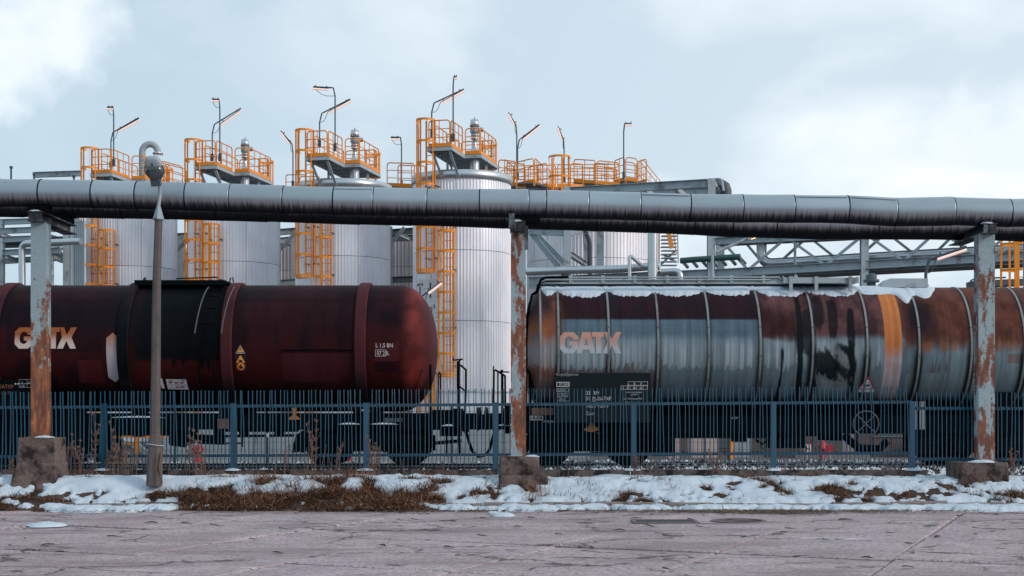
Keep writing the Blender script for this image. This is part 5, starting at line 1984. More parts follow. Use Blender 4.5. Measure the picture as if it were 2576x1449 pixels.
seg_parts(pr, 'brace', M['steel'], [(P(2500, 640, 46), P(2575, 600, 46))], .12, .14)
# ------------------------------------------------------------------ tank wagons
WY = 32.0            # track centre
WD = 30.75           # distance of the near shell side


def wx(px, D=30.75):
    return (px - CX) * D / F


def wz(py, D=30.75):
    return EYE + (HY - py) * D / F


def tank_shell(name, prof, yc, zc, colf, mat, parent, nth=120):
    """lathe along x with profile (x, r); paint laid on by colf(x, z, angle)"""
    k = MB()
    if nth > 200:          # finer round the near side, where the paint is seen
        m_ = int(nth * .88)
        th_ = [-1.75 + 3.5 * i / m_ for i in range(m_)] + [1.75 + (2 * PI - 3.5) * i / (nth - m_) for i in range(nth - m_)]
    else:
        th_ = [2 * PI * i / nth for i in range(nth)]
    for x, r in prof:
        for t in th_:
            k.v.append((x, yc - r * math.cos(t), zc + r * math.sin(t)))
    n = len(prof)
    k.f = [(j * nth + i, (j + 1) * nth + i, (j + 1) * nth + (i + 1) % nth, j * nth + (i + 1) % nth) for j in range(n - 1) for i in range(nth)]
    k.sm = [True] * len(k.f)
    vv = np.array(k.v)
    o = k.build(name, mat, parent)
    set_paint(o, colf(vv[:, 0], vv[:, 2], np.arctan2(vv[:, 2] - zc, yc - vv[:, 1])))
    return o


def blend(c, col, m):
    m = np.clip(m, 0, 1)[:, None]
    return c * (1 - m) + np.array(col)[None] * m


def full_prof(x0, x1, r, dl, dr, step=.045, pw=2.2):
    p = []
    for i in range(1, 13):
        t = PI / 2 * i / 12
        p.append((x0 - dl * math.cos(t), r * max(.0005, math.sin(t)) ** .9))
    n = int((x1 - x0) / step)
    p += [(x0 + (x1 - x0) * i / n, r) for i in range(1, n)]
    for i in range(12, 0, -1):
        t = PI / 2 * i / 12
        p.append((x1 + dr * math.cos(t), r * max(.0005, math.sin(t)) ** .9))
    return [(p[0][0] - .001, .001)] + p + [(p[-1][0] + .001, .001)]


# ---- running gear shared by both wagons (built about the bogie pivot, rail head at z = 0)
def make_bogie(root, loc):
    b = bpy.data.objects.new('bogie', None)
    COL.objects.link(b)
    k = MB()
    prof = [(-1.36, .62), (-1.30, .70), (-.55, .72), (-.40, .82), (.40, .82), (.55, .72), (1.30, .70), (1.36, .62), (1.30, .44), (1.16, .40), (1.12, .58), (.68, .58), (.62, .44), (.42, .34), (-.42, .34), (-.62, .44), (-.68, .58), (-1.12, .58), (-1.16, .40), (-1.30, .44)]
    for s in (-1, 1):
        k.prism(prof, (0, s * 1.02 + .06, 0), (1, 0, 0), (0, 0, 1), .12)
    k.box((0, 0, .55), (.5, 2.2, .3))
    k.box((0, 0, .80), (2.5, 1.7, .62)).box((0, 0, .5), (1.5, 1.3, .3))
    k.box((-1.15, 0, .62), (.5, 1.6, .5)).box((1.15, 0, .62), (.5, 1.6, .5))
    k.box((1.33, 0, .6), (.08, 2.1, .12)).box((-1.33, 0, .6), (.08, 2.1, .12))
    b_frame = k.build('bogie_frame', M['black'], b)
    wl = MB()
    wl.lathe([(.0001, .075), (.09, .075), (.10, .03), (.33, .0), (.36, .04), (.455, .045), (.46, -.06), (.485, -.07), (.487, -.095), (.35, -.09), (.32, -.04), (.10, -.05), (.0001, -.05)], (0, 0, 0), (0, -1, 0), 36)
    wme = wl.mesh('wheel', M['wheel'])
    bx = MB()
    bx.prism([(-.15, -.15), (.15, -.15), (.17, .05), (.10, .17), (-.10, .17), (-.17, .05)], (0, .1, 0), (1, 0, 0), (0, 0, 1), .2)
    bx.cyl((0, -.10, 0), (0, -.135, 0), .11, 14)
    bme = bx.mesh('axle_box', M['black'])
    spm = MB()
    pts = [(.075 * math.cos(t), .075 * math.sin(t), t * .0085) for t in [2 * PI * 4 * i / 48 for i in range(49)]]
    spm.tube(pts, .014, 5)
    sme = spm.mesh('spring', M['black'])
    for x in (-.9, .9):
        for s in (-1, 1):
            w = put(wme, 'wheel', b, (x, s * .75, .46), (0, 0, 0 if s < 0 else PI))
            put(bme, 'axle_box', b, (x, s * 1.1, .46), (0, 0, 0 if s < 0 else PI))
            for dx in (-.26, .26):
                put(sme, 'spring', b, (x + dx, s * 1.08, .36))
        put(MB().cyl((0, -.75, 0), (0, .75, 0), .08, 12).mesh('axle', M['wheel']), 'axle', b, (x, 0, .46))
    for x in (-1.42, -.40, .40, 1.42):
        k = MB()
        k.box((x, -.78, .48), (.07, .1, .36)).box((x, .78, .48), (.07, .1, .36))
        k.build('brake_block', M['black'], b)
    b.parent = root
    b.location = loc
    return b


def make_buffer(root, x, y, z, s):
    k = MB()
    k.box((x + s * .02, y, z), (.04, .36, .36))
    k.cyl((x + s * .03, y, z), (x + s * .36, y, z), .125, 20)
    k.cyl((x + s * .36, y, z), (x + s * .54, y, z), .10, 18)
    bo = k.build('buffer', M['black'], root)
    MB().lathe([(.10, 0), (.25, .02), (.27, .03), (.27, .05), (.22, .075), (.0001, .09)], (x + s * .53, y, z), (s, 0, 0), 28).build('buffer_head', M['wheel'], bo)
    return bo


BZ = RZ + 1.06        # buffer height

# ================================================================== maroon wagon (left)
w1 = thing('tank_wagon', 'dark maroon oil-stained tank wagon on the left with black spill down its middle', 'tank wagon', (-8.5, WY, RZ), 'tank wagons on the siding')
R1, Z1 = 1.45, 3.10


def col1(x, z, a):
    n = fbm(x * .8, z * .9, 4, 2)
    n2 = fbm(x * 3, z * 3, 4, 6)
    st = fbm(x * 7, z * .5, 3, 13)
    c = np.tile(np.array([.088, .024, .027]), (len(x), 1))
    c = blend(c, (.055, .024, .034), sstep(3.1, 3.7, z + (n - .5)) * .8)
    c = blend(c, (.115, .020, .017), sstep(3.0, 2.5, z + (n - .5) * .5) * .55)
    c = blend(c, (.020, .013, .020), sstep(.50, .72, n + (st - .5) * .5) * .85)
    c = blend(c, (.024, .025, .032), sstep(.55, .72, fbm(x * .7 + 3, z * 1.4, 4, 33)) * sstep(3.6, 3.9, z) * .8)
    # oil-black spill below the man-lid, ending in a ragged hem
    edge = .09 * (fbm(x * 3, z * 1.5, 3, 8) - .5)
    sp = sstep(wx(347) - .1, wx(356), x + edge) * (1 - sstep(wx(566), wx(578), x + edge))
    hem = wz(905) + .10 * (fbm(x * 4, 0 * x, 4, 19) - .5) - .22 * sstep(.60, .8, fbm(x * 9, 0 * x + 4, 2, 20))
    c = blend(c, (.005, .0125, .0165), sp * sstep(hem - .07, hem + .05, z + .05 * (n2 - .5)) * .96)
    sp2 = sstep(wx(560), wx(585), x) * (1 - sstep(wx(600), wx(640), x))
    c = blend(c, (.016, .015, .02), sp2 * .4)
    # black bloom left of the spill
    c = blend(c, (.013, .015, .019), sstep(wx(250), wx(345), x + (n2 - .5) * .6) * (1 - sstep(wx(345), wx(360), x)) * sstep(2.4, 3.2, z) * .6)
    # painted-over rectangles
    rc = lambda a_, b_, y0, y1: ((x > wx(a_)) & (x < wx(b_)) & (z < wz(y0)) & (z > wz(y1))).astype(float)
    c = blend(c, (.13, .040, .050), rc(715, 850, 882, 962) * .95)
    c = blend(c, (.11, .035, .045), rc(850, 890, 878, 962) * .5)
    c = blend(c, (.19, .050, .060), rc(945, 1000, 862, 908) * .8)
    c = blend(c, (.028, .014, .022), rc(945, 1000, 908, 935) * .7)
    c = blend(c, (.20, .045, .055), rc(200, 262, 905, 965) * .6)
    c = blend(c, (.022, .014, .022), rc(20, 262, 812, 888) * .5)
    # warm light on the dome, painted in as lighter red
    c = blend(c, (.40, .085, .075), sstep(wx(1005), wx(1040), x) * (1 - .8 * sstep(.45, .7, n2)) * (1 - sstep(wx(1040), wx(1090), x)) * .8)
    c = blend(c, (.27, .125, .15), sstep(wx(1040), wx(1095), x) * .6)
    c = blend(c, (.02, .016, .02), sstep(wx(1085), wx(1098), x + .1 * (n2 - .5)) * sstep(2.6, 3.0, z) * (1 - sstep(3.0, 3.25, z)) * .6)
    # darker towards the belly, with a ragged edge
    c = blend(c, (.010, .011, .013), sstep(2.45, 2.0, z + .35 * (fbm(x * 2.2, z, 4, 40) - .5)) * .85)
    sh = sstep(3.35, 3.7, z) * sstep(4.25, 3.95, z) * sstep(.38, .6, fbm(x * .55 + 2, z * .8, 4, 66))
    c = blend(c, (.016, .016, .026), sh * (x < wx(1020)) * .9)
    c = blend(c, (.020, .018, .026), sstep(wx(130), wx(300), x) * (1 - sstep(wx(345), wx(360), x)) * sstep(2.5, 3.5, z + .8 * (n - .5)) * .75)
    c = c * (0.7 + .6 * st)[:, None] * np.array([.42, .33, .345])[None]
    return c


shell1 = tank_shell('tank_shell', full_prof(-16.2, -2.55, R1, .8, .84), WY, Z1, col1, M['wagon1'], w1, 210)


def ring_col(x, z, a):
    n = fbm(x * 2, z * 2.2, 4, 61)
    c = np.tile(np.array([.070, .020, .024]), (len(x), 1))
    c = blend(c, (.024, .017, .022), sstep(.45, .7, n) * .8)
    c = blend(c, (.012, .012, .014), sstep(2.5, 2.1, z) * .9)
    return c


def ring_dark(x, z, a):
    n = fbm(x * 2, z * 2.2, 4, 62)
    c = np.tile(np.array([.014, .010, .013]), (len(x), 1))
    return blend(c, (.004, .006, .008), sstep(.3, .55, n))


for x, cf in ((-11.42, ring_col), (-8.55, ring_dark), (-6.28, ring_col), (-3.34, ring_col)):
    r = R1
    hw = .125
    pr = [(x - hw, r), (x - hw, r + .045), (x - hw + .02, r + .06), (x + hw - .02, r + .06), (x + hw, r + .045), (x + hw, r)]
    ro = tank_shell('saddle_band', pr, WY, Z1, cf, M['wagon1'], w1, 96)
    for p in ro.data.polygons:
        p.use_smooth = False
# seam line along the shoulder
k = MB()
a_ = math.acos(1 - .42 / R1)
for x0_, x1_ in ((-16, -11.6), (-11.25, -8.72), (-6.1, -3.5), (-3.18, -2.6)):
    k.bar((x0_, WY - (R1 + .002) * math.sin(a_), Z1 + (R1 + .002) * math.cos(a_)), (x1_, WY - (R1 + .002) * math.sin(a_), Z1 + (R1 + .002) * math.cos(a_)), .010, .012)
k.build('weld_seam', M['wagon1'], w1)
set_paint(bpy.data.objects['weld_seam'], np.tile((.03, .014, .018), (len(k.v), 1)))
# the step-edge of the heating chamber panel
k = MB()
t0 = math.asin((wz(881) - Z1) / R1)
k.bar((wx(715), WY - (R1 + .02) * math.cos(t0), Z1 + (R1 + .02) * math.sin(t0)), (wx(892), WY - (R1 + .02) * math.cos(t0), Z1 + (R1 + .02) * math.sin(t0)), .05, .03)
k.build('panel_edge', M['spill'], w1)

# brand lettering: block capitals with bevelled corners


def letters(h):
    from mathutils.geometry import tessellate_polygon
    G = [[(290, 330), (415, 207), (685, 207), (808, 330), (808, 430), (665, 430), (625, 365), (550, 330), (490, 350), (445, 410), (430, 520), (440, 620), (490, 680), (550, 692), (610, 670), (650, 592),
          (550, 592), (550, 475), (803, 475), (803, 690), (670, 825), (410, 825), (290, 695)]]
    A = [[(925, 207), (1160, 207), (1300, 825), (1150, 825), (1125, 715), (940, 715), (915, 825), (760, 825)], [(1040, 365), (980, 585), (1095, 585)]]
    T = [[(1192, 207), (1560, 207), (1560, 345), (1470, 345), (1470, 825), (1318, 825), (1318, 345), (1205, 345)]]
    X = [[(1570, 207), (1680, 207), (1775, 425), (1885, 207), (2048, 207), (1915, 500), (2040, 825), (1870, 825), (1770, 600), (1670, 825), (1500, 825), (1640, 500)]]
    gs = []
    for L in (G, A, T, X):
        loops = [[Vector(((x - 290) / 618 * h, (825 - y) / 618 * h, 0)) for x, y in lp] for lp in L]
        tris = tessellate_polygon(loops)
        gs.append(([(v.x, v.y) for lp in loops for v in lp], [tuple(t) for t in tris]))
    return gs


def logo(parent, x0, z0, yc, zc, r, h, top, bot, seed):
    o = None
    for g, nm in zip(letters(h), 'GATX'):
        o = wrap_h(g, x0, z0, yc, zc, r + .004 + .001 * 'GATX'.index(nm), 'letter', M['paintplate'], parent, .03)
        vv = np.array([v.co for v in o.data.vertices]) + np.array(chain(parent))
        t = (vv[:, 2] - z0) / h + .25 * (fbm(vv[:, 0] * 4, vv[:, 2] * 4, 3, seed) - .5)
        c = np.tile(np.array(bot), (len(vv), 1))
        c = blend(c, top, sstep(.15, .72, t))
        set_paint(o, c)


logo(w1, wx(45), wz(878), WY, Z1, R1, .475, (.30, .085, .022), (.62, .52, .46), 5)


def gore_plate(parent, x0, x1, ya, yb, r, yc, zc, name, mat, hexa=.12, n=24):
    """upright plate following the shell, pointed at both ends"""
    w = x1 - x0
    h = wz(ya) - wz(yb)
    arc = r * (math.asin(min(1, (wz(ya) - zc) / r)) - math.asin(max(-1, (wz(yb) - zc) / r)))
    pts = [(0, hexa), (w / 2, 0), (w, hexa), (w, arc - hexa), (w / 2, arc), (0, arc - hexa)]
    g = (pts, [(0, 1, 2), (0, 2, 3, 5), (3, 4, 5)])
    return wrap_h(g, x0, wz(yb), yc, zc, r + .01, name, mat, parent, .05)


gp = gore_plate(w1, wx(274), wx(305), 838, 961, R1, WY, Z1, 'stripe_plate', M['paintplate'])
vv = np.array([v.co for v in gp.data.vertices]) + np.array(chain(w1))
t_ = (vv[:, 2] - wz(961)) / (wz(838) - wz(961)) + .3 * (fbm(vv[:, 0] * 9, vv[:, 2] * 1.5, 3, 3) - .5)
c_ = np.tile(np.array((.42, .38, .41)), (len(vv), 1))
c_ = blend(c_, (.33, .12, .055), sstep(.5, 1.0, t_))
set_paint(gp, c_)

# notices on the shell
tx = lambda g, px, py, nm='lettering', mt='white', r=R1, par=w1: wrap_h(g, wx(px), wz(py), WY, Z1, r + .008, nm, M[mt], par, .1)
tx(text_geo('L 1,5 BN', .092, .84), 947, 875)
tx(text_geo('07.23', .105, .70), 950, 895)
tx(text_geo('L', .092), 975, 894)
tx(frame_geo(.225, .15, .007), 946.5, 897.5)


def tri_sign(o, s, name, parent, wrapf):
    pass


def tri(cx_, cy_, s):
    return [(cx_ - s / 2, cy_ - s * .29), (cx_ + s / 2, cy_ - s * .29), (cx_, cy_ + s * .58)], [(0, 1, 2)]


def circ(cx_, cy_, r, n=20):
    return [(cx_ + r * math.cos(2 * PI * i / n), cy_ + r * math.sin(2 * PI * i / n)) for i in range(n)], [tuple(range(n))]


def on_shell(g, px, py, nm, mt, lift, par, r=R1, zc=Z1):
    return wrap_h(g, wx(px), wz(py), WY, zc, r + lift, nm, M[mt], par, .08)


s1 = on_shell(tri(0, 0, .21), 609, 883, 'warning_sign', 'signbg', .006, w1)
on_shell(tri(0, .004, .185), 609, 883, 'border', 'blacksign', .008, s1)
on_shell(tri(0, .006, .150), 609, 883, 'field', 'yellow', .010, s1)
on_shell(([(-.012, .06), (.012, .06), (.002, .02), (.018, .02), (-.012, -.03), (0, .008), (-.018, .008)], [(0, 1, 2, 6), (2, 3, 4, 5)]), 609, 883, 'lightning', 'blacksign', .012, s1)
s2 = on_shell(rect_geo(-.115, -.24, .23, .36), 609, 907, 'warning_board', 'blacksign', .006, w1)
on_shell(tri(0, .005, .20), 609, 907, 'warning_triangle', 'yellow', .009, s2)
on_shell(join_geo(circ(-.02, .0, .014, 8), ([(-.05, -.04), (.05, -.04), (.03, .0), (-.02, .015)], [(0, 1, 2, 3)])), 609, 907, 'pictogram', 'blacksign', .012, s2)
on_shell(circ(0, 0, .098, 24), 609, 922.5, 'prohibition_disc', 'redsign', .009, s2)
on_shell(circ(0, 0, .078, 24), 609, 922.5, 'field', 'yellow', .011, s2)
on_shell(join_geo(rect_geo(-.045, -.05, .09, .05), rect_geo(-.02, 0, .04, .045), rect_geo(-.06, -.01, .02, .04)), 609, 922.5, 'pictogram', 'blacksign', .013, s2)
# white handling-instruction board with red figures
s3 = on_shell(([(0, 0), (.46, -.012), (.435, .262), (-.01, .27)], [(0, 1, 2, 3)]), 419, 979, 'instruction_board', 'signbg', .02, w1)
for q, (a_, b_) in enumerate(((.06, .17), (.19, .16), (.31, .16), (.06, .05), (.19, .045), (.31, .05))):
    if q == 3:
        on_shell(tri(a_ + .03, b_ + .012, .05), 419, 979, 'pictogram', 'yellow', .023, s3)
        continue
    on_shell(join_geo(circ(a_, b_ + .03, .016, 8), ([(a_ - .01, b_ - .01), (a_ + .07, b_ + .0), (a_ + .05, b_ + .03), (a_, b_ + .03)], [(0, 1, 2, 3)]), ([(a_ + .05, b_ + .02), (a_ + .09, b_ + .05), (a_ + .08, b_ + .055), (a_ + .04, b_ + .03)], [(0, 1, 2, 3)])), 419, 979, 'figure', 'redsign', .023, s3)
on_shell(join_geo(rect_geo(0, .125, .44, .005), rect_geo(0, .225, .43, .005)), 419, 979, 'rule', 'blacksign', .023, s3)
on_shell(text_geo('EV', .03), 462, 952.5, 'lettering', 'bluesign', .023, s3)
on_shell(([(0, 0), (.07, 0), (.04, .27), (-.03, .27)], [(0, 1, 2, 3)]), 404, 977, 'instruction_board', 'signbg', .02, w1)

# data board low on the left
bd = MB().box((wx(40), WD - .12, wz(1000)), (wx(118) - wx(-60), .02, wz(955) - wz(1045))).build('data_board', M['spill'], w1)
by = WD - .134


def bt(g, px, py, mt, par, nm='lettering', y=by):
    D = y
    return flat_geo(g, ((px - CX) * D / F, y, EYE + (HY - py) * D / F), nm, M[mt], par)


M['rustletter'] = paint('rusty_lettering', (.24, .10, .065), .7, var=.3, scale=8)
M['dimrust'] = paint('dim_rusty_lettering', (.10, .045, .04), .7, var=.3, scale=8)
bt(text_geo('GATXP', .085, .9), -5, 977, 'rustletter', bd)
bt(text_geo('13-9', .085, 1.0), 1, 993, 'dimrust', bd)
bt(join_geo(frame_geo(.42, .095, .006, 0, .085), frame_geo(.42, .085, .006), rect_geo(.17, 0, .006, .18)), 48, 975, 'dimwhite', bd, 'table')
bt(text_geo('S', .05), 54, 965.5, 'dimwhite', bd)
bt(text_geo('41.24', .055, .9), 70, 966, 'dimwhite', bd)
bt(text_geo('120', .055, .9), 50, 974, 'dimwhite', bd)
bt(text_geo('A', .035), 78, 958, 'dimwhite', bd)
for px in (39, 45.5):
    star = ([(math.sin(PI * i / 5) * (.028 if i % 2 == 0 else .011), math.cos(PI * i / 5) * (.028 if i % 2 == 0 else .011)) for i in range(10)], [tuple(range(10))])
    bt(star, px, 965.5, 'white', bd, 'star')

# walkway, rails and ladder over the spill
k = MB()
zt = wz(714, 32)
k.box((wx(470, 32), WY, zt), (wx(582, 32) - wx(360, 32), 1.3, .05))
k.box((wx(470, 32), WY - .66, zt - .03), (wx(582, 32) - wx(358, 32), .03, .11))
k.build('walkway', M['spill'], w1)
k = MB()
for a_, b_ in ((358, 365), (440, 548), (576, 586)):
    x0_, x1_ = wx(a_, 31.3), wx(b_, 31.3)
    k.tube([(x0_, WY - .64, zt - .05), (x0_ + .02, WY - .64, zt + .06), (x1_ - .02, WY - .64, zt + .09), (x1_, WY - .64, zt - .02)], .016, 6)
k.build('grab_rail', M['spill'], w1)
arc = lambda r, a0, a1, n: [(WY - r * math.cos(a0 + (a1 - a0) * i / n), Z1 + r * math.sin(a0 + (a1 - a0) * i / n)) for i in range(n + 1)]
lad = MB()
for px in (505, 541):
    x = wx(px + 2)
    pts = [(x + (wx(px + 12) - x) * max(0, (z - Z1) / 1.4), y - .16, z) for y, z in arc(R1, -.9, 1.25, 14)]
    lad.tube(pts, .018, 6)
la = lad.build('ladder', M['black'], w1)
for i in range(8):
    y, z = arc(R1, -.75, 1.15, 7)[i]
    sh = (wx(12 + 0) - wx(0)) * max(0, (z - Z1) / 1.4)
    MB().tube([(wx(507) + sh, y - .16, z), (wx(543) + sh, y - .16, z)], .014, 6).build('rung', M['black'], la)
for px, e in ((497, .3), (563, -.15)):
    pts = [(wx(px) + .1 * max(0, (z - Z1)), y - .22, z) for y, z in arc(R1, .18, 1.2, 8)]
    MB().tube(pts, .014, 6).build('handrail', M['steel_dark'], w1)

# underframe
k = MB()
k.box((wx(600), WY - 1.05, wz(1062)), (wx(1145) - wx(-200) + 2, .10, wz(1041) - wz(1079)))
k.box((-9.5, WY + 1.05, wz(1062)), (17, .10, .33))
k.box((-9.5, WY, wz(1060)), (17, .5, .36))
for x in (-16, -11.4, -6.3, -3.3):
    k.box((x, WY, Z1 - R1 + .06), (.5, 1.9, .5))
fr1 = k.build('underframe', M['black'], w1)
k = Each('side_sill', M['black'], w1)
for a_, b_, y0, y1 in ((-30, 178, 1030, 1120), (700, 1140, 1040, 1082), (178, 420, 1046, 1078)):
    k.box((wx((a_ + b_) / 2), WY - 1.12, wz((y0 + y1) / 2)), (wx(b_) - wx(a_), .08, wz(y0) - wz(y1)))
xh = wx(1148)
MB().box((xh, WY, BZ + .02), (.14, 2.5, .42)).build('headstock', M['black'], w1)
k = MB()
k.box((wx(1118), WY, wz(1034)), (wx(1150) - wx(1085), 2.0, .05)).box((wx(1117), WY - 1, wz(1045)), (wx(1150) - wx(1085), .06, .24))
k.build('end_platform', M['black'], w1)
for y in (-.875, .875):
    make_buffer(w1, xh + .07, WY + y, BZ, 1)
bog1 = make_bogie(w1, Vector((wx(917), WY, RZ)) - chain(w1))
b2 = dup(bog1, w1)
b2.location = Vector((wx(917) - 10.2, WY, RZ)) - chain(w1)
# brake column with hand wheel crank and safety rails at the end
k = MB()
k.bar((wx(1152), WY - 1.02, wz(1045)), (wx(1152), WY - 1.02, wz(908)), .07, .05, (0, 1, 0)).bar((wx(1150), WY - 1.02, wz(911)), (wx(1161), WY - 1.02, wz(901)), .03, .03)
k.tube([(wx(1138), WY - 1.0, wz(905)), (wx(1163), WY - 1.0, wz(903))], .02, 6)
k.tube([(wx(1139), WY - 1.0, wz(906)), (wx(1139), WY - 1.0, wz(898))], .016, 6)
k.build('brake_column', M['black'], w1)
k = MB()
k.tube([(wx(1150), WY - .9, wz(1040)), (wx(1151), WY - .9, wz(915)), (wx(1157), WY - .6, wz(917)), (wx(1168), WY - .2, wz(927)), (wx(1168), WY - .2, wz(980)), (wx(1165), WY - .2, wz(1040))], .024, 8)
k.tube([(wx(1155), WY - .8, wz(972)), (wx(1168), WY - .2, wz(984))], .02, 6)
k.build('end_rail', M['black'], w1)
k = MB()
k.tube([(wx(1083), WY - 1.12, wz(1045)), (wx(1081.5), WY - 1.12, wz(917))], .027, 8)
k.build('grab_post', M['black'], w1)
k = MB()
k.tube([(wx(1098), WY - .6, wz(1045)), (wx(1099), WY - .6, wz(940)), (wx(1101), WY - .5, wz(934)), (wx(1103), WY - .4, wz(940)), (wx(1103), WY - .4, wz(1045))], .018, 6)
k.build('grab_rail', M['black'], w1)
# drain valves, reservoirs and brake gear under the belly
k = Each('brake_gear', M['black'], w1)
k.box((wx(60), WY - .7, wz(1098)), (wx(178) - wx(-60), 1.2, wz(1030) - wz(1166)))
k.box((wx(300), WY - .2, wz(1085)), (wx(420) - wx(178), .8, wz(1075) - wz(1100)))
k.box((wx(640), WY - .3, wz(1082)), (wx(745) - wx(560), .3, wz(1076) - wz(1088)))
for px, y0, y1 in ((250, 1080, 1165), (330, 1079, 1100), (440, 1079, 1118), (470, 1079, 1110), (535, 1079, 1112), (600, 1076, 1095), (690, 1076, 1096)):
    k.box((wx(px), WY - .6, wz((y0 + y1) / 2)), (.16 if y1 < 1115 else .5, .4, wz(y0) - wz(y1)))
k.cyl((wx(490), WY - .8, wz(1106)), (wx(555), WY - .8, wz(1108)), .11, 14).cyl((wx(415), WY - .7, wz(1105)), (wx(455), WY - .7, wz(1110)), .16, 14)
k.bar((wx(575), WY - .95, wz(1083)), (wx(745), WY - .95, wz(1081)), .06, .06).bar((wx(560), WY - .95, wz(1098)), (wx(735), WY - .95, wz(1096)), .05, .06)
k.tube([(wx(582), WY - 1, wz(1080)), (wx(582), WY - 1, wz(1124))], .02, 6).tube([(wx(560), WY - 1, wz(1116)), (wx(605), WY - 1, wz(1116))], .018, 6).tube([(wx(604), WY - 1, wz(1095)), (wx(604), WY - 1, wz(1125))], .02, 6)
k = Each('tool_box', M['black'], w1)
k.prism([(0, 0), (.62, .08), (.70, .45), (.25, .50), (.10, .40)], (wx(730), WY - 1.1, wz(1140)), (1, 0, 0), (0, 0, 1), -.3)
k.box((wx(220), WY - .9, wz(1110)), (wx(250) - wx(178), 1.4, .55))
k = MB()
k.lathe([(.05, 0), (.13, .02), (.13, .05), (.0001, .06)], (wx(1174, 30.8), WY - 1.16, wz(1070)), (0, -1, 0), 16)
ac = tri(0, 0, .02)
MB().prism([(-.05, .16), (.06, .18), (.05, 0), (.13, -.06), (.13, -.09), (.03, -.10), (-.03, -.10), (-.11, -.09), (-.11, -.06), (-.03, 0)], (wx(738), WY - 1.19, wz(1045)), (1, 0, 0), (0, 0, 1), -.03).build('lashing_hook', M['axle'], w1)
MB().box((wx(559), WY - 1.17, wz(1066)), (.24, .02, .22)).build('rusty_plate', M['rustbox'], w1)
bt(join_geo(frame_geo(.40, .07, .005), shift_geo(text_geo('REV WSP 30.02', .032, 1.1), .02, .018)), 966, 1060, 'dimwhite', w1, y=WY - 1.17)
MB().box((wx(672), WY - 1.18, wz(1095)), (.05, .01, .08)).build('label', M['signbg'], w1)

# coupling hose, screw coupling
ho = thing('brake_hose', 'black air hose hanging in a loop between the two wagons', 'hose', (wx(1203), WY - .4, 1.2))
pts = [P(1165, 1080, 31.5), P(1174, 1092, 31.5), P(1182, 1118, 31.5), P(1190, 1137, 31.5), P(1203, 1146, 31.5), P(1218, 1145, 31.5), P(1230, 1134, 31.5), P(1237, 1110, 31.5), P(1243, 1092, 31.5), P(1254, 1080, 31.5)]
q = []
for i in range(len(pts) - 1):
    p0, p1, p2, p3 = pts[max(0, i - 1)], pts[i], pts[i + 1], pts[min(len(pts) - 1, i + 2)]
    for s in range(4):
        t = s / 4
        q.append(.5 * ((2 * p1) + (p2 - p0) * t + (2 * p0 - 5 * p1 + 4 * p2 - p3) * t * t + (3 * p1 - p0 - 3 * p2 + p3) * t ** 3))
q.append(pts[-1])
hs = MB().tube(q, .036, 10).build('hose', M['black'], ho)
MB().cyl(P(1166, 1078, 31.5), P(1177, 1088, 31.5), .06, 10).build('coupling_cock', M['black'], ho)
MB().cyl(P(1198, 1146, 31.5), P(1212, 1147, 31.5), .05, 10).build('coupling_head', M['black'], ho)
k = Each('draw_gear', M['black'], w1)
k.box((wx(1130), WY - .4, wz(1082)), (.5, .3, .3)).bar((wx(1090), WY - .8, wz(1116)), (wx(1160), WY - .8, wz(1110)), .06, .08).bar((wx(1122), WY - .9, wz(1085)), (wx(1122), WY - .9, wz(1150)), .04, .04).bar((wx(1152), WY - .9, wz(1085)), (wx(1155), WY - .9, wz(1142)), .05, .05)
k.tube([(wx(1150), WY, wz(1066)), (wx(1250), WY, wz(1070))], .06, 8)

# ================================================================== grey wagon (right)
w2 = thing('tank_wagon', 'grey banded tank wagon on the right, rust-stained with snow along its top', 'tank wagon', (wx(2001), WY, RZ), 'tank wagons on the siding')
R2, Z2 = 1.41, 3.09
XL, XR = wx(1357, 31), wx(2660, 31)
BANDS = [wx(p, 32) for p in (1400, 1521, 1640, 1762, 1886, 2012, 2143, 2268, 2394, 2522, 2640)]


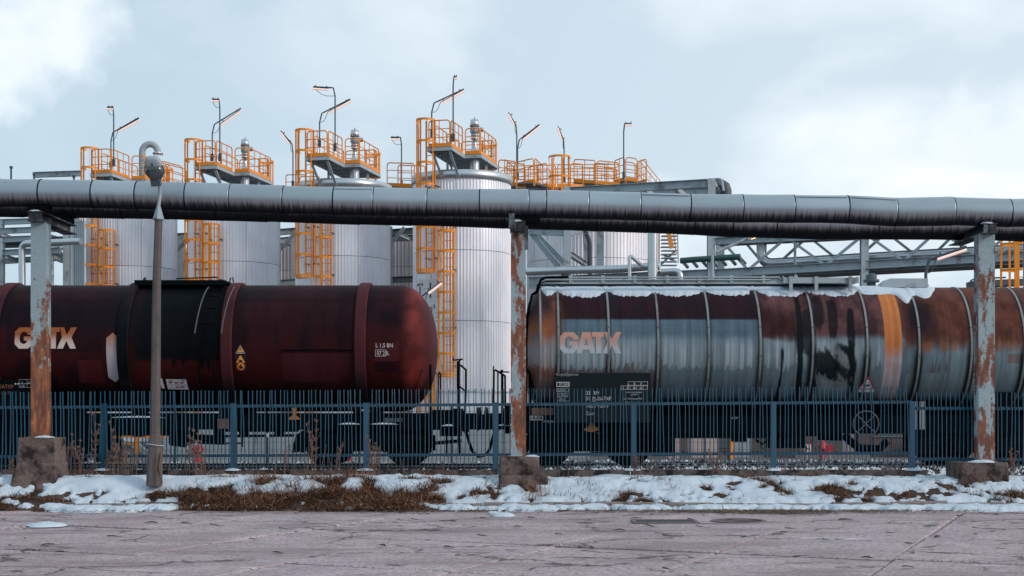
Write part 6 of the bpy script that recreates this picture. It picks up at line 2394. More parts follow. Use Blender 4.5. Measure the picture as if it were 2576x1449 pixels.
def col2(x, z, a):
    n = fbm(x * .9, z * .9, 4, 3)
    n2 = fbm(x * 3.2, z * 3, 4, 7)
    fine = fbm(x * 9, z * 9, 3, 12)
    st = fbm(x * 11, z * .6, 3, 14)
    stf = fbm(x * 26, z * .35, 2, 15)
    c = np.tile(np.array([.205, .265, .305]), (len(x), 1))
    c = blend(c, (.125, .185, .23), sstep(.35, .7, n) * .6)
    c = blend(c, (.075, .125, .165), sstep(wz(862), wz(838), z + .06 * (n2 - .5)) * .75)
    c = c * (.85 + .3 * st)[:, None]
    X = lambda p: wx(p)
    # dark tide line along the shoulder, straight lower edge above the letter panels
    yl = wz(806)
    soft = .05 + .10 * sstep(BANDS[4] - .05, BANDS[4] + .7, x)
    top_edge = np.where(x < BANDS[4], yl + .006 * (fine - .5), wz(855) + .28 * (fbm(x * 1.3, z * .7, 4, 70) - .5))
    dark = sstep(-soft * .25, soft, z - top_edge)
    c = blend(c, (.026, .006, .009), dark * (x < BANDS[4]) * .97)
    c = blend(c, (.012, .010, .015), dark * (x < BANDS[4]) * sstep(.4, .62, n2) * .6)
    brown = np.where(x < X(2040), 0.0, 0.0) + dark * (x >= BANDS[4])
    c = blend(c, (.115, .040, .036), brown * .9)
    c = blend(c, (.040, .012, .013), brown * sstep(.42, .65, n) * (x < X(2010)) * .9)
    c = blend(c, (.034, .016, .020), brown * sstep(.5, .68, n2) * .7)
    mott = fbm(x * 5.5, z * 5, 5, 58)
    c = c * (1 + 1.1 * (mott - .5) * np.maximum(brown, .25))[:, None]
    # end panel left of the first band: rust
    e = (x < BANDS[0] - .02)
    c = blend(c, (.30, .10, .045), e * sstep(1.95, 2.5, z + .4 * (st - .5)) * (.55 + .45 * sstep(.35, .6, n2)))
    c = blend(c, (.030, .020, .026), e * sstep(3.55, 3.95, z + .5 * (n2 - .5)) * .9)
    c = blend(c, (.24, .19, .19), e * (1 - sstep(2.4, 2.8, z)) * sstep(.45, .6, stf) * .6)
    # rust bleeding at the feet of the bands on the left
    for bx_ in BANDS[:4]:
        c = blend(c, (.19, .065, .035), np.exp(-((x - bx_) / .09) ** 2) * sstep(3.1, 2.6, z) * sstep(.35, .6, st) * .8)
    c = blend(c, (.18, .07, .045), np.exp(-((x - BANDS[0] + .05) / .16) ** 2) * sstep(.35, .6, n2) * .75)
    # water runs: pale tears hanging to a ragged hem, darker and foxy metal between them
    hem = wz(936) + .02 + .26 * vnoise(x * 34, 0 * x + .3, 81) ** 1.6 + .10 * (fbm(x * 1.3, 0 * x, 2, 80) - .5)
    top_ = sstep(wz(838), wz(890), z + .25 * (fbm(x * 9, z * 2, 2, 83) - .5))
    wash = top_ * (z > wz(1003)) * (x < X(2215))
    c = blend(c, (.36, .41, .44), wash * (.35 * sstep(-.12, .2, z - hem) + .65 * sstep(-.02, .03, z - hem)) * (.30 + .6 * stf))
    below = wash * sstep(.02, -.03, z - hem) * sstep(wz(1000), wz(940), z) * (stf > .42)
    c = blend(c, (.135, .060, .058), below * (x < X(1660)) * (.35 + .5 * stf))
    c = blend(c, (.125, .145, .16), below * (x >= X(1660)) * .7)
    run2 = (x > X(2280)) * (x < X(2390)) * (z > wz(938)) * sstep(wz(850), wz(880), z)
    c = blend(c, (.11, .055, .058), run2 * sstep(.10, -.10, z - hem - .05) * sstep(.35, .6, stf) * .7)
    c = c * (1 + .30 * (stf - .5) * sstep(3.4, 2.9, z))[:, None]
    # black bitumen runs from the lid
    for cx_, wd, z0, z1 in ((X(2008), .07, 4.3, 1.9), (X(1962), .03, 3.0, 1.9), (X(2030), .10, 3.9, 2.9), (X(2140), .08, 3.9, 2.0), (X(2112), .14, 3.1, 2.2), (X(2060), .10, 4.2, 3.5), (X(2095), .10, 4.1, 3.3)):
        w_ = wd * (.6 + .9 * fbm(x * 0 + cx_ * 3, z * 1.6, 3, 90))
        m_ = np.exp(-((x - cx_ - .10 * (fbm(z * 1.2, x * 0 + cx_, 3, 91) - .5)) / w_) ** 2) * sstep(z1 - .2, z1 + .2, z) * sstep(z0 + .15, z0 - .1, z)
        c = blend(c, (.005, .008, .011), np.clip(m_ * 3.4 - 1.1 * fine - .9 * (stf - .2), 0, 1) * (.97 if wd < .09 else .85))
    # smeared diagonal patches between the 6th and 7th bands
    dg = fbm((x + z * .55) * 4.2, (z - x * .3) * 1.7, 5, 95)
    zone = sstep(X(2020), X(2045), x) * (1 - sstep(X(2135), X(2150), x)) * sstep(1.95, 2.2, z) * (1 - sstep(2.95, 3.25, z - (x - X(2085)) * .25))
    c = blend(c, (.006, .010, .013), zone * sstep(.47, .51, dg + .10 * (stf - .5)) * .95)
    c = blend(c, (.34, .36, .37), zone * sstep(.42, .33, dg) * .5)
    # stripe: orange going to dirty white
    s_ = ((x > X(2222)) & (x < X(2222) + .37 + .0)).astype(float)
    oc = blend(np.tile(np.array((.46, .38, .39)), (len(x), 1)), (.55, .185, .062), sstep(2.65, 3.15, z + .3 * (st - .5)))
    oc = blend(oc, (.30, .10, .04), sstep(.55, .7, n2) * .3)
    c = c * (1 - s_[:, None]) + oc * s_[:, None]
    # right of the stripe: soot bloom and foxy rust above the waist
    rgt = sstep(X(2270), X(2275), x)
    waist = wz(873) + .07 * (fbm(x * 2.2, z * 0, 3, 99) - .5)
    up = rgt * sstep(-.16, .16, z - waist)
    c = blend(c, (.120, .040, .026), up * .95)
    c = blend(c, (.016, .010, .016), up * sstep(.28, .0, (x - X(2320)) ** 2 * 1.2 + (z - 3.65) ** 2 * .55 + .25 * (n2 - .5)) * .95)
    c = blend(c, (.10, .036, .028), up * sstep(.45, .7, n2) * (x > X(2390)) * .6)
    c = c * (1 + 1.2 * (mott - .5) * up)[:, None]
    c = blend(c, (.085, .044, .045), up * sstep(X(2560), X(2580), x) * .6)
    c = blend(c, (.33, .115, .045), rgt * np.exp(-((z - waist) / .12) ** 2) * sstep(.4, .6, st) * .7)
    # repainted rectangles
    rc = lambda a_, b_, y0, y1: ((x > X(a_)) & (x < X(b_)) & (z < wz(y0)) & (z > wz(y1))).astype(float)
    c = blend(c, (.155, .205, .24), rc(1684, 1872, 931, 1000) * .75)
    c = blend(c, (.17, .21, .22), rc(2150, 2222, 934, 1000) * .75)
    c = blend(c, (.175, .215, .225), rc(2278, 2388, 938, 1000) * .8)
    c = blend(c, (.20, .255, .28), rc(2388, 2680, 886, 998) * .8)
    c = blend(c, (.21, .085, .05), rc(2530, 2600, 890, 915) * .6)
    # pits and spots
    # painted shadow lines beside the bands, soot at their feet, darker along the belly
    for i_, bx_ in enumerate(BANDS):
        a2 = .45 if i_ < 5 else .97
        c = blend(c, (.010, .012, .015), (np.exp(-((x - bx_ + .045) / .022) ** 2) + np.exp(-((x - bx_ - .045) / .02) ** 2)) * .7)
        c = blend(c, (.014, .018, .022), (np.exp(-((x - bx_ + .06) / (.04 + .03 * (i_ > 4))) ** 2) + np.exp(-((x - bx_ - .055) / .035) ** 2)) * sstep(3.25, 2.8, z + .3 * (st - .5)) * a2)
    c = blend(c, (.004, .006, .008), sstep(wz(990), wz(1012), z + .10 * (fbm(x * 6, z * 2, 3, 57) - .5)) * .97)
    return c * (1 + .5 * (stf - .5) + .3 * (n2 - .5))[:, None] * np.array([.84, .88, .90])[None]


p2 = [(XL - .30, .001), (XL - .30, .55), (XL - .29, .8), (XL - .24, 1.05)] + [(XL - .012, R2 - .03), (XL, R2 - .002)]
nn = int((XR - XL) / .02)
p2 += [(XL + .01 + (XR - XL - .02) * i / nn, R2) for i in range(nn + 1)] + [(XR, R2 - .01), (XR + .25, 1.0), (XR + .3, .001)]
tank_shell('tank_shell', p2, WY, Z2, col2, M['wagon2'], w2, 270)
M['band'] = paint('jacket_band', (.20, .225, .235), .55, var=.35, scale=3, dirt_shade=(.12, .065, .055), damt=.3, dscale=1.5, dstretch=(1, 1, .4))
for i, bx_ in enumerate(BANDS):
    k = MB()
    k.lathe([(R2, bx_ - .024), (R2 + .014, bx_ - .021), (R2 + .014, bx_ + .021), (R2, bx_ + .024)], (0, WY, Z2), (1, 0, 0), 80, False)
    bo = k.build('jacket_band', M['band'], w2)
    k = MB()
    for a_ in (-.55, -.15, .3):
        k.box((bx_, WY - (R2 + .018) * math.cos(a_), Z2 + (R2 + .018) * math.sin(a_)), (.018, .012, .018))
    k.build('rivet', M['black'], bo)
MB().lathe([(R2 + .002, XL - .01), (R2 + .012, XL), (R2 + .012, XL + .03), (R2, XL + .04)], (0, WY, Z2), (1, 0, 0), 80, False).build('end_band', M['band'], w2)
logo(w2, wx(1408), wz(890), WY, Z2, R2, .475, (.50, .275, .215), (.47, .52, .56), 9)
# end-panel seams
sp_ = MB()
sp_.bar((wx(1343), WY - 1.0, wz(845)), (wx(1350), WY - 1.3, wz(1000)), .02, .02)
# snow along the crown
ns_, na_ = 330, 16
sx0, sx1 = XL + .03, wx(2342, 32)
gv, gf = [], []
for j in range(ns_ + 1):
    x = sx0 + (sx1 - sx0) * j / ns_
    px = CX + x * F / 32
    near = min(abs(x - b_) for b_ in BANDS)
    drop = .27 + .12 * (float(fbm(np.array([x * 1.3]), np.array([0.3]), 3, 21)[0]) - .5) + .05 * (float(fbm(np.array([x * 7]), np.array([0.7]), 3, 22)[0]) - .5)
    drop -= .12 * math.exp(-(near / .14) ** 2)
    drop += .035 * (random.random() - .5) + .06 * (float(fbm(np.array([x * 16]), np.array([0.2]), 3, 29)[0]) - .5)
    if px > 2150:
        drop = .14 + .12 * float(fbm(np.array([x * 2.2]), np.array([4.]), 3, 25)[0])
        drop += .26 * math.exp(-((px - 2250) / 16) ** 2)
        drop += .16 * math.exp(-((px - 2300) / 24) ** 2)
    end = min(1, (x - sx0) / .15) * min(1, max(0, (sx1 - x) / .25))
    drop = max(.02, drop * math.sqrt(max(0, end)))
    th1 = math.acos(max(-1, 1 - drop / R2))
    for i in range(na_ + 1):
        f_ = i / na_
        a_ = -.55 + (th1 + .55) * f_
        edge = min(1, (1 - f_) * (th1 + .55) * R2 / .28)
        tk = .042 * math.sqrt(max(0, 1 - (1 - edge) ** 2)) * math.sqrt(end) * (.75 + .5 * float(vnoise(np.array([x * 1.7]), np.array([a_ * 3.]), 27)[0])) * (.55 + .45 * min(1, near / .25))
        r = R2 + .018 * (near < .05) + tk - .012 * (f_ == 1)
        gv.append((x, WY - r * math.sin(a_), Z2 + r * math.cos(a_)))
for j in range(ns_):
    for i in range(na_):
        a_ = j * (na_ + 1) + i
        gf.append((a_, a_ + 1, a_ + na_ + 2, a_ + na_ + 1))
me = bpy.data.meshes.new('snow_blanket')
cc = (sx0, WY, Z2 + R2)
me.from_pydata([(a - cc[0], b_ - cc[1], d - cc[2]) for a, b_, d in gv], [], gf)
me.polygons.foreach_set('use_smooth', [True] * len(gf))
me.materials.append(M['snow'])
tag(put(me, 'snow_blanket', None, cc), 'scalloped blanket of snow lying along the top of the grey wagon', 'snow')

# data board with its markings
d2y = WY - 1.40
dw = lambda px: (px - CX) * d2y / F
dz = lambda py: EYE + (HY - py) * d2y / F
bd2 = MB().box(((dw(1397) + dw(1637)) / 2, d2y + .012, (dz(938) + dz(1063)) / 2), (dw(1637) - dw(1397), .02, dz(938) - dz(1063))).build('data_board', paint('dark_data_board', (.007, .0145, .017), .6, var=.3, spec=.15), w2)
b2t = lambda g, px, py, mt='white', nm='lettering': bt(g, px, py, mt, bd2, nm, d2y - .004)
b2t(text_geo('fsc-grp@gatx.eu', .058, .92), 1399, 944.5, 'dimwhite')
b2t(frame_geo(.285, .105, .014), 1400, 973)
b2t(text_geo('37.2kN', .064, .82), 1406, 970)
b2t(join_geo(frame_geo(.27, .085, .007)), 1400, 986, 'dimwhite')
b2t(text_geo('62000 l', .058, .82), 1402, 985, 'dimwhite')
b2t(text_geo('25 295kg', .056, .78), 1402, 997, 'dimwhite')
b2t(join_geo(rect_geo(0, 0, .25, .008), rect_geo(0, -.09, .27, .008), rect_geo(0, .08, .27, .008)), 1401, 999, 'dimwhite', 'rule')
b2t(text_geo('20.ct', .056, .85), 1406, 1007, 'dimwhite')
b2t(text_geo('33  RIV', .082, .86), 1474, 993)
b2t(text_geo('51  PL-GATXP', .082, .80), 1474, 1007)
b2t(rect_geo(0, 0, .085, .008), 1489.5, 1009.5, 'white', 'underline')
b2t(text_geo('7800 920-3', .082, .95), 1474, 1026, 'dimwhite')
b2t(text_geo('Zaes', .082, .9), 1473, 1044, 'dimwhite')
b2t(join_geo(frame_geo(.45, .085, .007, .14, .09), frame_geo(.59, .085, .007), *[rect_geo(.14 + .15 * i, 0, .007, .175) for i in range(3)]), 1562, 980, 'white', 'table')
for s_, px, py in (('A', 1578, 970), ('B', 1594, 970), ('C', 1610, 970), ('S', 1566, 979)):
    b2t(text_geo(s_, .058, .85), px, py)
for s_, px in (('38.7', 1576), ('46.7', 1592.5), ('54.7', 1609)):
    b2t(text_geo(s_, .054, .70), px, 979)
b2t(text_geo('produkt niepodlegający', .030, .95), 1573, 988)
b2t(text_geo('pod RID', .030), 1587, 994)
b2t(text_geo('„Kein Gefahrgut gem.RID"', .030, .95), 1568, 1004.5)
b2t(text_geo('Olej napędowy', .042, 1.0), 1572, 1015)
fy_ = WY - 1.19
b3 = lambda g, px, py, mt='white', nm='lettering': bt(g, px, py, mt, w2, nm, fy_ - .003)
b3(join_geo(frame_geo(.29, .095, .010), shift_geo(text_geo('R 75m', .062, .92), .03, .017)), 1333, 1057)
b3(join_geo(rect_geo(0, 0, .008, .07), rect_geo(0, .03, .035, .008), shift_geo(text_geo('14,44m', .060, .78), .045, .006), rect_geo(.31, .03, .035, .008), rect_geo(.34, 0, .008, .07)), 1368, 1064)
b3(text_geo('- 1800 -', .040), 1494, 1092, 'dimrust')
b3(text_geo('0-GP', .045, 1.1), 1840, 1054, 'dimwhite')
# hazard triangle
s4 = wrap_h(tri(0, 0, .40), wx(2184), wz(969), WY, Z2, R2 + .008, 'hazard_sign', M['redsign'], w2, .08)
wrap_h(tri(0, -.004, .30), wx(2184), wz(969), WY, Z2, R2 + .012, 'field', M['signbg'], s4, .08)
tk_ = join_geo(rect_geo(-.075, -.03, .15, .055), rect_geo(-.085, -.02, .01, .035), rect_geo(.075, -.02, .01, .035))
wrap_h(tk_, wx(2184), wz(969), WY, Z2, R2 + .016, 'pictogram', M['bluesign'], s4, .08)
wrap_h(join_geo(rect_geo(-.045, .025, .01, .05), rect_geo(.03, .025, .01, .05), rect_geo(-.035, .07, .075, .009), rect_geo(-.005, -.055, .014, .025)), wx(2184), wz(969), WY, Z2, R2 + .016, 'pictogram', M['blacksign'], s4, .08)
wrap_h(rect_geo(-.17, -.09, .34, .09), wx(2186), wz(979), WY, Z2, R2 + .008, 'label', M['signbg'], w2, .08)

# roof walkway, rails, hatches
k = MB()
rz0 = wz(707.5, 31.2)
x0_, x1_ = wx(1352, 31.2), wx(1972, 31.2)
k.ibeam((x0_, WY - .75, rz0), (x1_, WY - .75, rz0), .06, .11, .012)
k.bar((x0_, WY, rz0), (x1_, WY, rz0), .7, .03)
k.build('walkway_beam', M['steel'], w2)
for z in (697.5, 704):
    MB().tube([(wx(1360, 31.2), WY - .78, wz(704 if z < 700 else 710, 31.2)), (wx(1375, 31.2), WY - .78, wz(z, 31.2)), (wx(1960 if z < 700 else 1935, 31.2), WY - .78, wz(z, 31.2)), (wx(1968 if z < 700 else 1938, 31.2), WY - .78, wz(704, 31.2))], .018, 6).build('hand_rail', M['steel'], w2)
for i in range(9):
    x = wx(1436 + i * 81, 31.2)
    if 1436 + i * 81 > 2040:
        break
    MB().box((x, WY - .76, wz(702, 31.2)), (.075, .05, .17)).build('rail_post', M['steel'], w2)
k = MB()
xa_, xb_ = wx(1970, 31.2), wx(2160, 31.2)
k.box(((xa_ + xb_) / 2, WY - .2, wz(711, 31.2) + .02), (xb_ - xa_, 1.2, .04))
k.box(((xa_ + xb_) / 2, WY - .82, wz(711, 31.2) + .05), (xb_ - xa_, .03, .13))
k.build('walkway', M['steel'], w2)
k = MB()
k.tube([(wx(1968, 31.2), WY - .8, wz(696, 31.2)), (wx(1975, 31.2), WY - .8, wz(700, 31.2)), (wx(2150, 31.2), WY - .8, wz(702, 31.2)), (wx(2158, 31.2), WY - .8, wz(696, 31.2))], .018, 6)
k.build('hand_rail', M['steel'], w2)
for px in (1993, 2057, 2143):
    MB().box((wx(px, 31), WY - .85, wz(713, 31)), (.075, .04, .34)).build('stanchion', M['steel'], w2)
k = MB()
for px in (2012, 2036, 2085, 2098):
    k.tube([(wx(px, 31.5), WY - .4, wz(706, 31.5)), (wx(px + 3, 31.5), WY - .4, wz(699, 31.5)), (wx(px + 9, 31.5), WY - .4, wz(703, 31.5))], .022, 6)
k.build('clamp', M['steel_dark'], w2)
c = Vector((wx(2192, 32), WY, wz(722, 32)))
k = MB()
k.lathe([(.10, -.1), (.10, .10), (.18, .11), (.18, .17), (.12, .18), (.13, .26), (.06, .31), (.0001, .32)], c, n=18)
k.build('relief_valve', M['steel_dark'], w2)
k = MB()
k.prism([(0, 0), (1.07, 0), (1.07, .20), (.22, .20), (0, .02)], (wx(2217, 31.5), WY - .45, wz(722, 31.5)), (1, 0, 0), (0, 0, 1), -.7)
k.build('dome_cover', M['steel'], w2)
# end pipework and rails on the left end
k = MB()
for d_, y_ in ((0, -.9), (.10, -.75)):
    k.tube([(wx(1430, 31.2), WY + y_, wz(698 + d_ * 70, 31.2)), (wx(1372, 31.2), WY + y_, wz(699 + d_ * 70, 31.2)), (wx(1361, 31.2), WY + y_, wz(704 + d_ * 60, 31.2)), (wx(1353 + d_ * 30, 31.2), WY + y_, wz(722, 31.2)),
            (wx(1349 + d_ * 30, 31.2), WY + y_, wz(735, 31.2)), (wx(1338, 31.2), WY + y_, wz(742, 31.2)), (wx(1326, 31.2), WY + y_, wz(800, 31.2)), (wx(1323, 31.2), WY + y_, wz(930, 31.2))], .028, 8)
k.build('end_pipe', M['black'], w2)
k = MB()
k.tube([(wx(1322, 31), WY - 1.15, wz(1040)), (wx(1323, 31), WY - 1.15, wz(940)), (wx(1327, 31), WY - 1.1, wz(930)), (wx(1333, 31), WY - 1.05, wz(940)), (wx(1334, 31), WY - 1.05, wz(1040))], .03, 8)
k.tube([(wx(1330, 31), WY - .9, wz(930)), (wx(1348, 31), WY - .9, wz(1005))], .03, 6)
k.build('ladder_rail', M['black'], w2)
k = MB()
k.tube([(wx(1241), WY - 1.0, wz(1040)), (wx(1242), WY - 1.0, wz(930)), (wx(1246), WY - .9, wz(930)), (wx(1270), WY - .3, wz(943)), (wx(1271), WY - .3, wz(1040))], .024, 8)
k.tube([(wx(1241), WY - 1.0, wz(932)), (wx(1241), WY - 1.0, wz(920))], .018, 6)
k.tube([(wx(1252), WY - .8, wz(1040)), (wx(1252), WY - .8, wz(936))], .02, 6)
k.build('end_rail', M['black'], w2)
k = MB()
k.bar((wx(1263), WY - .6, wz(1040)), (wx(1263), WY - .6, wz(938)), .06, .05, (0, 1, 0))
k.tube([(wx(1250), WY - .6, wz(933)), (wx(1281), WY - .6, wz(934))], .018, 6)
k.cyl((wx(1262), WY - .6, wz(936)), (wx(1262), WY - .6, wz(928)), .03, 8)
k.build('brake_column', M['black'], w2)
# underframe
xh2 = wx(1275)
MB().box((xh2, WY, BZ + .02), (.14, 2.5, .44)).build('headstock', M['black'], w2)
for y in (-.875, .875):
    make_buffer(w2, xh2 - .07, WY + y, BZ, -1)
k = MB()
k.box((wx(1985), WY - 1.13, wz(1068)), (wx(2700) - wx(1270), .10, wz(1046) - wz(1092)))
k.box((wx(1985), WY + 1.1, wz(1068)), (wx(2700) - wx(1270), .10, .36))
k.box((wx(1985), WY, wz(1056)), (wx(2700) - wx(1270), .5, .62))
k.box((wx(1330), WY, wz(1044)), (wx(1395) - wx(1258), 2.2, .06))
for x in (wx(1480), wx(2520)):
    k.box((x, WY, Z2 - R2 + .1), (.6, 2.2, .6))
k.build('underframe', M['black'], w2)
MB().box((wx(1365), WY - 1.16, wz(1035)), (wx(1400) - wx(1345), .05, .16)).build('rusty_bracket', M['rustbox'], w2)
k = Each('brake_gear', M['black'], w2)
for a_, b_, y0, y1 in ((1640, 1700, 1086, 1148), (1700, 1985, 1088, 1103), (1850, 1880, 1100, 1112), (1940, 1970, 1086, 1128), (1975, 2030, 1088, 1128), (2030, 2110, 1088, 1098), (2290, 2360, 1080, 1145), (2440, 2600, 1090, 1140)):
    k.box((wx((a_ + b_) / 2), WY - .9, wz((y0 + y1) / 2)), (wx(b_) - wx(a_), .5, wz(y0) - wz(y1)))
k.cyl((wx(2070), WY - .8, wz(1098)), (wx(2130), WY - .8, wz(1100)), .09, 12)
k.tube([(wx(2130), WY - 1, wz(1095)), (wx(2150), WY - 1, wz(1115)), (wx(2170), WY - 1, wz(1128)), (wx(2220), WY - 1, wz(1130)), (wx(2240), WY - 1, wz(1110))], .09, 10)
k.tube([(wx(1905), WY - .9, wz(1106)), (wx(1925), WY - .9, wz(1118)), (wx(1945), WY - .9, wz(1105))], .03, 6)
k = MB()
wc = Vector((wx(2178), WY - 1.26, wz(1066)))
k.tube([wc + Vector((.28 * math.cos(t), 0, .28 * math.sin(t))) for t in [2 * PI * i / 32 for i in range(32)]], .018, 6, closed=True)
for i in range(4):
    t = PI / 4 + PI / 2 * i
    k.tube([wc, wc + Vector((.28 * math.cos(t), 0, .28 * math.sin(t)))], .014, 6)
k.build('brake_wheel', M['steel_dark'], w2)
for px in (2302, 2322):
    MB().box((wx(px), WY - 1.2, wz(1045)), (.13, .03, .62)).build('pale_bracket', M['band'], w2)
for px, pxo in ((1487, 0), (2515, 0)):
    b_ = dup(bog1, w2)
    b_.location = Vector((wx(px), WY, RZ)) - chain(w2)
MB().prism([(-.07, .22), (.09, .22), (.07, .02), (.16, -.04), (.16, -.08), (.04, -.12), (-.04, -.12), (-.15, -.09), (-.15, -.05), (-.05, 0)], (wx(1487), WY - 1.21, wz(1073)), (1, 0, 0), (0, 0, 1), -.03).build('lashing_hook', M['axle'], w2)
MB().box((wx(1484), WY - 1.2, wz(1050)), (wx(1522) - wx(1448), .12, .025)).build('lashing_shelf', M['rustbox'], w2)
snow_heap('snow_heap', 'white lump of snow above the orange hook on the grey wagon', (wx(1488), WY - 1.22, wz(1049.5)), (.27, .16, .11), 51)
for a_, b_, py, nm in ((846, 910, 1067, 'left strip of snow on the black bogie ledge under the maroon wagon'), (928, 1000, 1067, 'right strip of snow on the black bogie ledge under the maroon wagon'),
                       (1110, 1150, 1071, 'strip of snow on the end step of the maroon wagon'), (275, 410, 1050, 'long thin strip of snow under the maroon wagon left of the lamp pole'),
                       (905, 930, 1033, 'crumb of snow by the maroon wagon\'s end'), (1250, 1300, 1070, 'strip of snow beside the middle column on the grey wagon\'s end'), (0, 70, 1034, 'thin strip of snow under the maroon wagon at the left edge')):
    yy = WY - 1.2
    x0_, x1_ = wx(a_), wx(b_)
    ledge = MB().box(((x0_ + x1_) / 2, yy, wz(py) - .02), (x1_ - x0_ + .04, .12, .03)).build('ledge', M['black'], w1 if a_ < 1200 else w2)
    snow_heap('snow_strip', nm, ((x0_ + x1_) / 2, yy, wz(py) - .006), (x1_ - x0_, .1, .035), int(a_), 'snow on the wagon ledges')
# ------------------------------------------------------------------ seen under and between the wagons
mf = thing('mesh_fence', 'dark welded mesh fence with slim posts beyond the track', 'fence', (0, 38, .2))
k = MB()
for i in range(11):
    x = -17 + i * 2.52 + .23
    MB().box((x, 38, 1.0), (.06, .06, 1.7)).build('post', M['lamp_steel'], mf)
for i in range(10):
    x0_ = -17 + i * 2.52 + .29
    k = MB()
    for z in (.35, .55, .60, .8, 1.0, 1.2, 1.25, 1.45, 1.65):
        k.bar((x0_, 38, z), (x0_ + 2.4, 38, z), .006, .008)
    for j in range(24):
        k.bar((x0_ + .05 + j * .1, 38, .3), (x0_ + .05 + j * .1, 38, 1.75), .005, .005)
    k.build('mesh_panel', M['lamp_steel'], mf)


def hydrant(px, py0, py1, D, lb):
    c = P(px, py0, D)
    h = P(px, py1, D).z - c.z
    t = thing('fire_hydrant', lb, 'hydrant', c)
    k = MB()
    k.lathe([(.16, 0), (.16, .04), (.10, .05), (.10, h * .55), (.15, h * .57), (.15, h * .63), (.14, h * .66), (.13, h * .86), (.09, h * .95), (.03, h), (.0001, h)], c, n=18)
    k.build('body', M['red'], t)
    for s in (-1, 1):
        MB().cyl(c + Vector((s * .10, -.02, h * .75)), c + Vector((s * .17, -.02, h * .75)), .05, 12).build('outlet', M['red'], t)
    return t


hydrant(2068, 1160, 1108, 44, 'red fire hydrant seen under the grey wagon right of the H sign')
hydrant(498, 1162, 1118, 40, 'slim red hydrant seen under the maroon wagon right of the lamp pole')
t = thing('red_marker', 'short red marker post seen under the maroon wagon', 'marker', P(878, 1158, 40))
MB().cyl(P(878, 1160, 40), P(878, 1148, 40), .09, 12).build('body', M['red'], t)
t = thing('hydrant_sign', 'small white sign with letter H on a stake under the grey wagon', 'sign', P(2032, 1155, 43))
MB().box((P(2032, 1137, 43) + P(2032, 1155, 43)) / 2 + Vector((0, .03, 0)), (.04, .04, .26)).build('stake', M['pale'], t)
bo = MB().box(P(2032, 1128, 43), (.26, .02, .30)).build('board', M['signbg'], t)
c = P(2032, 1128, 43)
flat_geo(frame_geo(.26, .30, .03, -.13, -.15), c + Vector((0, -.013, 0)), 'border', M['redsign'], bo)
flat_geo(join_geo(rect_geo(-.06, -.09, .035, .18), rect_geo(.03, -.09, .035, .18), rect_geo(-.06, -.015, .12, .03)), c + Vector((0, -.014, 0)), 'lettering', M['blacksign'], bo)
t = thing('red_box', 'small red call box on a stake right of the hydrant', 'box', P(2087, 1156, 44))
MB().box(P(2087, 1130, 44), (.18, .1, .3)).build('body', M['red'], t)
MB().box(P(2087, 1147, 44), (.06, .05, .3)).build('stake', M['pale'], t)
# yellow steps on the left
t = thing('yellow_steps', 'yellow and grey steps with handrail seen under the maroon wagon', 'steps', P(300, 1155, 39))
k = MB()
k.bar(P(265, 1092, 39), P(415, 1096, 39), .05, .16).bar(P(277, 1065, 39), P(277, 1110, 39), .12, .1).bar(P(345, 1096, 39), P(345, 1150, 39), .1, .1).bar(P(290, 1075, 39), P(290, 1120, 39), .08, .08)
k.bar(P(310, 1115, 39), P(350, 1117, 39), .06, .06)
k.build('handrail', M['orange'], t)
k = MB()
k.bar(P(300, 1105, 39.2), P(350, 1145, 39.2), .2, .14).bar(P(345, 1120, 39.2), P(375, 1145, 39.2), .2, .14)
k.build('stringer', M['wall'], t)
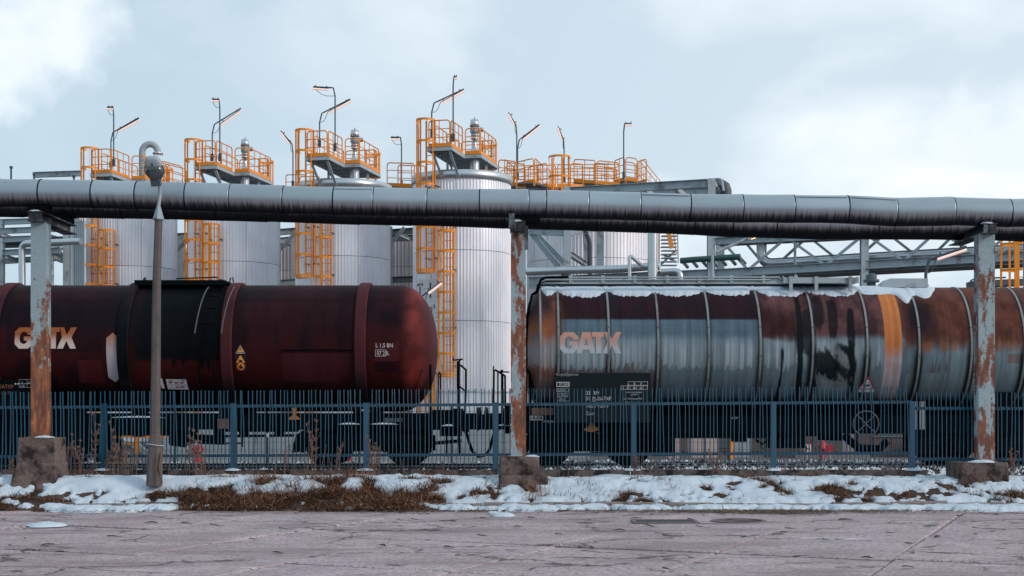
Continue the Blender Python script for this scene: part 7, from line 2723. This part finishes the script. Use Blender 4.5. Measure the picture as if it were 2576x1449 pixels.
# cabinets and posts on the right
for a_, b_, y0, y1, D, mt, lb in ((1680, 1713, 1098, 1152, 44, 'pale', 'pale pinkish cabinet right of the wagon bogie, beneath the grey wagon'), (1735, 1812, 1092, 1152, 45, 'pale', 'wide pale cabinet with dark frames beneath the grey wagon'),
                                 (1848, 1890, 1095, 1152, 45, 'wall', 'pale grey cabinet right of the orange post beneath the grey wagon'), (1930, 2000, 1105, 1150, 47, 'brown', 'brown gravelly block beneath the middle of the grey wagon'),
                                 (2130, 2150, 1090, 1150, 46, 'pale', 'narrow pale board beneath the grey wagon right of the red call box'), (2200, 2290, 1100, 1150, 48, 'brown', 'reddish brown block beneath the grey wagon near the brake wheel'), (2340, 2392, 1095, 1152, 47, 'brown', 'reddish brown block beneath the right end of the grey wagon')):
    c = (P(a_, y1 + 4, D) + P(b_, y1 + 4, D)) / 2
    t = thing('cabinet', lb, 'cabinet', c)
    p, q = P(a_, y1 + 4, D), P(b_, y0, D)
    MB().box((p + q) / 2 + Vector((0, .3, 0)), (q.x - p.x, .6, q.z - p.z)).build('body', M[mt], t)
    k = MB()
    for f_ in (.02, .5, .98):
        x = p.x + (q.x - p.x) * f_
        k.box((x, D - .012, (p.z + q.z) / 2), (.035, .02, q.z - p.z))
    k.build('door_frame', M['steel_dark'] if mt == 'pale' else M[mt], t)
    MB().box(((p.x + q.x) / 2, D + .28, q.z + .015), (q.x - p.x + .06, .64, .03)).build('lid', M['steel_dark'], t)
t = thing('bollard', 'orange steel post standing between pale cabinets beneath the grey wagon', 'post', P(1838, 1155, 44))
MB().cyl(P(1838, 1157, 44), P(1838, 1080, 44), .08, 14).build('tube', M['orange'], t)
t = thing('orange_frame', 'orange ladder frame seen under the right end of the grey wagon', 'ladder', P(2400, 1150, 46))
k = MB()
k.bar(P(2377, 1160, 46), P(2377, 1080, 46), .05, .05).bar(P(2402, 1160, 46), P(2398, 1080, 46), .06, .05).bar(P(2412, 1160, 46), P(2412, 1080, 46), .08, .05)
k.build('stile', M['orange'], t)
for y in (1095, 1120, 1146):
    MB().bar(P(2377, y, 46), P(2412, y, 46), .04, .05).build('rung', M['orange'], t)
# low service buildings that close the view beneath the right wagon
for a_, b_, zt, D, lb in ((1480, 2140, 2.6, 58, 'long low brown service building far behind the grey wagon'), (2160, 2900, 2.4, 60, 'second low brown service building behind the grey wagon\'s right end'),
                          (-400, 240, 2.6, 70, 'low brown service building far behind the maroon wagon at left')):
    p, q = P(a_, 1030, D), P(b_, 1030, D)
    t = thing('service_building', lb, 'building', ((p.x + q.x) / 2, D + 2, .0))
    MB().box(((p.x + q.x) / 2, D + 2, zt / 2 - .05), (q.x - p.x, 4, zt)).build('wall', M['brown'], t)
    MB().box(((p.x + q.x) / 2, D + 2, zt + .04), (q.x - p.x + .3, 4.3, .14)).build('roof', M['steel_dark'], t)
    for i in range(5):
        x = p.x + (q.x - p.x) * (i + .5) / 5
        MB().box((x, D - .02, 1.0), (.9, .05, 1.8)).build('door', M['steel_dark'], t)
